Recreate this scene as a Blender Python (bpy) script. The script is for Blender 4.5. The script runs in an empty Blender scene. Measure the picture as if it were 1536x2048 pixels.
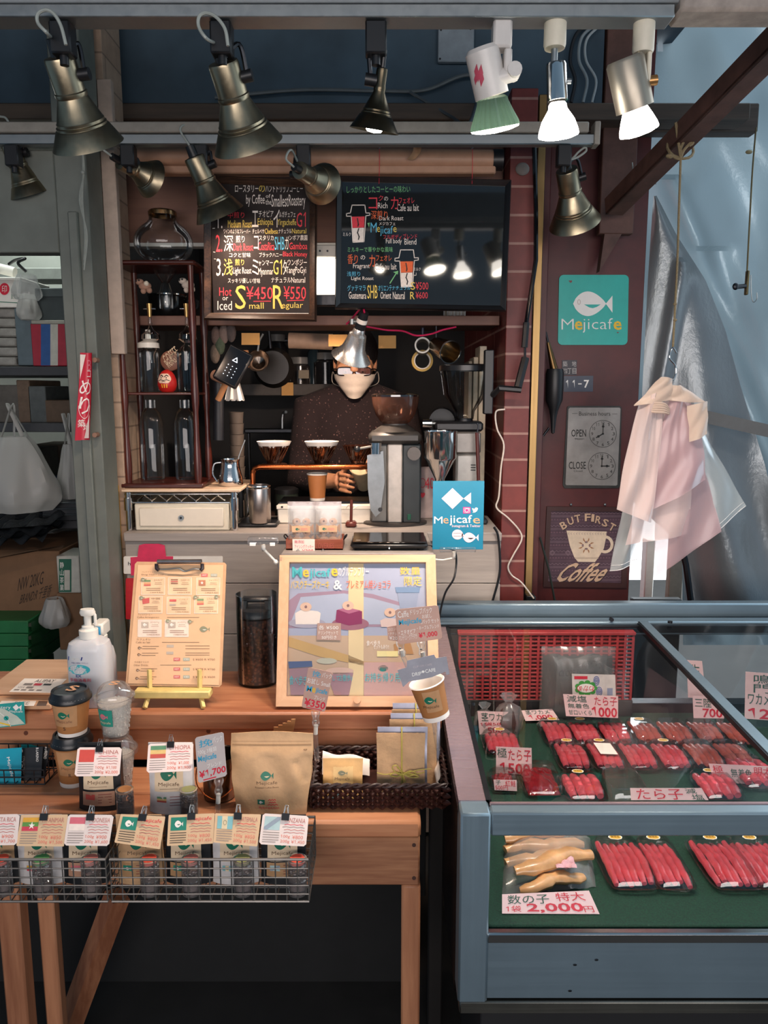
import bpy, math, random
from mathutils import Vector as V, Matrix, Euler
random.seed(11)
R = math.radians
PI = math.pi
SCN = bpy.context.scene
COL = SCN.collection
# camera, sky, daylight, exposure
F = 1540.0            # focal length in pixels of the 1536x2048 frame
TH = R(9.0)           # camera looks down a little
CH = 1.5              # eye height
ct, st = math.cos(TH), math.sin(TH)
cam = bpy.data.cameras.new('camera')
camo = bpy.data.objects.new('camera', cam)
COL.objects.link(camo)
camo.location = (0, 0, CH)
camo.rotation_euler = (R(90) - TH, 0, 0)
cam.sensor_fit = 'VERTICAL'
cam.sensor_height = 36
cam.lens = F / 2048 * 36
cam.clip_start = .02
SCN.camera = camo
SCN.view_settings.view_transform = 'Standard'
SCN.view_settings.look = 'None'
SCN.view_settings.gamma = 1
SCN.view_settings.use_curve_mapping = False
SCN.view_settings.exposure = 0.45
SCN.cycles.max_bounces = 10
SCN.cycles.transparent_max_bounces = 24
SCN.cycles.transmission_bounces = 10
SCN.cycles.caustics_reflective = False
SCN.cycles.caustics_refractive = False
SCN.cycles.sample_clamp_indirect = 4
SCN.cycles.use_denoising = True
w = bpy.data.worlds.new('sky')
SCN.world = w
w.use_nodes = True
nt = w.node_tree
for n in list(nt.nodes): nt.nodes.remove(n)
tc = nt.nodes.new('ShaderNodeTexCoord')
dt = nt.nodes.new('ShaderNodeVectorMath'); dt.operation = 'DOT_PRODUCT'
sd = V((.45, .85, .25)).normalized()
dt.inputs[1].default_value = sd
nt.links.new(tc.outputs['Generated'], dt.inputs[0])
cr = nt.nodes.new('ShaderNodeValToRGB')
cr.color_ramp.elements[0].position = .0; cr.color_ramp.elements[0].color = (.028, .048, .07, 1)
cr.color_ramp.elements[1].position = 1.0; cr.color_ramp.elements[1].color = (1.0, 1.0, 1.0, 1)
e = cr.color_ramp.elements.new(.5); e.color = (.06, .09, .12, 1)
e = cr.color_ramp.elements.new(.8); e.color = (.45, .55, .62, 1)
mr = nt.nodes.new('ShaderNodeMapRange')
mr.inputs[1].default_value = -1; mr.inputs[2].default_value = 1
nt.links.new(dt.outputs['Value'], mr.inputs[0])
nt.links.new(mr.outputs[0], cr.inputs[0])
bg = nt.nodes.new('ShaderNodeBackground'); bg.inputs[1].default_value = 2.6
wo = nt.nodes.new('ShaderNodeOutputWorld')
nt.links.new(cr.outputs[0], bg.inputs[0]); nt.links.new(bg.outputs[0], wo.inputs[0])
def light(name, kind, loc, aim, power, col, size=.1, size_y=None, spot=None, blend=.6):
 l = bpy.data.lights.new(name, kind)
 l.energy = power; l.color = col
 if kind == 'AREA':
  l.size = size
  if size_y: l.shape = 'RECTANGLE'; l.size_y = size_y
 else:
  l.shadow_soft_size = size
 if spot: l.spot_size = R(spot); l.spot_blend = blend
 o = bpy.data.objects.new(name, l); COL.objects.link(o)
 o.location = loc
 o.rotation_euler = (V(aim) - V(loc)).to_track_quat('-Z', 'Y').to_euler()
 return o
WARM = (1, .72, .54); NEUT = (1, .86, .74); COOL = (.62, .82, 1.0)
light('street_fill', 'AREA', (.1, -2.4, 1.5), (.0, 1.8, 1.2), 80, (1, .9, .86), 4.0, 1.2)  # warm fill area added behind the camera to brighten front faces
light('back_daylight', 'AREA', (1.9, 4.6, 2.6), (1.35, 2.8, 1.3), 120, (.84, .94, 1.0), 2.4, 2.2)
# placing helpers
def ray(px, py):
 u = (px - 768) / F; v = (1024 - py) / F
 return V((u, ct + v * st, -st + v * ct))
def P(px, py, Y):                       # point seen at a pixel, at depth Y
 d = ray(px, py); s = Y / d.y
 return V((d.x * s, Y, CH + d.z * s))
def G(px, py, z):                       # point seen at a pixel, on the level z
 d = ray(px, py); s = (z - CH) / d.z
 return V((d.x * s, d.y * s, z))
def SC(py, Y):                          # metres per pixel there
 return Y / ray(768, py).y / F
def lin(c): return c / 12.92 if c <= .04045 else ((c + .055) / 1.055) ** 2.4
def hx(s, a=1):
 return (lin(int(s[0:2], 16) / 255), lin(int(s[2:4], 16) / 255), lin(int(s[4:6], 16) / 255), a)
# materials (all procedural)
MATS = {}
def newmat(name):
 m = bpy.data.materials.new(name); m.use_nodes = True
 MATS[name] = m
 nt = m.node_tree
 return m, nt, nt.nodes['Principled BSDF']
def noise(nt, scale, stretch=None, detail=4, rough=.6, coord='Object'):
 t = nt.nodes.new('ShaderNodeTexCoord'); mp = nt.nodes.new('ShaderNodeMapping')
 nz = nt.nodes.new('ShaderNodeTexNoise')
 nz.inputs['Scale'].default_value = scale; nz.inputs['Detail'].default_value = detail
 nz.inputs['Roughness'].default_value = rough
 if stretch: mp.inputs['Scale'].default_value = stretch
 nt.links.new(t.outputs[coord], mp.inputs[0]); nt.links.new(mp.outputs[0], nz.inputs['Vector'])
 return nz
def ramp(nt, src, stops):
 r = nt.nodes.new('ShaderNodeValToRGB'); el = r.color_ramp.elements
 while len(el) < len(stops): el.new(.5)
 for q, (p, c) in zip(el, stops): q.position = p; q.color = c
 nt.links.new(src, r.inputs[0])
 return r
def bump(nt, b, src, strength, dist=.01):
 bp = nt.nodes.new('ShaderNodeBump'); bp.inputs['Strength'].default_value = strength
 bp.inputs['Distance'].default_value = dist
 nt.links.new(src, bp.inputs['Height']); nt.links.new(bp.outputs[0], b.inputs['Normal'])
def M(name, col, rough=.5, metal=0, var=.12, nscale=30, bmp=0, spec=.5, coat=0, sub=0, emit=None, es=1, stretch=None):
 if name in MATS: return MATS[name]
 m, nt, b = newmat(name)
 c = hx(col)
 if var:
  nz = noise(nt, nscale, stretch)
  lo = tuple(x * (1 - var) for x in c[:3]) + (1,); hi = tuple(min(1, x * (1 + var)) for x in c[:3]) + (1,)
  r = ramp(nt, nz.outputs[0], [(.3, lo), (.7, hi)])
  nt.links.new(r.outputs[0], b.inputs['Base Color'])
  if bmp: bump(nt, b, nz.outputs[0], bmp)
 else: b.inputs['Base Color'].default_value = c
 b.inputs['Roughness'].default_value = rough; b.inputs['Metallic'].default_value = metal
 b.inputs['Specular IOR Level'].default_value = spec; b.inputs['Coat Weight'].default_value = coat
 b.inputs['Coat Roughness'].default_value = .05
 if sub:
  b.inputs['Subsurface Weight'].default_value = sub; b.inputs['Subsurface Radius'].default_value = (.02, .008, .005)
  b.inputs['Subsurface Scale'].default_value = .5
 if emit: b.inputs['Emission Color'].default_value = hx(emit); b.inputs['Emission Strength'].default_value = es
 return m
def wood(name, c1, c2, axis='X', scale=9, rough=.5, ring=14, bmp=.12, knots=True):
 if name in MATS: return MATS[name]
 m, nt, b = newmat(name)
 st_ = {'X': (.08, 1, 1), 'Y': (1, .08, 1), 'Z': (1, 1, .08)}[axis]
 nz = noise(nt, scale, st_, 5, .55)
 wv = nt.nodes.new('ShaderNodeMath'); wv.operation = 'MULTIPLY'; wv.inputs[1].default_value = ring
 sn = nt.nodes.new('ShaderNodeMath'); sn.operation = 'SINE'
 nt.links.new(nz.outputs[0], wv.inputs[0]); nt.links.new(wv.outputs[0], sn.inputs[0])
 fine = noise(nt, scale * 14, st_, 3)
 ad = nt.nodes.new('ShaderNodeMath'); ad.operation = 'MULTIPLY_ADD'; ad.inputs[1].default_value = .3
 nt.links.new(sn.outputs[0], ad.inputs[0]); nt.links.new(fine.outputs[0], ad.inputs[2])
 r = ramp(nt, ad.outputs[0], [(.15, hx(c1)), (.85, hx(c2))])
 nt.links.new(r.outputs[0], b.inputs['Base Color'])
 b.inputs['Roughness'].default_value = rough
 bump(nt, b, ad.outputs[0], bmp, .004)
 return m
def metal(name, c, rough=.3, streak='X', var=.18, scale=6, met=1):
 if name in MATS: return MATS[name]
 m, nt, b = newmat(name)
 st_ = {'X': (.05, 3, 3), 'Z': (3, 3, .05), 'N': (1, 1, 1)}[streak]
 nz = noise(nt, scale * 8, st_, 4); big = noise(nt, scale, None, 5)
 col = hx(c)
 r = ramp(nt, big.outputs[0], [(.3, tuple(x * (1 - var) for x in col[:3]) + (1,)), (.7, col)])
 nt.links.new(r.outputs[0], b.inputs['Base Color'])
 rr = nt.nodes.new('ShaderNodeMapRange'); rr.inputs[3].default_value = rough * .75; rr.inputs[4].default_value = rough * 1.3
 nt.links.new(nz.outputs[0], rr.inputs[0]); nt.links.new(rr.outputs[0], b.inputs['Roughness'])
 b.inputs['Metallic'].default_value = met
 bump(nt, b, nz.outputs[0], .03, .002)
 return m
def glass(name, tint='ffffff', gloss=.04, rough=.02, haze=0, hazecol='ffffff', power=1.0):
 """clear thin glass or film: it lets light straight through, mirrors at grazing angles, and may be a little milky"""
 if name in MATS: return MATS[name]
 m, nt, b = newmat(name)
 nt.nodes.remove(b); out = nt.nodes['Material Output']
 tr = nt.nodes.new('ShaderNodeBsdfTransparent'); tr.inputs[0].default_value = hx(tint)
 gl = nt.nodes.new('ShaderNodeBsdfGlossy'); gl.inputs['Roughness'].default_value = rough
 fr = nt.nodes.new('ShaderNodeLayerWeight'); fr.inputs[0].default_value = .22
 mu = nt.nodes.new('ShaderNodeMath'); mu.operation = 'MULTIPLY_ADD'; mu.inputs[1].default_value = .5 * power; mu.inputs[2].default_value = gloss
 nz = noise(nt, 12, None, 3); bump(nt, gl, nz.outputs[0], .05, .002)
 nt.links.new(fr.outputs['Fresnel'], mu.inputs[0])
 mx = nt.nodes.new('ShaderNodeMixShader'); nt.links.new(mu.outputs[0], mx.inputs[0])
 nt.links.new(tr.outputs[0], mx.inputs[1]); nt.links.new(gl.outputs[0], mx.inputs[2])
 if haze:
  df = nt.nodes.new('ShaderNodeBsdfDiffuse'); df.inputs[0].default_value = hx(hazecol)
  tl = nt.nodes.new('ShaderNodeBsdfTranslucent'); tl.inputs[0].default_value = hx(hazecol)
  dm = nt.nodes.new('ShaderNodeMixShader'); dm.inputs[0].default_value = .4
  nt.links.new(df.outputs[0], dm.inputs[1]); nt.links.new(tl.outputs[0], dm.inputs[2])
  m2 = nt.nodes.new('ShaderNodeMixShader'); m2.inputs[0].default_value = haze
  nt.links.new(mx.outputs[0], m2.inputs[1]); nt.links.new(dm.outputs[0], m2.inputs[2]); mx = m2
 nt.links.new(mx.outputs[0], out.inputs[0])
 return m
def tile(name, c1, c2, mortar, bw, rh, ms=.006, rough=.55, off=(0, 0)):
 m, nt, b = newmat(name)
 t = nt.nodes.new('ShaderNodeTexCoord'); sx = nt.nodes.new('ShaderNodeSeparateXYZ'); nt.links.new(t.outputs['Object'], sx.inputs[0])
 ad = nt.nodes.new('ShaderNodeMath'); nt.links.new(sx.outputs[0], ad.inputs[0]); nt.links.new(sx.outputs[1], ad.inputs[1])
 cb = nt.nodes.new('ShaderNodeCombineXYZ'); nt.links.new(ad.outputs[0], cb.inputs[0]); nt.links.new(sx.outputs[2], cb.inputs[1])
 mp = nt.nodes.new('ShaderNodeMapping'); mp.inputs['Location'].default_value = (off[0], off[1], 0); nt.links.new(cb.outputs[0], mp.inputs[0])
 br = nt.nodes.new('ShaderNodeTexBrick'); nt.links.new(mp.outputs[0], br.inputs[0])
 br.inputs['Color1'].default_value = hx(c1); br.inputs['Color2'].default_value = hx(c2); br.inputs['Mortar'].default_value = hx(mortar)
 br.inputs['Scale'].default_value = 1; br.inputs['Mortar Size'].default_value = ms / 2; br.inputs['Brick Width'].default_value = bw
 br.inputs['Row Height'].default_value = rh; br.inputs['Mortar Smooth'].default_value = .1; br.inputs['Bias'].default_value = 0
 nz = noise(nt, 25, None, 5)
 mx = nt.nodes.new('ShaderNodeMix'); mx.data_type = 'RGBA'; mx.blend_type = 'MULTIPLY'; mx.inputs[0].default_value = .5
 r = ramp(nt, nz.outputs[0], [(.3, (.55, .55, .55, 1)), (.65, (1, 1, 1, 1))])
 nt.links.new(br.outputs[0], mx.inputs[6]); nt.links.new(r.outputs[0], mx.inputs[7]); nt.links.new(mx.outputs[2], b.inputs['Base Color'])
 b.inputs['Roughness'].default_value = rough
 bump(nt, b, br.outputs['Fac'], -.4, .004)
 return m
# mesh builder
def along(p0, p1):
 d = V(p1) - V(p0)
 q = d.to_track_quat('Z', 'Y')
 return Matrix.Translation(V(p0)) @ q.to_matrix().to_4x4(), d.length
TXT = {}
def glyphs(s, bold=0.0):
 s = s.replace('1', '\U0001D7E3'); bold = min(bold, .002 if any(0x2e80 < ord(c) < 0x1d000 for c in s) else .02); k = (s, bold)
 if k not in TXT:
  cu = bpy.data.curves.new('lettering', 'FONT'); cu.body = s; cu.resolution_u = 2; cu.offset = bold
  o = bpy.data.objects.new('lettering', cu)
  me = bpy.data.meshes.new_from_object(o)
  vs = [(v.co.x, v.co.y) for v in me.vertices]; fs = [tuple(p.vertices) for p in me.polygons]
  bpy.data.objects.remove(o); bpy.data.meshes.remove(me); bpy.data.curves.remove(cu)
  x0 = min(v[0] for v in vs); x1 = max(v[0] for v in vs); y0 = min(v[1] for v in vs); y1 = max(v[1] for v in vs)
  TXT[k] = ([((x - x0) / max(1e-6, x1 - x0), (y - y0) / max(1e-6, y1 - y0)) for x, y in vs], fs)
 return TXT[k]
class MB:
 def __init__(s): s.v = []; s.f = []; s.m = []; s.mats = []
 def mi(s, mat):
  if mat not in s.mats: s.mats.append(mat)
  return s.mats.index(mat)
 def add(s, vs, fs, mat, T=None):
  n = len(s.v); k = s.mi(mat)
  s.v += [tuple(T @ V(p)) if T else tuple(p) for p in vs]
  s.f += [tuple(n + i for i in f) for f in fs]; s.m += [k] * len(fs)
  return s
 def box(s, x0, y0, z0, x1, y1, z1, mat, b=.0015, T=None):
  lo = V((min(x0, x1), min(y0, y1), min(z0, z1))); hi = V((max(x0, x1), max(y0, y1), max(z0, z1)))
  b = min(b, min(hi - lo) * .45)
  vs = []; ix = {}
  for cx in (0, 1):
   for cy in (0, 1):
    for cz in (0, 1):
     c = (cx, cy, cz); p = V([hi[i] if c[i] else lo[i] for i in range(3)])
     for a in range(3):
      q = p.copy()
      for i in range(3):
       if i != a: q[i] += -b if c[i] else b
      ix[(c, a)] = len(vs); vs.append(q)
  fs = []
  def cc(a, va, bb, vb, k, vk):
   c = [0, 0, 0]; c[a] = va; c[bb] = vb; c[k] = vk; return tuple(c)
  for a in range(3):
   p, q = (a + 1) % 3, (a + 2) % 3
   for va in (0, 1):
    f = [ix[(cc(a, va, p, i, q, j), a)] for i, j in ((0, 0), (1, 0), (1, 1), (0, 1))]
    fs.append(f if va else f[::-1])
   for vp in (0, 1):
    for vq in (0, 1):
     fs.append([ix[(cc(a, 0, p, vp, q, vq), p)], ix[(cc(a, 1, p, vp, q, vq), p)], ix[(cc(a, 1, p, vp, q, vq), q)], ix[(cc(a, 0, p, vp, q, vq), q)]])
  for cx in (0, 1):
   for cy in (0, 1):
    for cz in (0, 1): fs.append([ix[((cx, cy, cz), a)] for a in range(3)])
  # consistent outward facing
  ctr = (lo + hi) / 2; out = []
  for f in fs:
   pts = [vs[i] for i in f]; n = (pts[1] - pts[0]).cross(pts[2] - pts[0])
   out.append(f if n.dot(sum(pts, V()) / len(pts) - ctr) > 0 else f[::-1])
  return s.add(vs, out, mat, T)
 def cbox(s, c, d, mat, b=.0015, T=None):
  return s.box(c[0] - d[0] / 2, c[1] - d[1] / 2, c[2] - d[2] / 2, c[0] + d[0] / 2, c[1] + d[1] / 2, c[2] + d[2] / 2, mat, b, T)
 def lathe(s, prof, mat, T=None, seg=24, a0=0, a1=2 * PI, ev=None):
  full = abs(a1 - a0 - 2 * PI) < 1e-6; n = seg if full else seg + 1
  vs = []; fs = []
  for r, z in prof:
   for i in range(n):
    a = a0 + (a1 - a0) * i / seg; rr = r * (ev(a) if ev else 1); vs.append((rr * math.cos(a), rr * math.sin(a), z))
  for j in range(len(prof) - 1):
   for i in range(seg):
    k = (i + 1) % n; A, B, C_, D = j * n + i, j * n + k, (j + 1) * n + k, (j + 1) * n + i
    fs.append((A, B, C_, D))
  return s.add(vs, fs, mat, T)
 def cyl(s, p0, p1, r0, mat, r1=None, seg=14):
  T, L = along(p0, p1); r1 = r0 if r1 is None else r1
  return s.lathe([(1e-5, 0), (r0, 0), (r1, L), (1e-5, L)], mat, T, seg)
 def ball(s, c, r, mat, sc=(1, 1, 1), seg=14, T=None):
  pr = [(max(1e-5, r * math.sin(PI * i / (seg // 2))), -r * math.cos(PI * i / (seg // 2))) for i in range(seg // 2 + 1)]
  X = Matrix.Translation(V(c)) @ Matrix.Diagonal((*sc, 1))
  return s.lathe(pr, mat, T @ X if T else X, seg)
 def tube(s, pts, r, mat, seg=7, closed=False, T=None, flat=1):
  pts = [V(p) for p in pts]; n = len(pts); vs = []; fs = []
  t0 = (pts[1] - pts[0]).normalized(); up = V((0, 0, 1)) if abs(t0.z) < .9 else V((1, 0, 0))
  nrm = t0.cross(up).normalized()
  for i, p in enumerate(pts):
   a = pts[(i - 1) % n] if closed or i else pts[i]; b = pts[(i + 1) % n] if closed or i < n - 1 else pts[i]
   t = (b - a).normalized() if (b - a).length > 1e-9 else t0
   nrm = (nrm - t * nrm.dot(t)).normalized(); bi = t.cross(nrm)
   rr = r[i] if isinstance(r, (list, tuple)) else r
   for k in range(seg):
    an = 2 * PI * k / seg; vs.append(p + nrm * rr * math.cos(an) + bi * rr * flat * math.sin(an))
  for i in range(n if closed else n - 1):
   for k in range(seg):
    j = (i + 1) % n; l = (k + 1) % seg
    fs.append((i * seg + k, i * seg + l, j * seg + l, j * seg + k))
  if not closed: fs += [tuple(range(seg))[::-1], tuple((n - 1) * seg + k for k in range(seg))]
  return s.add(vs, fs, mat, T)
 def prism(s, poly, d0, d1, mat, T=None):     # poly in xz, from y=d0 to y=d1
  n = len(poly)
  vs = [(x, d0, z) for x, z in poly] + [(x, d1, z) for x, z in poly]
  fs = [tuple(range(n)), tuple(range(2 * n - 1, n - 1, -1))] + [(i, n + i, n + (i + 1) % n, (i + 1) % n) for i in range(n)]
  return s.add(vs, fs, mat, T)
 def grid(s, fn, nu, nv, mat, T=None, cu=False, cv=False, skip=None):
  vs = []; fs = []; a = nu if cu else nu + 1; b = nv if cv else nv + 1
  for j in range(b):
   for i in range(a): vs.append(fn(i / nu, j / nv))
  for j in range(nv):
   for i in range(nu):
    if skip and skip(i, j): continue
    fs.append((j * a + i, j * a + (i + 1) % a, ((j + 1) % b) * a + (i + 1) % a, ((j + 1) % b) * a + i))
  return s.add(vs, fs, mat, T)
 def sheet(s, fn, nu, nv, mat, th=.0006, T=None):   # thin double sided sheet with real thickness
  def nrm(u, v):
   e = 1e-3; a = V(fn(min(1, u + e), v)) - V(fn(max(0, u - e), v)); b = V(fn(u, min(1, v + e))) - V(fn(u, max(0, v - e)))
   c = a.cross(b); return c.normalized() if c.length > 1e-12 else V((0, -1, 0))
  s.grid(fn, nu, nv, mat, T)
  return s.grid(lambda u, v: V(fn(u, v)) - nrm(u, v) * th, nu, nv, mat, T)
class Surf:
 """a drawing surface: fn(u, v) gives the point; prints lie a hair above it"""
 def __init__(s, fn, scale=1.0): s.fn = fn; s.sc = scale
 def n(s, u, v):
  e = s.sc * 1e-3; a = V(s.fn(u + e, v)) - V(s.fn(u, v)); b = V(s.fn(u, v + e)) - V(s.fn(u, v))
  return b.cross(a).normalized()
 def p(s, u, v, lift): return V(s.fn(u, v)) + s.n(u, v) * lift
 def poly(s, mb, pts, mat, lift=.0004):
  mb.add([s.p(u, v, lift) for u, v in pts], [tuple(range(len(pts)))], mat)
 def rect(s, mb, u0, v0, u1, v1, mat, lift=.0004, nu=1, nv=1):
  mb.grid(lambda a, b: s.p(u0 + (u1 - u0) * a, v0 + (v1 - v0) * b, lift), nu, nv, mat)
 def line(s, mb, pts, wd, mat, lift=.0005):
  for (u0, v0), (u1, v1) in zip(pts[:-1], pts[1:]):
   a = s.p(u0, v0, lift); b = s.p(u1, v1, lift); n = s.n(u0, v0); d = (b - a)
   if d.length < 1e-9: continue
   sd_ = d.normalized().cross(n) * wd / 2; ex = d.normalized() * wd * .35
   mb.add([a - sd_ - ex, b - sd_ + ex, b + sd_ + ex, a + sd_ - ex], [(0, 1, 2, 3)], mat)
 def text(s, mb, st_, u0, v0, u1, v1, mat, rot=0, bold=0, lift=.0006, slant=0):
  g, f = glyphs(st_, bold); cu, cv = (u0 + u1) / 2, (v0 + v1) / 2; c, sn = math.cos(rot), math.sin(rot); vs = []
  for x, y in g:
   du = (x - .5 + slant * (y - .5)) * (u1 - u0); dv = (.5 - y) * (v1 - v0)
   vs.append(s.p(cu + du * c - dv * sn, cv + du * sn + dv * c, lift))
  mb.add(vs, f, mat)
 def ring(s, mb, cu, cv, ru, rv, wd, mat, seg=28, a0=0, a1=2 * PI, lift=.0005):
  vs = []; c = s.p(cu, cv, lift)
  for i in range(seg + 1):
   a = a0 + (a1 - a0) * i / seg; p = s.p(cu + ru * math.cos(a), cv + rv * math.sin(a), lift); d = (p - c).normalized() * wd / 2; vs += [p - d, p + d]
  mb.add(vs, [(2 * i, 2 * i + 1, 2 * i + 3, 2 * i + 2) for i in range(seg)], mat)
 def disc(s, mb, cu, cv, ru, rv, mat, seg=20, lift=.0004):
  s.poly(mb, [(cu + ru * math.cos(2 * PI * i / seg), cv + rv * math.sin(2 * PI * i / seg)) for i in range(seg)], mat, lift)
 def fish(s, mb, u0, v0, u1, v1, body, mouth, lift=.0006, eye=None):
  w_, h_ = u1 - u0, v1 - v0; n = 14; top = []; bot = []
  for i in range(n + 1):
   t = i / n; r = math.sin(PI * t ** .85) ** .8 * .5 if 0 < t < 1 else 0
   top.append((u0 + t * .84 * w_, v0 + h_ * (.5 - r))); bot.append((u0 + t * .84 * w_, v0 + h_ * (.5 + r)))
  for i in range(n): s.poly(mb, [top[i], top[i + 1], bot[i + 1], bot[i]] if 0 < i < n - 1 else ([top[0], top[1], bot[1]] if i == 0 else [top[i], top[i + 1], bot[i]]), body, lift)
  s.poly(mb, [(u0 + .83 * w_, v0 + .5 * h_), (u1, v0 + .17 * h_), (u1, v0 + .86 * h_)], body, lift)
  s.poly(mb, [(u0 + .28 * w_, v0 + .53 * h_), (u0 + .7 * w_, v0 + .53 * h_), (u0 + .6 * w_, v0 + .63 * h_), (u0 + .5 * w_, v0 + .68 * h_), (u0 + .41 * w_, v0 + .65 * h_)], mouth, lift + .0002)
  if eye: s.ring(mb, u0 + .15 * w_, v0 + .43 * h_, .035 * w_, .1 * h_, .0016, eye, 12, lift=lift + .0003)
def quad(a, b, c, d):        # corners top-left, top-right, bottom-left, bottom-right -> Surf on the unit square
 a, b, c, d = V(a), V(b), V(c), V(d)
 return Surf(lambda u, v: (a * (1 - u) + b * u) * (1 - v) + (c * (1 - u) + d * u) * v)
def pxplane(p0, n):          # Surf whose (u, v) are photograph pixels on the plane through p0
 p0, n = V(p0), V(n).normalized(); o = V((0, 0, CH))
 def fn(u, v):
  d = ray(u, v); return o + d * ((p0 - o).dot(n) / d.dot(n))
 return Surf(fn, 1000)
# objects
ROOT = {}
def mesh(name, mb, inv=None):
 me = bpy.data.meshes.new(name)
 me.from_pydata([inv @ V(p) for p in mb.v] if inv else mb.v, [], mb.f)
 for m in mb.mats: me.materials.append(m)
 me.polygons.foreach_set('material_index', mb.m)
 me.polygons.foreach_set('use_smooth', [True] * len(mb.f))
 me.update()
 me.set_sharp_from_angle(angle=R(38))
 return me
def meta(o, label, cat, group=None, kind=None):
 if label: o['label'] = label
 if cat: o['category'] = cat
 if group: o['group'] = group
 if kind: o['kind'] = kind
 return o
def thing(name, label, cat, loc=(0, 0, 0), rot=(0, 0, 0), group=None):
 o = bpy.data.objects.new(name, None); COL.objects.link(o); o.empty_display_size = .02
 o.location = loc; o.rotation_euler = rot
 ROOT[o.name] = Matrix.LocRotScale(V(loc), Euler(rot), None)
 return meta(o, label, cat, group)
def part(name, mb, parent, world=False, label=None):
 T = ROOT[parent.name]
 o = bpy.data.objects.new(name, mesh(name, mb, T.inverted() if world else None)); COL.objects.link(o)
 o.parent = parent; ROOT[o.name] = T
 if label: o['label'] = label
 return o
def solo(name, mb, label, cat, group=None, loc=None, rot=(0, 0, 0), kind=None):
 if loc is None:
  xs, ys, zs = zip(*mb.v); loc = V(((min(xs) + max(xs)) / 2, (min(ys) + max(ys)) / 2, min(zs)))
  o = bpy.data.objects.new(name, mesh(name, mb, Matrix.Translation(-loc))); ROOT_T = Matrix.Translation(loc)
 else:
  o = bpy.data.objects.new(name, mesh(name, mb)); ROOT_T = Matrix.LocRotScale(V(loc), Euler(rot), None)
 COL.objects.link(o); o.location = loc; o.rotation_euler = rot; ROOT[o.name] = ROOT_T
 return meta(o, label, cat, group, kind)
def struct(name, mb): return solo(name, mb, None, None, kind='structure')
def dup(root, label, loc, rot=(0, 0, 0), group=None):
 def cp(o, par):
  c = o.copy(); COL.objects.link(c); c.parent = par
  for ch in list(o.children): cp(ch, c)
  return c
 c = cp(root, None); c.location = loc; c.rotation_euler = rot; c['label'] = label
 ROOT[c.name] = Matrix.LocRotScale(V(loc), Euler(rot), None)
 if group: c['group'] = group
 return c
def bez(p, n=12):            # smooth curve through points (Catmull-Rom)
 p = [V(q) for q in p]; q = [p[0] * 2 - p[1]] + p + [p[-1] * 2 - p[-2]]; out = []
 for i in range(1, len(q) - 2):
  for k in range(n):
   t = k / n; a, b, c, d = q[i - 1], q[i], q[i + 1], q[i + 2]
   out.append(.5 * ((2 * b) + (c - a) * t + (2 * a - 5 * b + 4 * c - d) * t * t + (3 * b - a - 3 * c + d) * t ** 3))
 return out + [p[-1]]
# palette
white = M('white_paint', 'e8e4dc', .5, var=.05)
paper = M('paper', 'efe6dc', .7, var=.04)
pinkpaper = M('pink_paper', 'f0d8d4', .6, var=.05)
cream = M('cream_card', 'e2c9a8', .7, var=.05)
kraft = M('kraft_paper', 'bf9870', .75, var=.08, nscale=60, bmp=.15)
kraftd = M('kraft_cup', 'a8703f', .7, var=.05)
teal = M('teal_print', '12a095', .5, var=.04)
tealblue = M('teal_card', '0f93ab', .35, var=.05)
green = M('green_print', '0f6b52', .5, var=.04)
ink = M('black_ink', '1c1a1c', .6, var=.05)
redink = M('red_ink', 'd8203c', .5, var=.05)
orangeink = M('orange_ink', 'e8663a', .5, var=.05)
pinkink = M('pink_ink', 'd8707c', .5, var=.05)
yellowink = M('yellow_ink', 'f2c62e', .5, var=.05)
whiteink = M('white_ink', 'f4f0ea', .5, var=.03)
greyink = M('grey_ink', '8a7f78', .6, var=.05)
blueink = M('blue_ink', '3aa6c8', .5, var=.05)
ck_w = M('chalk_white', 'eee2d8', .8, var=.1, nscale=200)
ck_r = M('chalk_red', 'e0404c', .8, var=.1, nscale=200)
ck_y = M('chalk_yellow', 'e6c860', .8, var=.1, nscale=200)
ck_b = M('chalk_blue', '5cb4d4', .8, var=.1, nscale=200)
ck_g = M('chalk_green', '76b87c', .8, var=.1, nscale=200)
ck_o = M('chalk_orange', 'e86a3c', .8, var=.1, nscale=200)
blk = M('black_plastic', '17181b', .4, var=.1)
blkm = M('black_matt', '0e0f12', .75, var=.1)
gryp = M('grey_plastic', '83807a', .45, var=.06)
whp = M('white_plastic', 'e4dfd4', .35, var=.04)
crmp = M('cream_plastic', 'd8d0bc', .45, var=.06)
clr = glass('clear_plastic', 'fbfbfb', .03, .06)
clr2 = glass('thick_clear_plastic', 'f6f6f6', .07, .08, haze=.06)
glassm = glass('clear_glass', 'f8fafa', .03, .02, power=1.7)
film = glass('milky_film', 'ffffff', .08, .25, haze=.42, hazecol='ecd9d6')
film2 = glass('clear_film', 'ffffff', .08, .2, haze=.22, hazecol='e8e8e8')
bagw = glass('white_bag_film', 'ffffff', .06, .3, haze=.75, hazecol='d8d8d4')
steel = metal('stainless_steel', '7e929e', .36, 'X', .14, 6, .62)
steelv = metal('stainless_upright', '7e929e', .36, 'Z', .14, 6, .62)
chrome = metal('chrome', 'd6d4d2', .1, 'N', .05)
brass = metal('aged_brass', 'a0947c', .34, 'N', .25, 10)
copper = metal('copper', 'b8653a', .25, 'X', .2)
darkm = metal('dark_steel', '3a3c40', .4, 'N', .2)
rust = M('rusty_steel', '5c4038', .65, var=.35, nscale=14, bmp=.2)
alu = metal('aluminium', '9aa0a2', .45, 'N', .08)
pine = wood('orange_pine', '94583a', 'bc825c', 'X', 5, .5, 12)
pinez = wood('orange_pine_upright', '7e4e36', 'a87454', 'Z', 5, .5, 12)
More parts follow.
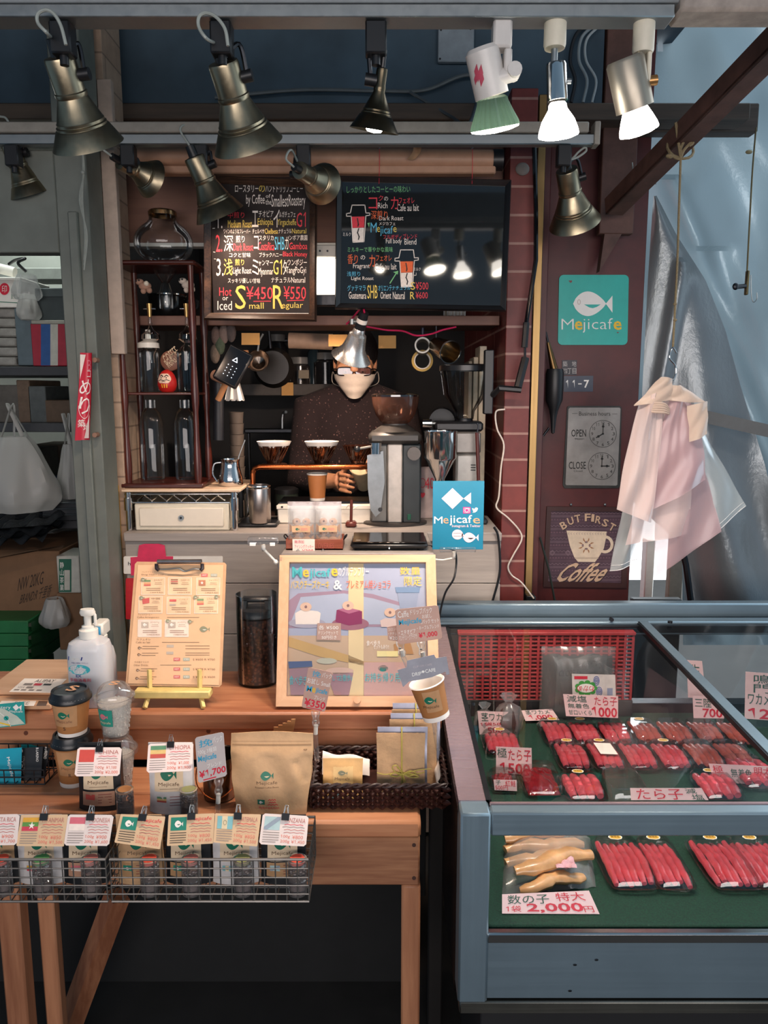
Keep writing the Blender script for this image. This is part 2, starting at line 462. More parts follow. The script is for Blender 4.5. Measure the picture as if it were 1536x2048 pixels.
oldpine = wood('worn_pine', '805238', 'b88660', 'X', 5, .6, 12)
light_wood = wood('pale_frame_wood', 'c89c78', 'd8b290', 'Z', 6, .5, 8)
light_woodx = wood('pale_frame_wood_across', 'c89c78', 'd8b290', 'X', 6, .5, 8)
maho = wood('mahogany', '3a1510', '6e2e1c', 'Z', 8, .3, 8)
mahox = wood('mahogany_across', '3a1510', '6a2a1a', 'X', 8, .3, 8)
whitewash = wood('whitewashed_board', '98908a', 'b4aaa2', 'X', 4, .6, 10, .2)
brownpanel = wood('brown_wall_panel', '6e4a42', '86604f', 'X', 3, .55, 5)
darkwood = wood('dark_shelf_wood', '3c2a24', '5a4034', 'X', 4, .6, 8)
card_b = M('cardboard', '7a5a40', .8, var=.12, nscale=14)
navy = M('navy_paint', '3c505f', .75, var=.3, nscale=3)
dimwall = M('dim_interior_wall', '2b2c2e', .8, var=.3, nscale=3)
greenpost = M('grey_green_paint', '6a6f68', .6, var=.16, nscale=9, bmp=.1)
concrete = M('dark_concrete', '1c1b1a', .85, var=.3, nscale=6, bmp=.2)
lamp_w = M('lit_bulb_face', 'ffffff', .3, var=0, emit='fff3e0', es=26)
lamp_d = M('lit_bulb_glass', 'ffffff', .3, var=0, emit='fff6ea', es=9)
# structure
ZB, ZS, ZC, ZM = .67, .80, 1.054, .535       # bench, step shelf, counter, case mat levels
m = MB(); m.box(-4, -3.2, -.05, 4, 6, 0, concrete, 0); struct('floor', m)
m = MB(); m.box(-4, .6, 2.75, 1.05, 4.2, 2.85, navy, 0); struct('ceiling', m)
# back wall of the shop and of the store room
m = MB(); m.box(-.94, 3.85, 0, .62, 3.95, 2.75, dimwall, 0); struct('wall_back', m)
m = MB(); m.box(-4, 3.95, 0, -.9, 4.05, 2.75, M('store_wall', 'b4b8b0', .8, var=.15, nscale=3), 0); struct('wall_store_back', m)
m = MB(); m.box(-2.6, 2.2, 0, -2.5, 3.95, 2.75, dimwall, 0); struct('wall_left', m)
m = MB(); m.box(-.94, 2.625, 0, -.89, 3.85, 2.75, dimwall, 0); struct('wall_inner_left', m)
# red steel wall panel on the right and the red brick pillar
redsteel = metal('red_oxide_panel', '5a221c', .5, 'N', .4)
def red_panel():
 m, nt, b = newmat('red_painted_steel')
 a = noise(nt, 5, None, 6); c = noise(nt, 2.2, (1, 1, .35), 5)
 r = ramp(nt, a.outputs[0], [(.3, hx('40191a')), (.62, hx('5c2524')), (.74, hx('7a3a2c'))])
 r2 = ramp(nt, c.outputs[0], [(.58, (0, 0, 0, 1)), (.7, (1, 1, 1, 1))])
 mx = nt.nodes.new('ShaderNodeMix'); mx.data_type = 'RGBA'
 nt.links.new(r2.outputs[0], mx.inputs[0]); nt.links.new(r.outputs[0], mx.inputs[6]); mx.inputs[7].default_value = hx('6e2c22')
 nt.links.new(mx.outputs[2], b.inputs['Base Color']); b.inputs['Roughness'].default_value = .45
 bump(nt, b, a.outputs[0], .1, .004)
 return m
redp = red_panel()
XR = P(1282, 700, 2.8).x
m = MB(); m.box(.5, 2.8, 0, XR, 2.86, 2.75, redp, .002); struct('wall_right', m)
d = .086
xa, xb = P(1006, 900, 2.55).x, P(1056, 900, 2.55).x
redtile = tile('red_brick_tile', '6e2a28', '7c342e', 'a87f74', .36, d, .008, .5, (.1775, .018))
m = MB(); m.box(xa, 2.55, 0, xb, 2.8, 2.42, redtile, .002); struct('wall_brick_pillar', m)
m = MB(); m.box(xa, 2.8, 0, xa + .05, 3.85, 2.42, redtile, .001); struct('wall_brick_return', m)
gold = metal('gold_strip', 'a8895c', .4, 'Z', .15)
m = MB(); m.box(P(1058, 900, 2.6).x, 2.6, 0, P(1073, 900, 2.6).x, 2.79, 2.42, gold, .002); struct('trim_1', m)
m = MB(); m.box(P(1074, 900, 2.6).x, 2.68, 0, P(1095, 900, 2.6).x, 2.8, 2.42, redp, .004); struct('trim_2', m)
# pale brick pillar and steel post on the left, with the grey header over the store room opening
paletile = tile('pale_brick_tile', 'b49a84', 'bca48e', '8a7666', .3, .0785, .006, .55, (.03, .03))
m = MB(); m.box(P(208, 900, 2.45).x, 2.45, 0, P(246, 900, 2.45).x, 2.62, 2.75, paletile, .002); struct('wall_pale_brick', m)
m = MB()
m.box(P(212, 500, 2.43).x, 2.425, P(220, 708, 2.43).z, P(240, 500, 2.43).x, 2.45, 2.4, M('pale_board', 'b8a596', .6), .002)
struct('trim_3', m)
m = MB(); x0, x1 = P(144, 900, 2.3).x, P(205, 900, 2.3).x
m.box(x0, 2.3, 0, x1, 2.42, 2.75, greenpost, .003)
m.box(x0 + .035, 2.285, 0, x0 + .062, 2.3, 2.0, greenpost, .003)
struct('trim_4', m)
m = MB(); m.box(-2.6, 2.3, P(60, 505, 2.3).z, x0, 2.36, P(60, 300, 2.3).z, greenpost, .003)
m.box(-2.6, 2.28, P(60, 288, 2.3).z, x0 + .1, 2.36, P(60, 278, 2.3).z, white, .002)
struct('trim_5', m)
m = MB(); m.box(P(205, 900, 2.36).x, 2.36, 0, P(214, 900, 2.36).x, 2.45, 1.2, M('yellow_pipe', 'a8842c', .5), .002); struct('trim_6', m)
# fascia above the opening of the shop
xl, xr = P(246, 400, 2.66).x, P(1004, 400, 2.66).x
m = MB(); m.box(xl, 2.66, P(700, 492, 2.66).z, xr, 2.7, P(700, 250, 2.66).z, brownpanel, .002)
m.box(xl, 2.655, P(700, 486, 2.66).z - .012, xr, 2.7, P(700, 486, 2.66).z, white, .001)
struct('wall_fascia', m)
m = MB(); z = P(700, 650, 2.66).z; ZO = z + .02; m.box(xl, 2.67, z, xr, 2.92, z + .02, darkwood, .002); m.box(xl, 2.65, z - .002, xr, 2.67, z + .03, brownpanel, .002)
solo('overhead_shelf', m, 'long brown shelf board under the two chalkboards across the shop opening', 'shelf')
m = MB(); m.box(-1.3, 2.62, P(700, 205, 2.62).z, P(1500, 240, 2.62).x, 2.72, P(700, 205, 2.62).z - .05, wood('old_beam', '4a4038', '6a5a4c', 'X', 4, .7, 8), .004)
struct('trim_7', m)
m = MB(); m.box(-1.4, 1.4, P(700, -3, 1.5).z, 1.6, 1.52, P(700, -3, 1.5).z + .1, M('grey_beam', '6c7c88', .6), .004); struct('trim_8', m)
m = MB(); m.box(P(1085, 240, 2.76).x, 2.74, P(1200, 268, 2.76).z, P(1512, 240, 2.76).x, 2.8, P(1200, 210, 2.76).z, wood('grey_beam_wood', '4c443e', '6e6258', 'X', 4, .7, 8), .004); struct('trim_9', m)
m = MB(); m.box(P(1206, 200, 2.72).x, 2.7, P(1200, 470, 2.72).z, P(1276, 200, 2.72).x, 2.74, P(1200, 20, 2.72).z, rust, .003)
m.prism([(P(1206, 470, 2.72).x, P(1206, 470, 2.72).z), (P(1240, 470, 2.72).x, P(1206, 470, 2.72).z), (P(1195, 560, 2.72).x, P(1200, 545, 2.72).z)], 2.7, 2.74, rust)
struct('trim_10', m)
# counter front
XC0, XC1 = P(248, 1100, 2.4).x, P(1003, 1100, 2.4).x
t = thing('counter', 'whitewashed board counter with cafe machines on top', 'counter', ((XC0 + XC1) / 2, 2.65, 0))
m = MB(); zz = ZC - .03
for i, h in enumerate((.14, .17, .16, .17, .17, .2)):
 m.box(XC0, 2.412, zz - h + .002, XC1, 2.44, zz, whitewash, .002); zz -= h
part('front_panel', m, t, True)
m = MB(); m.box(XC0, 2.4, ZC - .03, XC1, 2.74, ZC - .0006, whitewash, .003); part('countertop', m, t, True)
m = MB(); m.box(XC0, 2.74, 0, XC1, 2.76, ZC - .01, whitewash, .002); part('back_panel', m, t, True)
# lighting rails and spot lamps
ZR1, ZR2 = P(700, 47, 1.5).z, P(700, 292, 2.25).z
t = thing('lighting_rail', 'pale lighting rail along the top carrying the larger front row of spot lamps', 'lighting rail', (0, 1.5, ZR1))
m = MB(); m.box(-1.4, 1.475, ZR1, P(1340, 40, 1.5).x, 1.525, ZR1 + .022, alu, .002); m.box(-1.4, 1.47, ZR1 + .022, P(1350, 40, 1.5).x, 1.53, ZR1 + .045, M('pale_grey_paint', '8d9498', .5), .003); part('track', m, t, True)
m = MB(); m.box(P(1345, 40, 1.5).x, 1.46, ZR1 + .004, 1.6, 1.53, ZR1 + .03, M('wrapped_beam', '9a9088', .7, var=.25), .006); part('wrapped_end', m, t, True)
t = thing('lighting_rail', 'second lighting rail farther back carrying the smaller rear row of spot lamps', 'lighting rail', (0, 2.25, ZR2))
XR2 = P(1188, 270, 2.25).x
m = MB(); m.box(-1.6, 2.235, ZR2, XR2, 2.265, ZR2 + .028, alu, .003); m.box(-1.6, 2.225, ZR2 + .028, XR2 - .02, 2.275, ZR2 + .056, M('ivory_rail', '948e84', .5), .003); part('track', m, t, True)
m = MB(); m.box(XR2 - .004, 2.228, ZR2 - .002, XR2 + .012, 2.272, ZR2 + .058, M('ivory_rail', '948e84', .5), .002); part('end_cap', m, t, True)
def cone_spot(A, B, rm, label, group, rail_z, kx, mat=brass, bulb=None, rn=None, ry=None, power=0, loop=1.0, neck=.38, lp=None):
 A, B = V(A), V(B); L = (B - A).length; rn = rn or rm * .41; T, _ = along(A, B)
 K = V((kx, ry, rail_z))
 t = thing('spot_lamp', label, 'spot lamp', K, group=group)
 pr = [(1e-4, 0), (rn * .55, 0), (rn * .95, .002), (rn, .006), (rn, neck * L), (rn * 1.07, neck * L + .002), (rn * 1.07, neck * L + .007), (rn * 1.02, neck * L + .01)]
 z0 = neck * L + .01
 for k, f in ((.45, .42), (.47, .46), (.53, .45), (.55, .53), (.6, .52), (.62, .6), (1, 1)):
  pr.append((rn * 1.02 + (rm - rn * 1.02) * (f ** 1.12), z0 + (L - z0) * k))
 pr += [(rm * .97, L), (rm * .9, L - .006), (rn, z0 + .01), (1e-4, z0 + .008)]
 m = MB(); m.lathe(pr, mat, T, 36); part('shade', m, t, True)
 ax = (B - A).normalized()
 m = MB(); m.cyl(A - ax * .028, A + ax * .002, rn * .42, blk, rn * .5); part('socket', m, t, True)
 m = MB(); m.box(K.x - .019, K.y - .017, K.z - .055, K.x + .019, K.y + .017, K.z, blk, .003)
 m.cyl(K + V((0, 0, -.07)), K + V((0, 0, -.05)), .008, blk); part('rail_adapter', m, t, True)
 side = V((1, 0, 0)) - ax * ax.x; side.normalize()
 sgn = 1 if (K - A).dot(side) > -.01 else -1
 kn = A + ax * (L * .22) + side * sgn * (rn + .008)
 m = MB(); m.tube(bez([K + V((0, 0, -.06)), (K + kn) / 2 + V((sgn * .008, 0, .01)), kn], 6), .0045, darkm); part('arm', m, t, True)
 m = MB(); m.cyl(kn - side * sgn * .012, kn + side * sgn * .01, .011, blk); part('knob', m, t, True)
 m = MB(); up = A - ax * .028
 if lp: m.tube(bez([up] + [P(x, y, A.y - .07) for x, y in lp], 6), .003, M('cord_grey', '9aa09a', .4))
 else:
      m.tube(bez([up, up - ax * .04 * loop + V((-.022 * loop, 0, .015)), up + V((-.012 * loop, 0, .085 * loop)), V((K.x - .012, K.y + .012, max(K.z - .05, up.z + .05 * loop))), K + V((.004, .014, -.05))], 8), .003, M('cord_grey', '9aa09a', .4))
 part('cord', m, t, True)
 if bulb:
  m = MB(); c = A + ax * (L * bulb); m.lathe([(1e-4, .014), (rm * .28, .012), (rm * .42, .002), (rm * .42, -.004), (rm * .2, -.03)], lamp_w, along(c, c + ax)[0], 20); part('bulb', m, t, True)
 if power:
  light('spot_light', 'SPOT', A + ax * L * .97, B + ax, power, WARM, .03, spot=120, blend=.8)
 return t
G1, G2 = 'brass cone lamps on the front rail', 'small brass cone lamps on the rear rail'
cone_spot(P(117, 112, 1.52), P(177, 290, 1.6), .069, 'large brass cone lamp at top left with a looping pale cord', G1, ZR1, P(124, 40, 1.5).x, ry=1.5, power=7, lp=((94, 66), (76, 46), (76, 28), (92, 20), (108, 28), (122, 52), (132, 90)))
cone_spot(P(445, 122, 1.52), P(497, 291, 1.6), .069, 'large brass cone lamp above the handwritten menu board with brown frame', G1, ZR1, P(443, 40, 1.5).x, ry=1.5, power=7, lp=((414, 78), (398, 55), (398, 34), (412, 26), (432, 34), (450, 58), (456, 92)))
cone_spot(P(765, 135, 1.51), P(748, 262, 1.535), .0465, 'dark bronze cone lamp with a glowing bulb seen inside its mouth', G1, ZR1, P(752, 40, 1.5).x, metal('bronze', '5f5646', .3, 'N', .2), .9, .0105, 1.5, 0, .4, .28)
light('spot_light', 'SPOT', P(748, 266, 1.535), P(740, 1500, 1.9), 20, WARM, .035, spot=125, blend=.9)
cone_spot(P(18, 288, 2.27), P(62, 388, 2.32), .058, 'small brass cone lamp at the far left end of the rear rail', G2, ZR2, P(25, 280, 2.25).x, ry=2.25, loop=.5)
cone_spot(P(240, 322, 2.27), P(303, 358, 2.36), .056, 'small brass cone lamp turned to the right above the white pillar edge', G2, ZR2, P(256, 280, 2.25).x, ry=2.25, loop=.5)
cone_spot(P(388, 312, 2.24), P(440, 430, 2.3), .072, 'brass cone lamp hanging over the upper left corner of the brown menu board', G2, ZR2, P(402, 280, 2.25).x, ry=2.25, loop=.6, power=5)
cone_spot(P(598, 340, 2.2), P(645, 368, 2.33), .058, 'small brass cone lamp between the two chalkboards turned towards the wall', G2, ZR2, P(607, 280, 2.25).x, ry=2.25, loop=.5)
cone_spot(P(1133, 338, 2.33), P(1150, 446, 2.42), .077, 'brass cone lamp hanging before the red steel wall', G2, ZR2, P(1128, 285, 2.25).x, ry=2.25, lp=((1138, 320), (1156, 314), (1172, 302), (1170, 295), (1158, 303), (1142, 318), (1140, 296)))
# --- three bulb spots at the right end of the front rail
def ribbed_bulb(A, B, ra, rb, rib, matg, matf):
 T, L = along(A, B)
 m = MB(); m.lathe([(ra * .8, 0), (ra, .004), (ra * 1.05, .2 * L), (rb * .8, .55 * L), (rb * .96, .85 * L), (rb, L)], matg, T, 48, ev=(lambda a: 1 + rib * math.cos(a * 24)) if rib else None)
 f = MB(); f.lathe([(rb, L), (rb * .96, L + .003), (rb * .6, L + .007), (1e-4, L + .009)], matf, T, 32)
 return m, f
wsil = metal('white_lamp_paint', 'd9d6d0', .5, 'N', .05)
lampwhite = M('white_enamel', 'd2cdc8', .35, var=.06)
# white spot with a red mark
K = V((P(1004, 40, 1.5).x, 1.5, ZR1)); t = thing('spot_lamp', 'white cylinder spot lamp with a smeared red mark and ribbed reflector bulb', 'spot lamp', K, group='bulb spots on the front rail')
A, B, C2 = P(963, 98, 1.5), P(984, 193, 1.52), P(990, 256, 1.535)
T, L = along(A, B); r = .031
m = MB(); m.lathe([(1e-4, -.004), (r * .8, -.003), (r, .004), (r, L), (r * .94, L), (r * .9, L - .01), (1e-4, L - .012)], lampwhite, T, 36)
part('body', m, t, True)
m = MB()
for a, b_, rr in ((-.35, .47, .5), (-.1, .45, .62), (-.32, .6, .45), (.05, .55, .35), (-.2, .52, .3)):
 ang = -PI / 2 + a; q = .006
 m.grid(lambda u, v: T @ V(((r + .0006) * math.cos(ang + (u - .5) * .28), (r + .0006) * math.sin(ang + (u - .5) * .28), L * b_ + (v - .5) * .03 * rr + (u - .5) * .01)), 3, 2, M('smeared_red', 'b8485c', .5))
part('red_mark', m, t, True)
g, f = ribbed_bulb(B, C2, .027, .045, .035, glass('green_tinted_bulb', '5a7a68', .3, .1, haze=.86, hazecol='24322b'), lamp_w)
part('reflector_bulb', g, t, True); part('bulb_face', f, t, True)
m = MB(); m.box(K.x - .017, 1.483, ZR1 - .045, K.x + .017, 1.517, ZR1 + .002, lampwhite, .004); part('rail_adapter', m, t, True)
m = MB(); kn = P(1018, 145, 1.5); m.box(K.x - .016, 1.485, kn.z, K.x - .004, 1.515, ZR1 - .05, lampwhite, .003); m.box(K.x + .004, 1.485, kn.z - .005, K.x + .018, 1.515, ZR1 - .045, lampwhite, .003); part('arm', m, t, True)
m = MB(); m.cyl(kn + V((-.03, 0, -.012)), kn + V((.012, 0, 0)), .014, lampwhite); m.cyl(kn + V((.008, -.018, 0)), kn + V((.008, .012, 0)), .013, lampwhite); part('knob', m, t, True)
light('spot_light', 'SPOT', C2 + (C2 - B).normalized() * .02, P(1000, 1500, 1.7), 17, NEUT, .04, spot=130, blend=.9)
# chrome socket spot
K = V((P(1111, 40, 1.5).x, 1.5, ZR1)); t = thing('spot_lamp', 'chrome socket spot lamp with a bare glowing reflector bulb', 'spot lamp', K, group='bulb spots on the front rail')
m = MB(); m.lathe([(1e-4, .0), (.02, .0), (.02, -.04), (.018, -.046), (1e-4, -.047)], crmp, Matrix.Translation(K + V((0, 0, .004))), 20); part('rail_adapter', m, t, True)
A, B, C2 = P(1112, 130, 1.5), P(1115, 202, 1.505), P(1117, 270, 1.515)
m = MB(); m.cyl(K + V((0, 0, -.04)), K + V((0, 0, -.075)), .006, alu); m.cyl(K + V((0, 0, -.07)), A, .0035, darkm); part('stem', m, t, True)
T, L = along(A, B); m = MB(); m.lathe([(1e-4, -.004), (.017, -.003), (.0185, .002), (.0185, L), (.017, L)], chrome, T, 28); part('socket', m, t, True)
m = MB(); m.cyl(A + (B - A) * .45 + V((.018, 0, 0)), A + (B - A) * .45 + V((.026, 0, 0)), .005, alu); part('screw', m, t, True)
g, f = ribbed_bulb(B - V((0, 0, .002)), C2, .016, .037, 0, lamp_d, lamp_w); part('reflector_bulb', g, t, True); part('bulb_face', f, t, True)
light('spot_light', 'SPOT', C2 + V((0, 0, -.02)), P(1120, 1500, 1.6), 17, NEUT, .04, spot=130, blend=.9)
# gold cylinder spot
K = V((P(1289, 40, 1.5).x, 1.5, ZR1)); t = thing('spot_lamp', 'champagne gold cylinder spot lamp with glowing bulb nearest the hanging bags', 'spot lamp', K, group='bulb spots on the front rail')
m = MB(); m.lathe([(1e-4, .0), (.019, .0), (.019, -.05), (.017, -.054), (1e-4, -.055)], crmp, Matrix.Translation(K + V((0, 0, .004))), 20); part('rail_adapter', m, t, True)
A, B, C2 = P(1250, 120, 1.5), P(1270, 218, 1.52), P(1278, 262, 1.53)
m = MB(); kn = P(1300, 160, 1.5); m.box(K.x - .012, 1.49, kn.z, K.x - .004, 1.51, ZR1 - .05, crmp, .002); m.box(K.x + .006, 1.49, kn.z - .005, K.x + .014, 1.51, ZR1 - .045, crmp, .002); part('arm', m, t, True)
m = MB(); m.cyl(kn + V((-.03, 0, -.005)), kn + V((.012, 0, 0)), .009, M('copper_knob', 'b88a58', .3, .8)); part('knob', m, t, True)
T, L = along(A, B); r = .034; m = MB(); m.lathe([(1e-4, -.003), (r * .9, -.003), (r, .003), (r, L), (r * .95, L), (r * .93, L * .5), (1e-4, L * .4)], metal('champagne_gold', 'a29a8c', .38, 'N', .06, 6, .7), T, 36); part('body', m, t, True)
g, f = ribbed_bulb(A + (B - A) * .85, C2, .02, .036, 0, lamp_d, lamp_w); part('reflector_bulb', g, t, True); part('bulb_face', f, t, True)
light('spot_light', 'SPOT', C2 + V((.003, 0, -.02)), P(1330, 1400, 1.9), 17, NEUT, .04, spot=130, blend=.9)
# awning roller, junction box, wiring under the roof
t = thing('roller_awning', 'rolled beige awning tube running along above the chalkboards', 'awning', P(640, 330, 2.4))
a, b = P(262, 312, 2.42), P(985, 320, 2.42); m = MB(); m.cyl(a, b, .028, M('beige_vinyl', 'b48a70', .5, var=.08), seg=24); part('roll', m, t, True)
m = MB(); m.cyl(b, b + V((.03, 0, 0)), .03, blk); part('end_bracket', m, t, True)
m = MB(); a = P(262, 338, 2.42); b2 = P(990, 342, 2.42); m.box(a.x, 2.4, b2.z - .012, b2.x, 2.44, b2.z + .012, M('beige_vinyl', 'b48a70', .5), .004); part('bottom_bar', m, t, True)
for x in (759, 945):
 m = MB(); m.tube([P(x, 285, 2.385), P(x, 330, 2.385), P(x - 1, 368, 2.385)], .0008, redink); part('red_string', m, t, True)
 m = MB(); m.tube(bez([P(x, 283, 2.385), P(x + 3, 292, 2.385), P(x - 2, 298, 2.385)], 4), .0016, alu); part('small_hook', m, t, True)
m = MB(); f0, f1 = V(P(822, 318, 2.37)), V(P(835, 275, 2.3)); m.sheet(lambda u, v: f0 + (f1 - f0) * v + V(((u - .5) * .022 + .01 * math.sin(v * 4), .01 * math.sin(u * 3), 0)), 4, 8, M('peeling_tape', 'b89878', .6)); solo('hanging_tape_strip', m, 'curled strip of peeling beige tape hanging from the rear rail', 'tape')
t = thing('junction_box', 'square grey blank plate on the dark ceiling board beside white spot lamp', 'wall plate', P(909, 95, 2.68))
m = MB(); a, b = P(876, 53, 2.68), P(947, 126, 2.68); m.box(a.x, 2.67, b.z, b.x, 2.69, a.z, M('bluegrey_plate', '8a97a0', .6), .003); part('plate', m, t, True)
for x, y in ((882, 60), (941, 58), (880, 118), (942, 120)):
 q = P(x, y, 2.67); m = MB(); m.cyl(q + V((0, -.003, 0)), q, .003, darkm); part('screw', m, t, True)
m = MB(); m.box(-1.9, 2.7, P(700, 215, 2.7).z, P(1210, 60, 2.7).x, 2.74, 2.75, M('dark_blue_board', '3e5260', .8, var=.35, nscale=3), .002); struct('wall_upper_board', m)
m = MB(); m.tube(bez([P(430, 195, 2.66), P(600, 180, 2.66), P(760, 182, 2.66), P(850, 180, 2.66), P(935, 150, 2.66), P(1010, 172, 2.66)], 10), .006, M('grey_cable', '5c666a', .5)); solo('cable', m, 'grey cable sagging across the dark upper board', 'cable')
m = MB(); m.tube(bez([P(820, 184, 2.64), P(900, 232, 2.6), P(935, 250, 2.4), P(955, 200, 2.6)], 8), .005, M('grey_cable2', '4c565c', .5)); solo('cable', m, 'short dark cable drooping behind the white spot lamp', 'cable')
for k, (x0, dx) in enumerate(((1150, 0), (1162, 6), (1172, 10))):
 m = MB(); m.tube(bez([P(x0 + 35, 45, 2.66), P(x0 + 2, 70 + k * 4, 2.66), P(x0 - 10 + dx, 120, 2.66), P(x0 + dx * 2, 160, 2.66), P(x0 - 8 + dx * 2, 205, 2.66)], 8), .006 - k * .001, [M('cable_black', '20262c', .4), M('cable_grey', '8c9aa0', .4), M('cable_white', 'a8b4b8', .4)][k])
 solo('cable', m, ['black', 'grey', 'pale'][k] + ' cable hanging between the chrome and gold spot lamps', 'cable')
# chalkboards
boardm = M('chalkboard_black', '261e1c', .5, var=.15, nscale=60, spec=.2)
boardm2 = M('glossy_board_black', '1c1e1f', .05, var=.1, nscale=60, spec=.5, coat=.6)
framew = wood('dark_gilt_frame', '2e211b', '6a4c38', 'X', 14, .35, 8)
def frame_px(mb, TL, TR, BL, BR, wd, Y, d0, d1, mat):
 tl, tr, bl, br = P(*TL, Y), P(*TR, Y), P(*BL, Y), P(*BR, Y)
 c = (tl + tr + bl + br) / 4
 def inn(p, q): return p + V((q * (1 if p.x < c.x else -1), 0, q * (1 if p.z < c.z else -1)))
 O = [tl, tr, br, bl]; I = [inn(p, wd) for p in O]; M_ = [inn(p, wd * .55) for p in O]
 n = 4; vs = []
 for p in O: vs.append(V((p.x, Y + d1, p.z)))
 for p in O: vs.append(V((p.x, Y + d0 * .5, p.z)))
 for p in [inn(p, wd * .2) for p in O]: vs.append(V((p.x, Y + d0, p.z)))
 for p in M_: vs.append(V((p.x, Y + d0 * .75, p.z)))
 for p in I: vs.append(V((p.x, Y + d0 * .3, p.z)))
 for p in I: vs.append(V((p.x, Y + d1, p.z)))
 fs = []
 for k in range(5):
  for i in range(4): fs.append((k * 4 + i, k * 4 + (i + 1) % 4, (k + 1) * 4 + (i + 1) % 4, (k + 1) * 4 + i))
 mb.add(vs, fs, mat)
t = thing('menu_chalkboard', 'chalkboard in a worn brown frame with three numbered coffees', 'chalkboard', P(520, 640, 2.42))
m = MB(); frame_px(m, (409, 352), (634, 362), (409, 640), (633, 643), .021, 2.42, -.022, .01, framew); part('frame', m, t, True)
m = MB(); s = pxplane(P(520, 500, 2.418), (0, -1, 0))
tl, br = P(418, 360, 2.42), P(626, 634, 2.42); m.box(tl.x, 2.418, br.z, br.x, 2.432, tl.z, boardm, .001)
def chalk(s, m, ox, oy, sc, rows, lift=.0008, bold=.0):
 for st_, x0, y0, x1, y1, c in rows:
  s.text(m, st_, ox + x0 / sc, oy + y0 / sc, ox + x1 / sc, oy + y1 / sc, c, bold=bold, lift=lift, rot=random.uniform(-.01, .01))
W_, R_, Y_, B_, G_, O_ = ck_w, ck_r, ck_y, ck_b, ck_g, ck_o
chalk(s, m, 400, 340, 5.908, [
 ('ロースタリー', 415, 172, 690, 265, W_), ('の', 697, 178, 768, 262, Y_), ('ハンドドリップコーヒー', 775, 168, 1215, 268, W_),
 ('by Coffee', 545, 290, 765, 435, W_), ('of', 778, 285, 832, 330, W_), ('the', 775, 345, 845, 410, W_), ('Smallest', 845, 290, 1043, 435, W_), ('Roastery', 1048, 290, 1245, 465, W_),
 ('1.', 190, 500, 265, 690, W_), ('中煎り', 330, 495, 525, 570, R_), ('Medium Roast', 330, 592, 615, 682, Y_), ('エ', 615, 480, 690, 675, W_), ('チオピア', 695, 478, 868, 558, W_), ('Ethiopia', 682, 572, 865, 675, Y_),
 ('イ', 868, 468, 940, 678, W_), ('ルガチェフェ', 935, 490, 1128, 558, W_), ('Yirgacheffe', 912, 580, 1138, 675, Y_), ('G1', 1142, 498, 1250, 675, R_),
 ('ワインのようなフレーバー', 280, 698, 595, 752, W_), ('チェルベサ', 620, 698, 760, 752, W_), ('Chelbesa', 766, 692, 920, 755, Y_), ('ナチュラル', 928, 696, 1080, 750, W_), ('Natural', 1086, 692, 1255, 750, Y_),
 ('2.', 188, 765, 262, 968, R_), ('深', 282, 768, 392, 965, W_), ('煎り', 425, 772, 528, 858, W_), ('Dark Roast', 396, 868, 628, 955, R_), ('コ', 637, 778, 693, 942, W_), ('スタリカ', 697, 772, 870, 832, W_), ('CostaRica', 692, 852, 878, 950, R_),
 ('SHB', 882, 788, 998, 945, B_), ('ガ', 1006, 782, 1050, 940, W_), ('ンボア農園', 1056, 768, 1268, 832, W_), ('Gamboa', 1056, 858, 1268, 938, R_), ('コクと甘味', 345, 978, 600, 1032, W_), ('ブラックハニー', 700, 975, 970, 1030, W_), ('Black Honey', 980, 965, 1268, 1040, R_),
 ('3.', 195, 1048, 280, 1252, W_), ('浅', 282, 1048, 386, 1245, Y_), ('煎り', 415, 1052, 522, 1128, Y_), ('Light Roast', 390, 1150, 608, 1250, W_), ('ミ', 617, 1056, 688, 1240, W_), ('ャンマー', 692, 1068, 860, 1132, W_), ('Myanmar', 690, 1158, 865, 1262, W_),
 ('G1', 868, 1058, 968, 1238, Y_), ('タ', 977, 1062, 1025, 1240, W_), ('ウンポジー', 1036, 1052, 1262, 1128, W_), ('TangPoGyi', 1016, 1142, 1253, 1245, W_), ('スッキリ優しい甘味', 330, 1278, 712, 1338, W_), ('ナチュラル', 842, 1268, 1073, 1332, W_), ('Natural', 1078, 1268, 1243, 1332, W_),
 ('Hot', 228, 1388, 373, 1488, R_), ('or', 266, 1502, 333, 1540, W_), ('Iced', 207, 1548, 378, 1655, W_), ('S', 418, 1362, 543, 1645, Y_), ('¥450', 548, 1378, 862, 1528, R_), ('mall', 582, 1568, 753, 1640, Y_),
 ('R', 862, 1362, 988, 1640, Y_), ('¥550', 988, 1374, 1253, 1528, R_), ('egular', 968, 1562, 1218, 1652, Y_)])
bx = lambda x, y: (400 + x / 5.908, 340 + y / 5.908)
for a, b in (((635, 1552), (835, 1550)), ((1030, 1545), (1225, 1538))): s.line(m, [bx(*a), bx(*b)], .0022, R_)
for a, b in (((335, 146), (1195, 150)), ((165, 1690), (1280, 1695)), ((150, 690), (175, 688)), ((160, 968), (178, 972)), ((168, 1050), (185, 1052))): s.line(m, [bx(*a), bx(*b)], .0016, W_)
part('board', m, t, True)
t = thing('menu_chalkboard', 'large glossy black board with two drawn cups and lamp reflections', 'chalkboard', P(845, 620, 2.4))
m = MB(); frame_px(m, (673, 352), (1022, 361), (670, 618), (1011, 623), .017, 2.4, -.018, .012, M('black_wood_frame', '17181b', .35)); part('frame', m, t, True)
m = MB(); s = pxplane(P(845, 500, 2.397), (0, -1, 0)); tl, br = P(679, 360, 2.4), P(1012, 612, 2.4)
m.box(tl.x, 2.397, br.z, br.x, 2.412, tl.z, boardm2, .001)
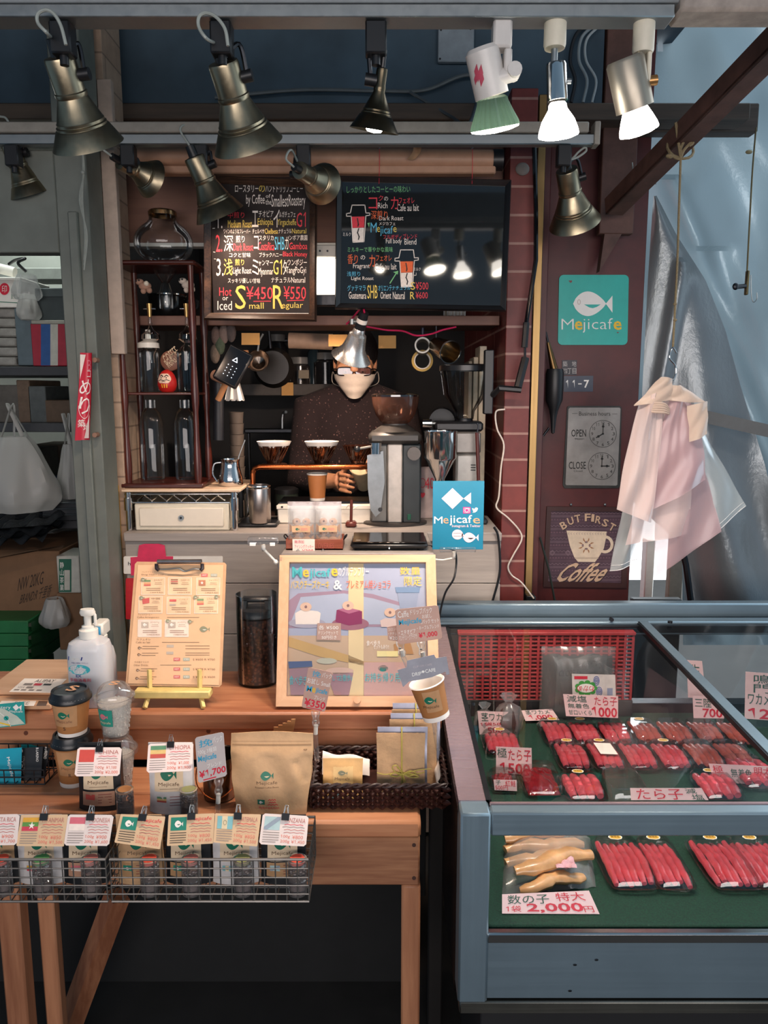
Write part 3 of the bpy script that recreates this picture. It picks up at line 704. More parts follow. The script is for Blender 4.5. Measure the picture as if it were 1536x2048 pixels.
chalk(s, m, 660, 340, 4.042, [
 ('しっかりとしたコーヒーの味わい', 135, 128, 648, 185, G_), ('コ', 312, 222, 382, 318, R_), ('ク', 392, 205, 430, 250, R_), ('の', 437, 216, 470, 250, W_), ('Rich', 387, 264, 465, 310, W_), ('カ', 492, 216, 553, 318, R_), ('フェオレ', 557, 222, 683, 270, R_), ('Cafe au lait', 542, 276, 718, 333, W_),
 ('深煎り', 332, 328, 465, 400, O_), ('Dark Roast', 397, 372, 593, 408, W_), ('メジカフェ', 397, 420, 528, 447, W_), ('M', 328, 426, 378, 505, B_), ('e', 380, 460, 404, 502, Y_), ('jicaf', 406, 452, 508, 535, B_), ('e', 512, 462, 538, 503, Y_),
 ('フルボディ', 430, 522, 580, 560, R_), ('ブレンド', 590, 515, 705, 558, R_), ('Full body', 452, 555, 580, 606, W_), ('Blend', 602, 555, 698, 604, W_), ('ミルキーで華やかな風味', 142, 622, 508, 665, G_), ('香り', 142, 682, 225, 760, O_), ('の', 247, 690, 284, 725, W_),
 ('カ', 317, 686, 365, 783, O_), ('フェオレ', 372, 688, 498, 735, O_), ('Fragrant', 187, 756, 320, 806, W_), ('Cafe au lait', 362, 756, 538, 806, W_), ('浅煎り', 137, 820, 244, 860, B_), ('Light Roast', 172, 862, 352, 898, W_), ('グァテマラ', 140, 930, 288, 978, B_), ('Guatemara', 152, 985, 293, 1042, W_),
 ('SHB', 302, 930, 384, 1040, Y_), ('オリエンテ', 390, 932, 498, 978, B_), ('Orient', 408, 985, 494, 1042, W_), ('ナチュラル', 502, 938, 650, 970, B_), ('Natural', 508, 985, 604, 1045, W_), ('S', 652, 906, 688, 968, Y_), ('¥500', 692, 906, 795, 968, R_), ('R', 648, 985, 684, 1045, Y_), ('¥600', 692, 985, 790, 1040, R_),
 ('ミルク', 105, 505, 170, 535, W_), ('ミルク', 677, 788, 733, 815, W_), ('↵', 668, 830, 698, 862, W_)])
bx = lambda x, y: (660 + x / 4.042, 340 + y / 4.042)
for dx, dy, cc in ((0, 0, ck_r), (392, 362, ck_o)):
 q = lambda *pts: [bx(x + dx, y + dy) for x, y in pts]
 s.line(m, q((178, 284), (282, 284), (290, 348), (322, 348), (322, 366), (290, 370), (275, 580), (185, 585), (172, 374), (133, 374), (133, 352), (165, 348), (178, 284)), .0024, W_)
 s.poly(m, q((175, 378), (280, 376), (275, 465), (182, 468)), cc, .0006)
 s.poly(m, q((182, 470), (275, 467), (270, 578), (188, 580)), ck_w, .0006)
 for a, b in (((222, 392), (230, 440)), ((230, 440), (226, 455)), ((232, 475), (222, 510)), ((224, 510), (236, 540)), ((236, 540), (230, 562))): s.line(m, q(a, b), .0034, ink, .001)
s.line(m, [bx(485, 915), bx(545, 820)], .003, G_); s.poly(m, [bx(510, 825), bx(552, 815), bx(548, 845)], G_)
s.poly(m, [bx(302, 430), bx(322, 425), bx(316, 465)], G_)
part('board', m, t, True)
# bright lamp panel between the boards and a dark box behind
t = thing('wall_light', 'glowing white lamp panel in the gap between the two chalkboards', 'wall light', P(650, 610, 2.6))
m = MB(); a, b = P(620, 516, 2.53), P(672, 588, 2.53); m.box(a.x, 2.53, b.z, b.x, 2.55, a.z, M('white_lit_panel', 'fffaf0', .5, var=0, emit='fff0e0', es=2.2), .003); part('panel', m, t, True)
m = MB(); a, b = P(618, 490, 2.53), P(674, 514, 2.53); m.box(a.x, 2.525, b.z, b.x, 2.55, a.z, whp, .003); part('upper_housing', m, t, True); m = MB(); a, b = P(618, 590, 2.53), P(674, 612, 2.53); m.box(a.x, 2.52, b.z, b.x, 2.55, a.z, darkm, .003); part('lower_housing', m, t, True)
for x in (640, 655):
 m = MB(); q = P(x, 502, 2.525); m.cyl(q + V((0, -.004, 0)), q, .003, darkm); part('screw', m, t, True)
# on the counter: drawer rack and water drip tower
Y0 = 2.43
xa, xb = P(250, 1060, Y0).x, P(476, 1060, Y0).x; zt = P(360, 984, Y0).z; cx = (xa + xb) / 2
t = thing('wire_rack', 'chrome wire rack with a white drawer box at the left end of counter', 'rack', (cx, Y0 + .14, ZC))
for x in (xa + .012, xb - .012):
 for y in (Y0 + .012, Y0 + .25):
  m = MB(); m.cyl((x, y, ZC), (x, y, zt - .002), .0105, chrome); m.cyl((x, y, zt - .06), (x, y, zt - .02), .0145, chrome); part('leg', m, t, True)
for y in (Y0 + .012, Y0 + .25):
 m = MB(); m.cyl((xa, y, zt - .008), (xb, y, zt - .008), .004, chrome); m.cyl((xa, y, zt - .036), (xb, y, zt - .036), .004, chrome)
 n = 12; m.tube([(xa + .04 + (xb - xa - .08) * i / n, y, zt - .03 + (.018 if i % 2 else 0)) for i in range(n + 1)], .0028, chrome, 6); part('wire_edge', m, t, True)
m = MB(); m.box(xa - .004, Y0 - .006, zt, xb + .012, Y0 + .27, zt + .009, M('pale_board_top', 'd8bca0', .5), .002); part('top_board', m, t, True)
t = thing('drawer_box', 'white one-drawer cabinet with round lock under the chrome rack', 'drawer box', (cx, Y0 + .14, ZC))
m = MB(); a, b = xa + .032, xb - .028; z1 = P(360, 1008, Y0).z; m.box(a, Y0 + .004, ZC, b, Y0 + .24, z1, crmp, .004); part('case', m, t, True)
d_ = MB(); d_.box(a + .016, Y0 - .003, ZC + .014, b - .016, Y0 + .006, z1 - .012, M('ivory_drawer', 'e4dac8', .4, var=.03), .003); dr = part('drawer', d_, t, True)
m = MB(); q = V(((a + b) / 2, Y0 - .003, (ZC + z1) / 2)); m.cyl(q, q + V((0, -.006, 0)), .0085, alu); m.cyl(q + V((0, -.006, 0)), q + V((0, -.0075, 0)), .004, darkm); part('lock', m, dr, True)
Yt = 2.47; zb = zt + .009
ta, tb = P(258, 970, Yt).x, P(397, 970, Yt).x; ztop = P(330, 526, Yt).z; zmid = P(330, 786, Yt + .08).z; dep = .155
t = thing('cold_drip_tower', 'dark turned wood water drip coffee tower full of glassware', 'coffee tower', ((ta + tb) / 2, Yt + dep / 2, zb))
for x in (ta, tb):
 for y in (Yt, Yt + dep):
  h = ztop - zb; pr = []
  for i in range(25):
   f = i / 24; r = .0105 + .0022 * math.sin(f * 6 * PI) - (.002 if i % 8 == 0 and 0 < i < 24 else 0); pr.append((r, .014 + (h - .02) * f))
  m = MB(); m.lathe(pr, maho, Matrix.Translation((x, y, zb)), 14); part('post', m, t, True)
m = MB(); m.box(ta - .02, Yt - .022, zb, tb + .02, Yt + dep + .02, zb + .016, mahox, .004); part('base', m, t, True)
m = MB(); m.box(ta - .02, Yt - .022, ztop - .008, tb + .02, Yt + dep + .02, ztop + .006, mahox, .005); part('top_shelf', m, t, True)
m = MB(); m.box(ta, Yt, zmid - .006, tb, Yt + dep, zmid + .002, mahox, .002); part('middle_shelf', m, t, True)
gx = (ta + tb) / 2 + .012; gy = Yt + dep / 2; zc = P(330, 487, gy).z
m = MB(); r = .092; m.lathe([(.022, -.2), (.022, -.15), (.012, -.12), (.035, -.088)] + [(r * math.cos(a), r * .78 * math.sin(a)) for a in [R(x) for x in range(-66, 66, 11)]] + [(.042, .072), (.042, .092), (.046, .094)], glassm, Matrix.Translation((gx, gy, zc)), 32); part('water_globe', m, t, True)
m = MB(); m.lathe([(.001, .099), (.04, .099), (.044, .095), (.044, .083), (.041, .083)], metal('globe_cap', 'a8845c', .25, 'N', .1), Matrix.Translation((gx, gy, zc)), 28); part('globe_cap', m, t, True)
for x in (P(298, 600, gy).x, P(372, 600, gy).x):
 m = MB(); z = P(300, 615, gy).z; m.cyl((x, gy, z - .03), (x, gy, z + .012), .006, M('valve_gold', 'b8925c', .3, .8), .009); m.cyl((x - .02, gy, z - .004), (x + .02, gy, z - .004), .003, chrome); part('drip_valve', m, t, True)
 m = MB(); m.lathe([(.004, -.03), (.007, -.05), (.004, -.058), (.01, -.07), (.028, -.085), (.03, -.1), (.012, -.112), (.018, -.13), (.008, -.15), (.008, -.175)], glassm, Matrix.Translation((x, gy, z)), 20); part('glass_spiral', m, t, True)
for x, lid in ((P(299, 740, gy).x, 1), (P(374, 740, gy).x, 0)):
 zz = P(300, 690, gy).z; h = zz - zmid - .002
 m = MB(); m.lathe([(1e-4, .003), (.03, .003), (.031, .006), (.031, h * .86), (.02, h * .95), (.012, h)], glassm, Matrix.Translation((x, gy, zmid + .002)), 24); part('glass_column', m, t, True)
 if lid: m = MB(); m.lathe([(1e-4, h + .05), (.008, h + .05), (.009, h + .02), (.016, h + .016), (.034, h + .008), (.035, h - .008), (.031, h - .008)], whp, Matrix.Translation((x, gy, zmid)), 24); part('column_lid', m, t, True)
for x in (P(304, 880, gy).x, P(372, 880, gy).x):
 h = P(300, 800, gy).z - zb - .016
 m = MB(); m.lathe([(1e-4, .004), (.036, .004), (.038, .01), (.038, h * .72), (.03, h * .84), (.016, h * .9), (.016, h), (.019, h)], glassm, Matrix.Translation((x, gy, zb + .016)), 28); part('glass_bottle', m, t, True)
for (px, py, lab, c1) in ((290, 572, 'small brown and cream plush figure on the left valve of the drip tower', 'a8826e'), (376, 570, 'small cream and grey plush figure on the right valve of drip tower', 'c4b8ac')):
 q = P(px, py, Yt + .03); tt = thing('plush_toy', lab, 'toy', q, group='plush toys on the drip tower'); f = M('plush_' + c1, c1, .9, bmp=.4, nscale=200)
 m = MB(); m.ball((0, 0, .0), .017, f, (1.2, .9, .8)); m.ball((-.016, 0, .012), .011, f, (1.2, 1, .9)); m.ball((.014, -.004, -.014), .009, f); m.ball((-.004, -.006, -.016), .009, f); part('body', m, tt)
 m = MB(); m.ball((.008, -.012, .006), .008, M('plush_cream', 'e0d4c0', .9, bmp=.3, nscale=200)); part('patch', m, tt)
 m = MB(); m.ball((-.024, -.009, .014), .003, ink); m.ball((-.015, -.011, .016), .003, ink); part('eye', m, tt)
# daruma
q = V((P(336, 780, gy - .03).x, gy - .035, zmid + .002)); t = thing('daruma_doll', 'small red round daruma doll on middle shelf of the drip tower', 'doll', q)
dred = M('daruma_red', 'b8201c', .4)
prof = [(1e-4, 0), (.018, .001), (.026, .008), (.0305, .024), (.029, .04), (.024, .055), (.016, .066), (.007, .0715), (1e-4, .073)]
m = MB(); m.lathe(prof, dred, None, 28)
def dar(u, v):
 z = .073 - v; r = 0
 for (r0, z0), (r1, z1) in zip(prof[:-1], prof[1:]):
  if z0 <= z <= z1: r = r0 + (r1 - r0) * (z - z0) / max(1e-9, z1 - z0)
 return V((r * math.sin(u), -r * math.cos(u), z))
s = Surf(dar, .05)
fc = M('daruma_face', 'e8c8b0', .6, var=.04)
m.grid(lambda a, b: s.p(-.12 + .95 * math.sqrt(max(0, a)) * 0 + (a - .5) * 1.7 * math.sin(PI * (.12 + .76 * b)) ** .6, .014 + .03 * b, .0006), 12, 8, fc)
for pts, wd in (([(-.62, .022), (-.42, .019), (-.22, .024)], .003), ([(-.02, .024), (.2, .019), (.4, .022)], .003), ([(-.75, .036), (-.45, .033), (-.12, .036), (.2, .033), (.5, .036)], .0022), ([(-.3, .04), (-.12, .038), (.06, .04)], .0014)): s.line(m, pts, wd, ink, .0012)
for u in (-.42, .18): s.disc(m, u, .0275, .07, .0022, ink, 10, .0013)
for u in (-.3, -.05, .2): s.line(m, [(u, .048), (u, .057)], .003, yellowink, .0008)
part('body', m, t)
q = V((P(341, 715, gy + .06).x, gy + .06, P(341, 740, gy + .06).z)); t = thing('round_tin', 'round brown tin lid with a diagonal label behind the daruma', 'tin', q)
m = MB(); T = along(q + V((0, .012, .03)), q + V((0, -.006, .03)))[0]; m.lathe([(1e-4, 0), (.033, 0), (.033, .016), (.03, .018), (1e-4, .018)], M('brown_tin', '8a5a48', .5), T, 28); part('lid', m, t, True)
m = MB(); s = pxplane(q + V((0, -.007, .03)), (0, -1, 0)); s.text(m, 'COFFEE', 326, 700, 360, 722, cream, rot=-.7); s.text(m, 'ROAST', 330, 712, 356, 730, cream, rot=-.7); part('label', m, t, True)
q = V((P(337, 630, 2.8).x, 2.8, ZO)); t = thing('cooking_pot', 'black pot with a shiny steel rim on the shelf behind the drip tower', 'pot', q)
m = MB(); m.lathe([(1e-4, 0), (.06, 0), (.066, .008), (.066, .085)], M('black_enamel', '141212', .15, var=.05), Matrix.Translation(q), 32); part('body', m, t, True)
m = MB(); m.lathe([(.066, .085), (.07, .09), (.07, .094), (.064, .094), (1e-4, .1)], chrome, Matrix.Translation(q), 32); part('lid', m, t, True)
m = MB(); m.tube(bez([q + V((.066, 0, .07)), q + V((.1, 0, .075)), q + V((.1, 0, .05)), q + V((.066, 0, .045))], 5), .006, blk); part('handle', m, t, True)
# silver pitcher with a spoon
q = V((P(459, 972, 2.5).x, 2.52, zb)); t = thing('milk_pitcher', 'polished steel milk pitcher on the rack board beside the drip tower', 'pitcher', q)
m = MB(); m.lathe([(1e-4, 0), (.036, 0), (.039, .006), (.037, .03), (.03, .06), (.028, .078), (.031, .088), (.029, .088), (.026, .078)], chrome, Matrix.Translation(q), 32, ev=lambda a: 1 + .06 * max(0, math.cos(a)) ** 6); part('body', m, t, True)
m = MB(); m.tube(bez([q + V((-.028, -.004, .078)), q + V((-.05, -.004, .072)), q + V((-.056, -.004, .04)), q + V((-.042, -.004, .014))], 6), .0035, chrome); part('handle', m, t, True)
m = MB(); m.tube([q + V((.005, .004, .01)), q + V((.03, .006, .1)), q + V((.05, .008, .15))], .0022, alu); solo('tasting_spoon', m, 'long thin spoon handle sticking out of the steel pitcher', 'spoon')
# drip stand
Yd = 2.55; q = V((P(512, 1055, Yd).x, Yd, ZC)); xR = P(726, 930, Yd).x; zp = P(600, 934, Yd).z
t = thing('drip_stand', 'copper pipe pour over stand holding three drippers', 'drip stand', q)
m = MB(); m.tube([q + V((-.006, 0, .012)), q + V((-.006, 0, zp - ZC - .022)), q + V((.0, 0, zp - ZC - .006)), q + V((.016, 0, zp - ZC)), V((xR, Yd, zp)), V((xR + .014, Yd + .01, zp)), V((xR + .05, Yd + .14, zp)), V((xR + .052, Yd + .15, zp - .012)), V((xR + .052, Yd + .15, ZC))], .009, copper, 10); part('pipe', m, t, True)
a = P(474, 1058, 2.48); m = MB(); m.box(a.x, 2.49, ZC, P(553, 1058, 2.48).x, 2.62, ZC + .014, blk, .005); part('base', m, t, True)
m = MB(); a = P(478, 1030, 2.6); m.box(a.x, 2.6, ZC + .014, a.x + .014, 2.615, ZC + .12, blk, .003); part('side_post', m, t, True)
dr_g = glass('amber_dripper', '9a7460', .12, .1, haze=.3, hazecol='4a2a1e')
drs = []
for k, px in enumerate((546, 642, 716)):
 x = P(px, 930, Yd + .02).x; c = V((x, Yd + .05, zp + .004)); lab = ['brown ribbed dripper with white filter paper, leftmost on the copper stand', 'brown ribbed dripper with white filter paper above the paper cup', 'brown ribbed dripper without filter beside the black grinder'][k]
 tt = thing('coffee_dripper', lab, 'dripper', c, group='drippers on the copper stand')
 m = MB(); m.lathe([(.022, .0), (.026, .012), (.05, .062), (.053, .064), (.049, .064), (.022, .012)], dr_g, None, 48, ev=lambda a: 1 + .03 * math.cos(20 * a));
 for j in range(20):
  a0 = j * 2 * PI / 20; m.tube([V((r_ * math.cos(a0 + w_), r_ * math.sin(a0 + w_), z_)) for r_, w_, z_ in ((.025, 0, .012), (.035, .25, .03), (.0505, .5, .062))], .0013, M('dripper_rib', '4a2818', .25), 5)
 part('cone', m, tt)
 m = MB(); m.lathe([(.02, -.004), (.042, -.003), (.044, 0), (.042, .003), (.02, .004)], M('dripper_base', '2e1a12', .3), None, 28); part('flange', m, tt)
 if k < 2:
  m = MB(); m.lathe([(.004, .006), (.05, .062), (.058, .078)], paper, None, 40, ev=lambda a: 1 + .02 * math.sin(7 * a + k)); part('filter_paper', m, tt)
 rr = V((x, Yd + .05, zp - .003)); m = MB(); m.tube([rr + V((.043 * math.cos(2 * PI * i / 20), .043 * math.sin(2 * PI * i / 20), 0)) for i in range(20)], .0035, copper, 7, True); part('ring_holder', m, t, True)
q = V((P(522, 1046, 2.53).x, 2.515, ZC + .014)); t = thing('steel_canister', 'brushed stainless steel canister standing under the copper pipe', 'canister', q)
m = MB(); m.lathe([(1e-4, 0), (.034, 0), (.036, .003), (.036, .116), (.0345, .122), (.033, .122), (.033, .004)], metal('brushed_can', 'b0a8a4', .3, 'Z', .1), Matrix.Translation(q), 40); part('body', m, t, True)
m = MB(); m.lathe([(.036, .114), (.0375, .118), (.0365, .124), (.034, .124)], chrome, Matrix.Translation(q), 40); part('rim', m, t, True)
# drip tray and cup
t = thing('drip_tray', 'long white drip tray box behind the cookie bags', 'tray', (P(650, 1030, 2.6).x, 2.6, ZC)); a, b = P(555, 1030, 2.565), P(742, 1030, 2.565); zt2 = P(635, 998, 2.6).z
m = MB(); m.box(a.x, 2.565, ZC, b.x, 2.7, zt2 - .012, whp, .004); m.box(a.x - .003, 2.561, zt2 - .03, b.x, 2.57, zt2 - .016, whp, .002); part('body', m, t, True)
m = MB(); m.box(a.x + .004, 2.57, zt2 - .012, b.x - .004, 2.695, zt2 - .004, darkm, .002); part('grate', m, t, True)
m = MB(); s = pxplane((0, 2.56, 0), (0, -1, 0)); s.rect(m, 562, 1012, 566, 1016, ink); part('slot', m, t, True)
def paper_cup(mb, r0, r1, h, mat, rimmat, seg=36):
 mb.lathe([(1e-4, .006), (r0 * .97, .006), (r0 * .98, 0), (r0, 0), (r0 + (r1 - r0) * .12, h * .12)], rimmat, None, seg)
 mb.lathe([(r0 + (r1 - r0) * .1, h * .1), (r1, h - .004)], mat, None, seg)
 mb.lathe([(r1, h - .005), (r1 + .0025, h - .003), (r1 + .0025, h), (r1 - .001, h + .001), (r1 - .003, h - .004), (r0 * .96, .008)], rimmat, None, seg)
c = V((P(635, 998, 2.6).x, 2.6, zt2 - .004)); t = thing('paper_cup', 'empty tan paper cup on the drip tray under the middle dripper', 'cup', c)
m = MB(); paper_cup(m, .025, .033, .092, M('tan_cup', 'b06e3c', .6, var=.04), paper); part('body', m, t)
# canisters behind
for px, py, r, h, mt, lab in ((560, 1002, .045, .12, M('dark_green_can', '2a332e', .3), 'dark canister behind the copper stand on the left'), (597, 998, .034, .06, M('bean_jar', '3a322c', .3), 'short dark jar behind the copper stand beside paper cup')):
 q = V((P(px, py, 2.72).x, 2.745 - r + .03, ZC));
 t = thing('storage_canister', lab, 'canister', (q.x, 2.9, 1.0)); m = MB(); m.lathe([(1e-4, 0), (r, 0), (r, h), (r * .9, h + .004)], mt, None, 28); part('body', m, t)
 m = MB(); m.lathe([(1e-4, h + .018), (r * .8, h + .016), (r * 1.03, h + .01), (r * 1.03, h - .006)], blk, None, 28); part('lid', m, t)
# back worktop inside the stall
m = MB(); m.box(-.88, 2.8, .96, P(560, 1000, 2.9).x, 3.2, 1.0, darkwood, .003); solo('inner_worktop', m, 'dark inner worktop behind the counter at the left', 'worktop')
# ledge, cookies, scale
m = MB(); a, b = P(563, 1100, 2.1), P(868, 1100, 2.1); m.box(a.x, 2.09, ZC - .022, b.x, 2.41, ZC - .0006, whitewash, .003);
for x in (a.x + .05, b.x - .05): m.box(x - .01, 2.15, ZC - .16, x + .01, 2.41, ZC - .022, whitewash, .002)
solo('counter_ledge', m, 'board ledge jutting from the counter front under scale and cookies', 'ledge')
Yc = 2.13; a, b = P(572, 1108, Yc), P(686, 1108, Yc); hb = P(600, 1079, Yc).z - ZC; q = V(((a.x + b.x) / 2, Yc + .04, ZC)); wd = b.x - a.x
t = thing('cookie_box', 'red brown wooden box with handles displaying bagged fish cookies', 'box', q)
rw = wood('red_box_wood', '6a2a22', '94503a', 'X', 10, .4)
m = MB(); m.box(a.x, Yc, ZC, b.x, Yc + .006, ZC + hb, rw, .001); m.box(a.x, Yc + .085, ZC, b.x, Yc + .091, ZC + hb, rw, .001); m.box(a.x, Yc + .006, ZC, a.x + .006, Yc + .085, ZC + hb, rw, .001); m.box(b.x - .006, Yc + .006, ZC, b.x, Yc + .085, ZC + hb, rw, .001); m.box(a.x, Yc, ZC, b.x, Yc + .09, ZC + .005, rw, .001)
s = pxplane((0, Yc, 0), (0, -1, 0)); s.text(m, 'LOVERIES', 632, 1086, 668, 1097, M('faded_red', 'a8584c', .5), lift=.0008)
part('body', m, t, True)
for x in (a.x, b.x):
 m = MB(); sg = -1 if x == a.x else 1; m.tube(bez([V((x, Yc + .03, ZC + hb * .8)), V((x + sg * .008, Yc + .03, ZC + hb * 1.1)), V((x + sg * .008, Yc + .06, ZC + hb * 1.1)), V((x, Yc + .06, ZC + hb * .8))], 5), .002, darkm); part('handle', m, t, True)
cookie = M('cookie', 'c8946a', .8, bmp=.2)
for k, (x0, x1, yy) in enumerate(((577, 629, Yc + .016), (630, 683, Yc + .02), (580, 632, Yc + .05), (628, 682, Yc + .055))):
 p0, p1 = P(x0, 1100, yy), P(x1, 1003, yy);
 lab = ['clear bag of fish shaped cookies, front left in the red brown box', 'clear bag of fish shaped cookies, front right in the red brown box', 'clear cookie bag standing behind the front left cookie bag', 'clear cookie bag standing behind the front right cookie bag'][k]
 tt = thing('cookie_bag', lab, 'cookie bag', V(((p0.x + p1.x) / 2, yy, ZC + .006)), group='cookie bags in the wooden box')
 m = MB(); z0, z1 = ZC + .006, p1.z
 for sg in (-1, 1): m.grid(lambda u, v: V((p0.x + (p1.x - p0.x) * u, yy + sg * .011 * math.sin(PI * u) ** .5 * (1 - v) ** .7 + .001 * math.sin(u * 19 + v * 13), z0 + (z1 - z0) * v)), 8, 10, film2)
 m.box(p0.x, yy - .0006, z1 - .012, p1.x, yy + .0006, z1, film, .0002); part('film_bag', m, tt, True)
 if k > 1: continue
 mx = (p0.x + p1.x) / 2
 for cz in (ZC + .05, ZC + .018):
  for sx in (-1, 1):
   m = MB(); m.ball((mx + sx * .014, yy + .002, cz + .028), .0115, cookie, (1, .45, .9)); m.ball((mx + sx * .012, yy - .004, cz + .03), .003, M('cookie_eye', '5a2e1c', .6), (1, .5, 1)); m.ball((mx + sx * .012, yy + .002, cz + .008), .014, cookie, (1, .4, .8))
   m.prism([(mx + sx * .022, cz + .01), (mx + sx * .034, cz + .022), (mx + sx * .034, cz - .004)], yy, yy + .004, cookie); part('cookie', m, tt, True)
 m = MB(); m.box(mx - .026, yy - .0125, ZC + .05, mx + .026, yy - .0115, ZC + .068, M('cookie_label', 'd8b08a', .6), .0008); s = quad((mx - .026, yy - .0125, ZC + .068), (mx + .026, yy - .0125, ZC + .068), (mx - .026, yy - .0125, ZC + .05), (mx + .026, yy - .0125, ZC + .05))
 s.fish(m, .2, .3, .42, .7, green, cream); s.line(m, [(.5, .4), (.85, .4)], .0012, pinkink); s.line(m, [(.5, .62), (.85, .62)], .0012, pinkink); part('label', m, tt, True)
t = thing('price_card', 'white handwritten price card in front of the cookie box', 'price card', P(606, 1110, Yc - .012)); m = MB(); a, b = P(585, 1078, Yc - .006), P(630, 1108, Yc - .006); m.box(a.x, Yc - .009, b.z, b.x, Yc - .0078, a.z, paper, .0004)
s = pxplane((0, Yc - .0095, 0), (0, -1, 0)); s.text(m, '無添加', 589, 1080, 608, 1087, pinkink); s.text(m, 'アイシングクッキー', 589, 1089, 627, 1097, pinkink); s.text(m, '¥300', 604, 1098, 627, 1107, pinkink); part('card', m, t, True)
m = MB()
for dx in (0, 50): m.tube([P(586 + dx, 1110, Yc - .014), P(596 + dx, 1098, Yc - .012), P(605 + dx, 1110, Yc - .014)], .0012, alu)
part('wire_stand', m, t, True)
# scale
Ysc = 2.115; a, b = P(701, 1110, Ysc), P(856, 1110, Ysc); q = V(((a.x + b.x) / 2, Ysc + .07, ZC)); t = thing('kitchen_scale', 'flat black drip scale on the ledge in front of grinder', 'scale', q)
h = P(760, 1086, Ysc).z - ZC; m = MB(); m.box(a.x, Ysc, ZC + .005, b.x, Ysc + .15, ZC + h, blk, .008); m.box(a.x + .004, Ysc + .001, ZC + h - .002, b.x - .004, Ysc + .148, ZC + h + .003, M('scale_top', '1a1412', .12), .002); part('body', m, t, True)
for x in (a.x + .02, b.x - .02):
 for y in (Ysc + .02, Ysc + .13): m = MB(); m.cyl((x, y, ZC), (x, y, ZC + .006), .009, blkm); part('foot', m, t, True)
m = MB(); m.box(a.x + .015, Ysc + .02, ZC + h + .003, a.x + .028, Ysc + .028, ZC + h + .0036, greyink, .0002); m.cyl((q.x, Ysc - .0005, ZC + h * .35), (q.x, Ysc + .001, ZC + h * .35), .0015, lamp_d); part('marking', m, t, True)
# grinder with smoked hopper
Yg = 2.58; gx = P(790, 1056, Yg).x; q = V((gx, Yg, ZC)); t = thing('coffee_grinder', 'black and silver coffee grinder with brown smoked bowl hopper', 'grinder', q)
m = MB(); m.lathe([(1e-4, .012), (.1, .011), (.108, .007), (.108, 0), (1e-4, 0)], M('grinder_base', '2e2a28', .4), Matrix.Diagonal((1, .75, 1, 1)), 36); part('base', m, t)
zt3 = P(790, 888, Yg - .06).z - ZC
m = MB(); m.box(.022, -.06, .008, .085, .07, zt3, M('grinder_black', '20282c', .45), .006); part('side_body', m, t)
m = MB(); m.box(-.026, -.062, .01, .023, .06, zt3, M('grinder_silver', 'b0aaa4', .4, .3), .004); part('front_body', m, t)
m = MB(); m.box(-.082, -.05, .01, -.025, .06, zt3, M('grinder_grey', '6e6e6c', .45), .006); part('rear_body', m, t)
m = MB(); m.box(-.088, -.075, zt3, .085, .07, zt3 + .04, M('grinder_head', '32302e', .4), .012); m.lathe([(1e-4, zt3 + .075), (.04, zt3 + .075), (.042, zt3 + .06), (.06, zt3 + .05), (.075, zt3 + .038)], M('grinder_head', '32302e', .4), None, 28); part('head', m, t)
zh = P(790, 850, Yg).z - ZC; zh2 = P(790, 792, Yg).z - ZC
m = MB(); m.lathe([(.034, zh - .012), (.034, zh), (.05, zh + .012), (.066, zh + .036), (.076, zh + .07), (.0785, zh2)], glass('smoked_hopper', 'b09080', .12, .12, haze=.5, hazecol='6a4a3e'), None, 40); part('hopper', m, t)
m = MB(); m.lathe([(1e-4, zh2 + .008), (.07, zh2 + .008), (.079, zh2 + .004), (.079, zh2 - .002)], glass('smoked_lid', '8a7a70', .2, .1, haze=.3, hazecol='2a2422'), None, 40); part('hopper_lid', m, t)
m = MB(); m.cyl((.06, -.06, zt3 - .03), (.06, -.085, zt3 - .03), .022, M('dial', '4a4440', .35)); part('dial', m, t)
pts = [(-.092, zt3 - .035), (-.04, zt3 - .02), (-.035, zt3 - .12), (-.05, .05), (-.065, .035), (-.082, .06), (-.09, zt3 - .14)]
m = MB(); m.prism(pts, -.092, -.082, M('spout_plate', '7c8286', .35, .5)); part('spout_plate', m, t)
m = MB(); m.cyl((-.065, -.085, zt3 - .03), (-.065, -.085, zt3 + .006), .018, chrome, .02); part('spout', m, t)
m = MB(); m.cyl((-.075, -.09, zt3 - .005), (-.12, -.11, zt3 - .012), .004, gryp); m.ball((-.124, -.112, zt3 - .013), .011, blk); part('lever', m, t)
m = MB(); m.box(.04, -.0625, .02, .052, -.06, .04, M('green_switch', '0f4a38', .3), .001); part('power_switch', m, t)
m = MB(); m.cyl((-.05, -.094, .06), (-.05, -.082, .06), .007, blk); part('knob', m, t)
# second grinder behind
Y2 = 2.6; gx2 = P(920, 960, Y2).x; q = V((gx2, Y2, ZC)); t = thing('coffee_grinder', 'silver shop grinder with a tall clear glass hopper by the brick pillar', 'grinder', q)
ZZ = lambda y, Y=Y2: P(900, y, Y).z - ZC
m = MB(); m.box(-.02, -.05, 0, .062, .06, ZZ(905), M('silver_body', '9a9894', .35, .4), .008); part('body', m, t)
m = MB(); m.box(-.022, -.055, ZZ(905), .062, .06, ZZ(862), M('pewter_body', '7a7672', .35, .5), .006); part('neck', m, t)
m = MB(); m.box(-.09, -.05, ZZ(862), .07, .06, ZZ(842), blk, .008); m.lathe([(1e-4, -.06), (.045, -.058), (.05, -.04), (.05, .03)], blk, Matrix.Translation((-.06, 0, ZZ(845))) @ Matrix.Rotation(R(90), 4, 'X'), 28); part('motor_head', m, t)
m = MB(); m.lathe([(.028, 0), (.028, .03), (.034, .03)], blk, Matrix.Translation((.012, 0, ZZ(855))), 24); part('collar', m, t)
m = MB(); m.lathe([(.03, ZZ(838)), (.034, ZZ(822)), (.07, ZZ(790)), (.082, ZZ(738))], glassm, Matrix.Translation((.012, 0, 0)), 36)
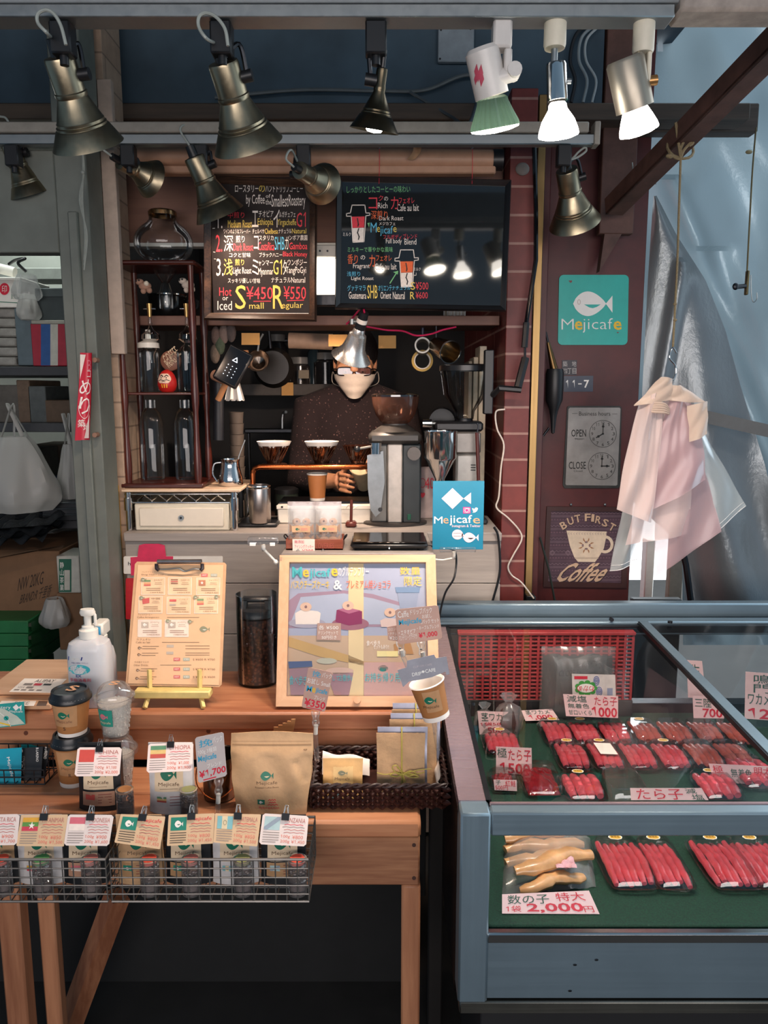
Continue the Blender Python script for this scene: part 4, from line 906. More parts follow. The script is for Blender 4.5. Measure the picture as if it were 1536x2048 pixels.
for i in range(10): a = i * 2 * PI / 10; m.tube([(.012 + .0705 * math.cos(a), .0705 * math.sin(a), ZZ(790)), (.012 + .0825 * math.cos(a), .0825 * math.sin(a), ZZ(738))], .0012, glassm, 5)
part('glass_hopper', m, t)
m = MB(); m.lathe([(1e-4, ZZ(728)), (.08, ZZ(729)), (.086, ZZ(732)), (.086, ZZ(742)), (.082, ZZ(742))], M('hopper_lid', '1a1a1c', .3), Matrix.Translation((.012, 0, 0)), 36); part('hopper_lid', m, t)
m = MB(); c0 = V((P(880, 900, Y2 - .09).x - gx2, -.1, 0)); m.lathe([(.055, ZZ(862, 2.5)), (.053, ZZ(866, 2.5)), (.053, ZZ(915, 2.5)), (.047, ZZ(920, 2.5)), (.016, ZZ(958, 2.5)), (.016, ZZ(972, 2.5))], chrome, Matrix.Translation(c0), 36)
s = Surf(lambda u, v: c0 + V((.0533 * math.sin(u), -.0533 * math.cos(u), v)), .1); s.rect(m, -.9, ZZ(876, 2.5), .1, ZZ(889, 2.5), paper, .0005, 6, 1)
for v in (880, 885): s.line(m, [(-.8 + .1 * k, ZZ(v, 2.5)) for k in range(8)], .001, greyink, .001)
part('funnel', m, t)
m = MB(); m.cyl((-.13, -.03, ZZ(846)), (-.1, -.03, ZZ(846)), .014, chrome); m.cyl((-.1, -.03, ZZ(846)), (-.06, -.03, ZZ(846)), .005, alu); part('adjusting_knob', m, t)
for k in range(3): m = MB(); m.box(.03, -.052, ZZ(928 + k * 5), .046, -.0495, ZZ(927 + k * 5) + .0015, blk, .0002); part('vent_slot', m, t)
m = MB(); m.box(-.05, -.06, 0, .09, .09, .02, blk, .006); part('foot_plate', m, t)
# brown stick and fittings beside it, pink bag behind
m = MB(); a = P(954, 865, 2.5); b = P(957, 960, 2.5); m.cyl(b, a, .006, M('dark_red_stick', '4a1c18', .4)); m.cyl(b + V((0, 0, -.012)), b, .0065, chrome); m.tube(bez([a, a + V((.004, 0, .02)), a + V((.0, 0, .03))], 4), .003, darkm); solo('brush', m, 'dark red handled brush hanging beside the silver grinder', 'brush')
t = thing('coffee_bag', 'white bag with pink print behind the black grinder', 'coffee bag', P(852, 1050, 2.74)); m = MB(); a, b = P(836, 1050, 2.68), P(872, 935, 2.68); m.grid(lambda u, v: V((a.x + (b.x - a.x) * u, 2.68 - .02 * math.sin(PI * u) * math.sin(PI * min(1, v * 1.3)), ZC + (b.z - ZC) * v)), 8, 8, M('pink_white_bag', 'd8c4c0', .5)); m.grid(lambda u, v: V((a.x + (b.x - a.x) * (1 - u), 2.70 + .01 * math.sin(PI * u), ZC + (b.z - ZC) * v)), 4, 4, M('pink_white_bag', 'd8c4c0', .5)); s = pxplane((0, 2.655, 0), (0, -1, 0)); s.text(m, '40', 850, 955, 868, 978, redink); s.text(m, '♥', 840, 985, 850, 996, redink); s.ring(m, 845, 966, 6, 9, .002, redink); part('pouch', m, t, True)
# brown scoop on the tray
m = MB(); a = P(703, 1000, 2.5); b = P(702, 1050, 2.5); m.cyl(b, a, .005, M('brown_plastic', '5a241c', .35)); m.box(b.x - .018, 2.485, ZC, b.x + .018, 2.53, b.z + .012, M('brown_plastic', '5a241c', .35), .006); solo('coffee_scoop', m, 'dark red brown plastic coffee scoop standing left of the grinder', 'scoop')
m = MB(); m.tube(bez([P(690, 1018, 2.525), P(698, 1010, 2.52), P(704, 1018, 2.52), P(716, 1012, 2.525)], 6), .0025, whp); solo('cord_clip', m, 'small white cord clip on the drip tray front', 'clip')
# sign on clip
Yq = 2.09; t = thing('social_media_sign', 'blue acrylic sign with pink diamond fish and shop name on a clip', 'sign', P(916, 1110, Yq)); a, b = P(866, 962, Yq), P(966, 1099, Yq)
m = MB(); m.box(a.x, Yq, b.z, b.x, Yq + .003, a.z, M('blue_sign', '1a7c9c', .25, var=.1, nscale=5), .0006); s = pxplane((0, Yq - .0002, 0), (0, -1, 0)); pk = M('pale_pink_print', 'ecd4dc', .5, var=.03)
s.poly(m, [(905, 976), (927, 997), (905, 1018), (883, 997)], pk); s.poly(m, [(927, 997), (942, 985), (942, 1008)], pk)
s.text(m, 'M', 868, 1033, 885, 1047, whiteink); s.text(m, 'e', 886.5, 1036, 897, 1047, M('peach_ink', 'f0a878', .5)); s.text(m, 'jicaf', 899, 1030, 944, 1051, whiteink, bold=.005); s.text(m, 'e', 946, 1036, 960, 1047, M('peach_ink', 'f0a878', .5))
s.text(m, 'Instagram & Twitter', 904, 1049, 961, 1056, pk); s.rect(m, 926, 1014, 941, 1027, M('magenta_ink', 'c82c8c', .5)); s.ring(m, 933.5, 1020.5, 3.5, 3.5, .0012, whiteink, 16, lift=.0009)
s.line(m, [(929, 1016), (938, 1016), (939, 1017), (939, 1024), (938, 1025), (929, 1025), (928, 1024), (928, 1017), (929, 1016)], .001, whiteink, .0009); s.disc(m, 937.4, 1017.8, .7, .7, whiteink, 8, .001)
s.poly(m, [(944, 1016), (949, 1018), (951, 1015), (954, 1015), (956, 1017), (954, 1022), (950, 1025), (945, 1025), (947, 1023), (945, 1020)], whiteink)
s.disc(m, 915, 1069, 11, 10, pk); s.poly(m, [(924, 1066), (929, 1071), (923, 1074)], pk); s.fish(m, 926, 1065, 957, 1085, pk, ink)
for v in (1066, 1072): s.line(m, [(907, v), (922, v)], .0008, greyink, .001)
part('panel', m, t, True)
m = MB(); a, b = P(872, 1094, Yq), P(960, 1104, Yq); m.box(a.x + .01, Yq - .006, b.z, b.x - .012, Yq + .01, a.z, clr2, .002); part('clip_jaw', m, t, True)
m = MB(); c = P(908, 1104, Yq); m.cyl(c, c + V((0, .004, -.012)), .005, whp); m.ball(c + V((0, .004, -.016)), .006, clr2); m.tube([c + V((0, .005, -.018)), c + V((-.03, .006, -.024)), c + V((-.06, .006, -.022))], .0025, whp); part('clip_arm', m, t, True)
t = thing('sign_clip', 'empty clear clip on a white jointed arm at top left of cake board', 'clip', P(558, 1135, 1.8)); Yk = 1.785
m = MB(); a, b = P(495, 1074, Yk), P(556, 1089, Yk); m.box(a.x, Yk - .008, b.z, b.x, Yk + .012, a.z, clr2, .003); m.box(a.x + .006, Yk - .011, b.z - .002, a.x + .02, Yk - .006, b.z + .006, whiteink, .001); m.box(b.x - .018, Yk - .011, b.z - .002, b.x - .006, Yk - .006, b.z + .006, whiteink, .001); part('clip_jaw', m, t, True)
m = MB(); p1, p2, p3 = P(526, 1089, Yk), P(527, 1098, Yk), P(552, 1124, Yk); m.cyl(p1, p2, .005, whp); m.ball(p2, .006, clr2); m.cyl(p2, p3, .003, whp); m.ball(p3, .006, whp); part('jointed_arm', m, t, True)
m = MB(); a, b = P(555, 1115, Yk), P(566, 1138, Yk); m.box(a.x, Yk - .005, b.z, b.x, Yk + .02, a.z, clr2, .002); part('clamp', m, t, True)
# cables
C3 = lambda x, y: (960 + x / 4.097, 760 + y / 4.097)
m = MB(); m.tube(bez([P(*C3(x, y), 2.53) for x, y in ((205, 240), (130, 262), (140, 400), (195, 530), (172, 720), (155, 950), (135, 1045), (230, 1130), (320, 1230), (340, 1310), (270, 1440), (230, 1530), (260, 1600), (340, 1660), (440, 1790))], 6), .0028, M('white_cable', 'd8ccc0', .4)); solo('power_cable', m, 'thin white cable snaking down beside the red brick pillar', 'cable')
m = MB(); m.box(*P(1052, 1205, 2.56), P(1072, 1192, 2.56).x, 2.6, P(1072, 1192, 2.56).z, blk, .003); solo('power_plug', m, 'black power strip end where the white cable is plugged in', 'plug')
m = MB(); m.tube(bez([P(*C3(x, y), 2.38) for x, y in ((115, 1205), (148, 1280), (165, 1500), (150, 1640), (95, 1840))], 6), .004, blk); solo('power_cable', m, 'dark cable down the pale counter front next to brick pillar', 'cable')
m = MB(); m.tube(bez([P(855, 1092, 2.2), P(885, 1095, 2.16), P(911, 1106, 2.14), P(909, 1153, 2.1), P(891, 1185, 2.1), P(881, 1222, 2.1), P(876, 1262, 2.1)], 6), .003, blk); solo('power_cable', m, 'black cable running from the scale down behind the blue sign', 'cable')
# swing arm and pipe at brick pillar
t = thing('swing_arm', 'black jointed swing arm with long pipe on the brick pillar', 'swing arm', P(985, 780, 2.5))
m = MB(); m.tube([P(1068, 262, 2.5), P(1072, 420, 2.5), P(1072, 520, 2.5), P(1060, 600, 2.5), P(1052, 650, 2.5)], .0075, M('gloss_black', '0c0d10', .12)); part('pipe', m, t, True)
m = MB(); m.tube([P(1053, 645, 2.5), P(1049, 695, 2.5)], .0105, blk); m.tube([P(1050, 695, 2.5), P(1050, 716, 2.5)], .004, darkm); part('sleeve', m, t, True)
m = MB(); m.tube([P(1051, 716, 2.48), P(1036, 775, 2.46)], .013, blk); m.tube([P(1042, 780, 2.46), P(1000, 776, 2.46), P(986, 790, 2.5)], .01, blk); part('joint_arm', m, t, True)
m = MB(); a, b = P(968, 700, 2.52), P(984, 828, 2.52); m.box(a.x, 2.5, b.z, b.x, 2.53, a.z, blk, .003); part('mounting_plate', m, t, True)
# clamp lamp over the barista
def remesh(mb, vox, it=2):
 me = mesh('tmp', mb); o = bpy.data.objects.new('tmp', me); COL.objects.link(o)
 r = o.modifiers.new('r', 'REMESH'); r.mode = 'VOXEL'; r.voxel_size = vox
 if it: s = o.modifiers.new('s', 'SMOOTH'); s.iterations = it; s.factor = .5
 bpy.context.view_layer.update(); dg = bpy.context.evaluated_depsgraph_get()
 ne = bpy.data.meshes.new_from_object(o.evaluated_get(dg))
 out = MB(); out.v = [tuple(v.co) for v in ne.vertices]; out.f = [tuple(p.vertices) for p in ne.polygons]; out.m = [0] * len(out.f); out.mats = [mb.mats[0]]
 bpy.data.objects.remove(o); bpy.data.meshes.remove(ne); bpy.data.meshes.remove(me)
 return out
A, B = P(720, 655, 2.43), P(702, 715, 2.475); T, L = along(A, B)
t = thing('clamp_lamp', 'shiny silver bell shaded clamp lamp hanging in front of the barista', 'lamp', A)
m = MB(); pr = [(.014, 0), (.018, .006), (.02, .018), (.027, .024), (.031, .045), (.037, .07), (.05, L - .014), (.064, L), (.062, L), (.048, L - .014), (.03, .07), (.014, .015)]; m.lathe(pr, metal('lamp_aluminium', 'd8d2cc', .26, 'Z', .1, 6, .8), T, 40); part('shade', m, t, True)
ax = (B - A).normalized(); m = MB(); m.cyl(A - ax * .05, A + ax * .004, .014, blk, .017); part('socket', m, t, True)
m = MB(); c = A - ax * .022; m.lathe([(.0165, -.008), (.0168, .006)], paper, along(c, c + ax)[0], 20); part('label_band', m, t, True)
m = MB(); c = A - ax * .02 + V((-.03, .01, 0)); m.cyl(c, A - ax * .02, .006, alu); m.cyl(c + V((0, 0, -.008)), c + V((0, 0, .008)), .008, alu); m.tube([c, c + V((-.012, .1, .0)), V((c.x - .01, 2.66, ZO - .01))], .005, darkm); part('clamp', m, t, True)
pink = M('magenta_cord', 'd8285c', .4)
m = MB(); m.tube(bez([A - ax * .05, A - ax * .064 + V((-.012, 0, .002)), P(702, 640, 2.5), P(693, 648, 2.52)], 6), .003, pink); part('pink_cord', m, t, True)
m = MB(); m.tube(bez([P(733, 653, 2.56), P(772, 660, 2.6), P(805, 662, 2.6), P(832, 671, 2.6), P(862, 668, 2.6), P(885, 660, 2.6), P(912, 654, 2.62)], 8), .003, pink); solo('power_cable', m, 'pink cable looping along below the large glossy board', 'cable')
light('clamp_lamp_light', 'SPOT', B - ax * .03, B + ax * .4 + V((0, .25, 0)), 15, WARM, .02, spot=150, blend=.7)
m = MB(); c = B - ax * .045; m.ball(c, .014, lamp_w); part('bulb', m, t, True)
# barista
skin = M('skin', 'c08a68', .5, var=.06, sub=.15)
YP = 3.05
hc = P(710, 722, YP); feet = V((hc.x, YP + .04, 0))
rootp = None
b = MB()
b.ball(hc + V((0, .01, .01)), .092, skin, (.84, 1.02, 1.16), 24)
b.ball(hc + V((0, -.015, -.06)), .06, skin, (.95, 1.0, .95), 18); b.ball(hc + V((0, -.05, -.088)), .028, skin, (1.1, .8, .8), 12)
b.cyl(hc + V((0, -.075, .012)), hc + V((0, -.098, -.032)), .008, skin, .014); b.ball(hc + V((0, -.094, -.034)), .014, skin, (1.2, 1, .8), 12)
for sg in (-1, 1):
 b.ball(hc + V((sg * .078, .015, -.01)), .026, skin, (.35, .7, 1.15), 12); b.ball(hc + V((sg * .032, -.068, .008)), .02, skin, (1.2, .5, .7), 10); b.ball(hc + V((sg * .042, -.055, -.03)), .028, skin, (1, .7, .9), 10)
b.ball(hc + V((0, -.083, -.062)), .016, skin, (1.5, .5, .5), 10)
neck0 = hc + V((0, .03, -.16)); b.cyl(hc + V((0, .022, -.05)), neck0 + V((0, .01, -.05)), .056, skin, .064, 18)
# torso and legs
sh = P(712, 812, YP).z; tx = hc.x
def el(c, r, s): b.ball(c, r, skin, s, 20)
el(V((tx, YP + .05, sh - .14)), .16, (1.08, .66, 1.35)); el(V((tx, YP + .05, sh - .42)), .15, (1.0, .68, 1.3)); el(V((tx, YP + .05, sh - .6)), .16, (1.08, .72, .9))
for sg in (-1, 1): b.tube([V((tx + sg * .09, YP + .05, sh - .6)), V((tx + sg * .1, YP + .04, .48)), V((tx + sg * .1, YP + .06, .09))], [.085, .06, .042], skin, 14); b.ball(V((tx + sg * .1, YP + .0, .035)), .045, skin, (.9, 2.2, .75), 12)
SL, EL, WL = V((tx - .175, YP + .04, sh - .02)), V((tx - .215, YP - .03, sh - .29)), P(672, 962, 2.9)
SR, ER, WR = V((tx + .175, YP + .04, sh - .02)), V((tx + .24, YP - .02, sh - .29)), P(752, 915, 2.84)
b.tube([V((tx - .05, YP + .04, sh + .01)), SL, (SL + EL) / 2, EL, (EL + WL) / 2, WL], [.06, .058, .05, .042, .038, .027], skin, 14)
b.tube([V((tx + .05, YP + .04, sh + .01)), SR, (SR + ER) / 2, ER, (ER + WR) / 2, WR], [.06, .058, .05, .042, .038, .027], skin, 14)
# hand round the cup
Co, Cb = P(722, 938, 2.83), P(728, 972, 2.9)
pal = P(681, 962, 2.885); b.ball(pal, .034, skin, (.8, .55, 1.15), 14)
b.tube([WL, pal], [.027, .03], skin, 10)
for k, (y0, ln) in enumerate(((946, 1.0), (957, 1.06), (968, 1.0), (978, .8))):
 b.tube([P(679, y0, 2.885), P(681, y0 + 2, 2.845), P(681 + 14 * ln, y0 + 5, 2.825), P(681 + 28 * ln, y0 + 8, 2.832)], [.0085, .008, .0075, .006], skin, 8)
b.tube([P(686, 946, 2.88), P(692, 936, 2.855), P(702, 930, 2.835), P(709, 928, 2.825)], [.012, .0105, .0095, .007], skin, 8)
pr_ = P(750, 918, 2.835); b.ball(pr_, .032, skin, (.8, .6, 1.1), 14)
for k, y0 in enumerate((901, 911, 921, 931)):
 b.tube([P(746, y0, 2.83), P(740, y0 + 2, 2.8), P(735, y0 + 6, 2.79), P(733, y0 + 10, 2.795)], [.0095, .009, .0085, .007], skin, 8)
b.tube([P(748, 934, 2.83), P(742, 942, 2.815), P(738, 948, 2.81)], [.012, .01, .007], skin, 8)
body = remesh(b, .0034, 3)
per = solo('person', body, 'barista in a dark speckled sweater, glasses and white face mask, holding a cup', 'person')
# sweater
sw, nt_, bb = newmat('speckled_sweater')
vo = nt_.nodes.new('ShaderNodeTexVoronoi'); vo.inputs['Scale'].default_value = 260
tc_ = nt_.nodes.new('ShaderNodeTexCoord'); nt_.links.new(tc_.outputs['Object'], vo.inputs['Vector'])
r_ = ramp(nt_, vo.outputs['Color'], [(.86, hx('1c0e10')), (.92, hx('6e5450'))]); nt_.links.new(r_.outputs[0], bb.inputs['Base Color']); bb.inputs['Roughness'].default_value = .95
nz_ = noise(nt_, 160, None, 3); bump(nt_, bb, nz_.outputs[0], .5, .004)
b = MB()
def el2(c, r, s): b.ball(c, r, sw, s, 22)
el2(V((tx, YP + .05, sh - .13)), .18, (1.12, .72, 1.25)); el2(V((tx, YP + .05, sh - .4)), .175, (1.06, .74, 1.3)); el2(V((tx, YP + .05, sh - .58)), .17, (1.1, .78, .8))
b.tube([V((tx - .04, YP + .05, sh + .035)), SL + V((-.012, 0, .0)), (SL + EL) / 2, EL, (EL + WL) / 2, WL + (EL - WL).normalized() * .04], [.066, .074, .066, .06, .052, .042], sw, 16)
b.tube([V((tx + .04, YP + .05, sh + .035)), SR + V((.012, 0, .0)), (SR + ER) / 2, ER, (ER + WR) / 2, WR + (ER - WR).normalized() * .04], [.066, .074, .066, .06, .052, .042], sw, 16)
b.cyl(V((tx, YP + .05, sh - .05)), V((tx, YP + .045, sh + .085)), .12, sw, .073, 22)
part('sweater', remesh(b, .009, 3), per, True)
# hair, glasses, mask
b = MB(); hairm = M('black_hair', '100e10', .5, bmp=.4, nscale=120)
b.ball(hc + V((0, .022, .035)), .1, hairm, (.9, 1.02, 1.05), 24); b.ball(hc + V((0, .05, -.03)), .085, hairm, (.93, .8, 1.1), 20)
for sg in (-1, 1): b.ball(hc + V((sg * .076, .0, .03)), .025, hairm, (.4, .9, 1.6), 12)
part('hair', b, per, True)
fy = -.1; b = MB(); fr_ = M('glasses_frame', '1a1214', .25); ln_ = glass('tinted_lens', 'b08888', .15, .03, haze=.2, hazecol='7a5a5a')
gz = P(708, 744, YP).z - hc.z
for sg in (-1, 1):
 c = hc + V((sg * .034, fy + .002, gz)); pts = [c + V((.029 * math.copysign(abs(math.cos(a)) ** .6, math.cos(a)), .006 * abs(math.cos(a)), .0155 * math.copysign(abs(math.sin(a)) ** .6, math.sin(a)))) for a in [2 * PI * i / 24 for i in range(24)]]
 b.tube(pts, .0026, fr_, 6, True); b.tube([c + V((sg * .029, .004, .008)), hc + V((sg * .078, -.06, gz + .01)), hc + V((sg * .086, .02, gz + .008))], .0024, fr_, 6)
b.tube([hc + V((-.006, fy, gz + .004)), hc + V((0, fy - .002, gz + .006)), hc + V((.006, fy, gz + .004))], .0022, fr_, 6)
gl = part('glasses', b, per, True)
b = MB()
for sg in (-1, 1): c = hc + V((sg * .034, fy + .004, gz)); b.add([c + V((.028 * math.copysign(abs(math.cos(a)) ** .6, math.cos(a)), 0, .015 * math.copysign(abs(math.sin(a)) ** .6, math.sin(a)))) for a in [2 * PI * i / 24 for i in range(24)]], [tuple(range(24))], ln_)
part('lens', b, gl, True)
b = MB(); mk = M('mask_fabric', 'b4a89c', .8, var=.04, bmp=.1, nscale=80)
def mask(u, v):
 a = (u - .5) * 2; z = gz - .01 - .07 * v; wdt = .079 * (1 - .5 * v ** 2); rid = .02 * (1 - abs(a)) * math.sin(PI * (.15 + .75 * v)) ** .8
 x = wdt * math.sin(a * 1.35); y = -.03 - .067 * math.cos(a * 1.35) * (1 - .12 * v) - rid - .006 * math.cos(v * 18) * (1 - a * a) * .35
 return hc + V((x, y, z - .022 * v * (1 - a * a) + .012 * v * a * a))
b.sheet(mask, 20, 16, mk, .002)
for sg in (-1, 1): b.tube(bez([mask(.5 + sg * .5, .08), hc + V((sg * .088, .01, gz + .0)), hc + V((sg * .09, .03, gz - .04)), mask(.5 + sg * .5, .85)], 5), .0016, mk, 5)
part('face_mask', b, per, True)
b = MB()
for sg in (-1, 1): b.ball(hc + V((sg * .032, -.076, gz + .002)), .0115, M('eye_white', 'd8ccc4', .2)); b.ball(hc + V((sg * .032, -.0855, gz - .002)), .0045, ink)
part('eye', b, per, True)
b = MB(); b.box(tx - .15, YP - .08, sh - .95, tx + .15, YP - .068, sh - .33, M('black_apron', '141416', .8), .004); part('apron', b, per, True)
# cup in the hand
t = thing('paper_cup', 'tilted paper cup with a cream inside held in the hand of the barista', 'cup', Cb)
T, L = along(Cb, Co); m = MB(); m.lathe([(1e-4, 0), (.026, 0), (.04, L + .012), (.043, L + .014), (.042, L + .017), (.038, L + .013), (.036, L + .004), (1e-4, L - .004)], M('cup_cream', 'd8c4a0', .6), T, 32); part('body', m, t, True)
m = MB(); s_ = pxplane(Co + (Co - Cb).normalized() * .003 * 0 + V((0, -.006, 0)), (Co - Cb)); s_.poly(m, [(714, 931), (722, 929), (730, 932), (726, 936), (720, 939), (716, 935)], ink, .004); part('printed_mark', m, t, True)
# inside the stall
note = M('kraft_note', 'c89858', .7, var=.05)
for k, (x0, y0, x1, y1, Y, lab) in enumerate(((483, 666, 520, 690, 2.74, 'tan sticky note at left under the brown overhead shelf'), (657, 669, 695, 693, 2.74, 'tan sticky note under the shelf just left of silver lamp'), (757, 671, 792, 697, 2.74, 'tan sticky note under the shelf right of the silver lamp'), (563, 765, 587, 791, 3.4, 'tan sticky note on the edge of the dark inner shelf'), (597, 740, 618, 757, 3.41, 'small grey note above the dark inner shelf'))):
 m = MB(); a, b_ = P(x0, y0, Y), P(x1, y1, Y); m.sheet(lambda u, v: V((a.x + (b_.x - a.x) * u, Y - .006 * v * v, a.z + (b_.z - a.z) * v)), 3, 4, note if k < 4 else M('grey_note', '8a8070', .7), .0008); solo('sticky_note', m, lab, 'note', group='notes in the stall')
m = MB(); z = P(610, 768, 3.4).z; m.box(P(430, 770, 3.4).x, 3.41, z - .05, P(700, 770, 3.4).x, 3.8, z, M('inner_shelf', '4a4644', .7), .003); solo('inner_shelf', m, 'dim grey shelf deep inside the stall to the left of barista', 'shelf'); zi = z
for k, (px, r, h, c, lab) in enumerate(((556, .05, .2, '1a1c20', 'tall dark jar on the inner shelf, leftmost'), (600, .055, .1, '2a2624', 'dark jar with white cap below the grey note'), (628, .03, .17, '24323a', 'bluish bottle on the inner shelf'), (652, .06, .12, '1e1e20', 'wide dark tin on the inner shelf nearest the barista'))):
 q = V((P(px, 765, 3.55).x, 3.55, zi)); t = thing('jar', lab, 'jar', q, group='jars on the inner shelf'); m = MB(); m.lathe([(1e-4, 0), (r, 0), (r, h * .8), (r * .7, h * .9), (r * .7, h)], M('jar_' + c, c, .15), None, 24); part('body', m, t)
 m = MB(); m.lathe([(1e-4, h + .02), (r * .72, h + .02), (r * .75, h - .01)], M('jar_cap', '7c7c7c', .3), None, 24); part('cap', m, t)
m = MB(); m.cyl(P(578, 681, 3.0), P(665, 684, 3.0), .03, M('paper_roll', '8a7464', .7), seg=20); m.cyl(P(570, 681, 3.0), P(672, 684, 3.0), .008, darkm); solo('paper_roll', m, 'brownish paper roll mounted under the shelf', 'paper roll')
# pan and ladle hung on hooks
c = P(545, 735, 2.95); t = thing('frying_pan', 'dark round pan hanging under the shelf at the left', 'pan', c)
m = MB(); m.lathe([(1e-4, .0), (.06, 0), (.075, -.03), (.077, -.03), (.062, .004), (1e-4, .004)], M('pan_iron', '22201f', .35, .6), Matrix.Translation(c) @ Matrix.Rotation(R(90), 4, 'X'), 32); part('bowl', m, t, True)
m = MB(); m.tube([c + V((-.005, .0, .07)), c + V((-.01, 0, .14)), P(535, 662, 2.95)], .006, darkm); part('handle', m, t, True)
c = P(516, 722, 2.8); t = thing('ladle', 'steel ladle hanging beside the dark pan', 'ladle', c)
m = MB(); m.lathe([(1e-4, -.03), (.025, -.024), (.038, -.006), (.042, .006), (.039, .006), (.024, -.018), (1e-4, -.026)], metal('ladle_steel', 'a8988a', .2, 'N', .1), Matrix.Translation(c) @ Matrix.Rotation(R(70), 4, 'X'), 28); part('bowl', m, t, True)
m = MB(); m.tube(bez([c + V((0, .0, .035)), c + V((.008, -.005, .07)), P(526, 668, 2.8)], 5), .004, alu); part('handle', m, t, True)
# card terminal on its stick, filters, shakers
c = P(466, 733, 2.52); t = thing('card_terminal', 'black tilted card terminal with glowing white keypad dots', 'card terminal', c, (R(-12), R(28), 0))
m = MB(); m.box(-.042, -.008, -.062, .042, .014, .062, blk, .005); m.box(-.036, -.0095, -.056, .036, -.0075, .056, M('terminal_face', '0b0d12', .08), .001)
s = quad((-.036, -.0097, .056), (.036, -.0097, .056), (-.036, -.0097, -.056), (.036, -.0097, -.056)); dots = M('lit_keys', 'e8f0ff', .4, var=0, emit='e8f0ff', es=1.5)
s.line(m, [(.5, .24), (.38, .36), (.6, .36), (.5, .24)], .0022, dots)
for i in range(3):
 for j in range(4): s.disc(m, .3 + .2 * i, .52 + .1 * j, .02, .013, dots, 8)
part('body', m, t)
m = MB(); m.box(-.03, .012, -.03, .03, .03, .05, blkm, .004); part('back_cradle', m, t)
m = MB(); m.cyl(P(436, 800, 2.56), P(462, 745, 2.54), .01, M('wood_stick', 'a8744c', .6)); m.cyl(P(429, 750, 2.6), P(455, 762, 2.56), .018, M('pale_wood_knob', 'b88a70', .6)); solo('mount_stick', m, 'pale wooden mounting stick beneath the card terminal', 'stick')
m = MB(); m.box(P(484, 720, 2.58).x, 2.58, P(484, 735, 2.58).z, P(496, 720, 2.58).x, 2.6, P(490, 700, 2.58).z, M('wood_stick', 'a8744c', .6), .002); part('wood_tag', m, t, True)
a, b_ = P(448, 764, 2.62), P(487, 800, 2.62)
for k in range(5):
 m = MB(); m.sheet(lambda u, v: V((a.x + (b_.x - a.x) * (.12 + .76 * u + (v - .5) * .24 * (u - .5) * 2) , 2.62 + k * .005 + .004 * math.sin(u * 15), a.z + (b_.z - a.z) * v + .004 * math.sin(u * 21 + k))), 16, 3, paper, .0006); solo('paper_filter', m, 'cream paper filter in the bundle hanging below the card terminal', 'paper filter', 'paper filters below the card terminal')
m = MB(); m.tube([P(437, 765, 2.62), P(437, 880, 2.62)], .018, M('navy_tube', '10141c', .5), 12); solo('umbrella', m, 'slim dark rolled umbrella hanging left of the paper filters', 'umbrella')
q = V((P(474, 880, 2.9).x, 2.9, 1.0)); hh = P(474, 824, 2.9).z - 1.0
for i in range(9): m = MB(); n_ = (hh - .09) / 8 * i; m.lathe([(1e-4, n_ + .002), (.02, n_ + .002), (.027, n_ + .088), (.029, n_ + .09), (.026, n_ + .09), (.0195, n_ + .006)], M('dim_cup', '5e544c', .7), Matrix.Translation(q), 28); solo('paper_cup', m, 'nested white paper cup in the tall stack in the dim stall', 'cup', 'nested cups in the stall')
m = MB(); m.box(P(490, 860, 3.3).x, 3.28, P(490, 866, 3.3).z, P(594, 860, 3.3).x, 3.33, P(490, 857, 3.3).z, darkm, .004); m.box(P(495, 870, 3.3).x, 3.3, 0, P(499, 870, 3.3).x, 3.32, P(490, 866, 3.3).z, darkm, .002); m.box(P(588, 870, 3.3).x, 3.3, 0, P(592, 870, 3.3).x, 3.32, P(490, 866, 3.3).z, darkm, .002); solo('equipment_stand', m, 'dark metal stand behind the drippers', 'stand')
m = MB(); m.tube(bez([P(565, 860, 3.3), P(565, 838, 3.3), P(567, 826, 3.3), P(572, 824, 3.26)], 5), .006, alu); solo('tap', m, 'thin chrome tap rising from the dark metal stand', 'tap')
m = MB(); m.lathe([(1e-4, 0), (.055, 0), (.06, .05), (.02, .06), (.02, .07), (1e-4, .07)], M('dark_kettle', '2a2826', .2, .5), Matrix.Translation(V((P(448, 880, 2.9).x - .01, 2.95, 1.0))), 24); solo('kettle', m, 'dark kettle with a steel lid knob beside the stack of cups', 'kettle')
# hung strainers on the right
def ringtube(c, r, ln, mat, ax=(0, -1, 0), th=.005):
 m = MB(); T, L = along(V(c), V(c) + V(ax) * ln); m.lathe([(r - th, 0), (r, 0), (r, L), (r - th, L), (r - th, 0)], mat, T, 28); return m
c = P(845, 696, 2.78); t = thing('pipe_fitting', 'white slotted ring of a grey pipe hanging below the glossy board', 'pipe fitting', c); part('tube', ringtube(c, .026, .06, gryp, (-.05, -1, .1)), t, True)
m = ringtube(c + V((-.003, -.06, .006)), .0275, .005, whp); part('rim', m, t, True)
m = MB(); m.tube([c + V((0, 0, .025)), V((c.x, 2.78, ZO - .02))], .006, M('blue_cord', '1c2440', .5)); part('cord', m, t, True)
c = P(844, 722, 2.82); t = thing('tape_roll', 'roll of yellow tape hanging under the white pipe ring', 'tape', c); part('yellow_edge', ringtube(c, .038, .03, M('yellow_tape', 'c8a040', .5), th=.008), t, True); part('core', ringtube(c + V((0, .002, 0)), .03, .03, paper, th=.004), t, True)
a, b_ = P(872, 690, 2.7), P(900, 704, 2.6); t = thing('steel_cup', 'tilted steel measuring cup hanging at upper right of the stall', 'cup', a); T, L = along(a, b_); m = MB(); m.lathe([(1e-4, 0), (.026, 0), (.038, L), (.036, L), (.025, .004)], metal('measuring_steel', 'b8a890', .2, 'N', .1), T, 32); part('bowl', m, t, True)
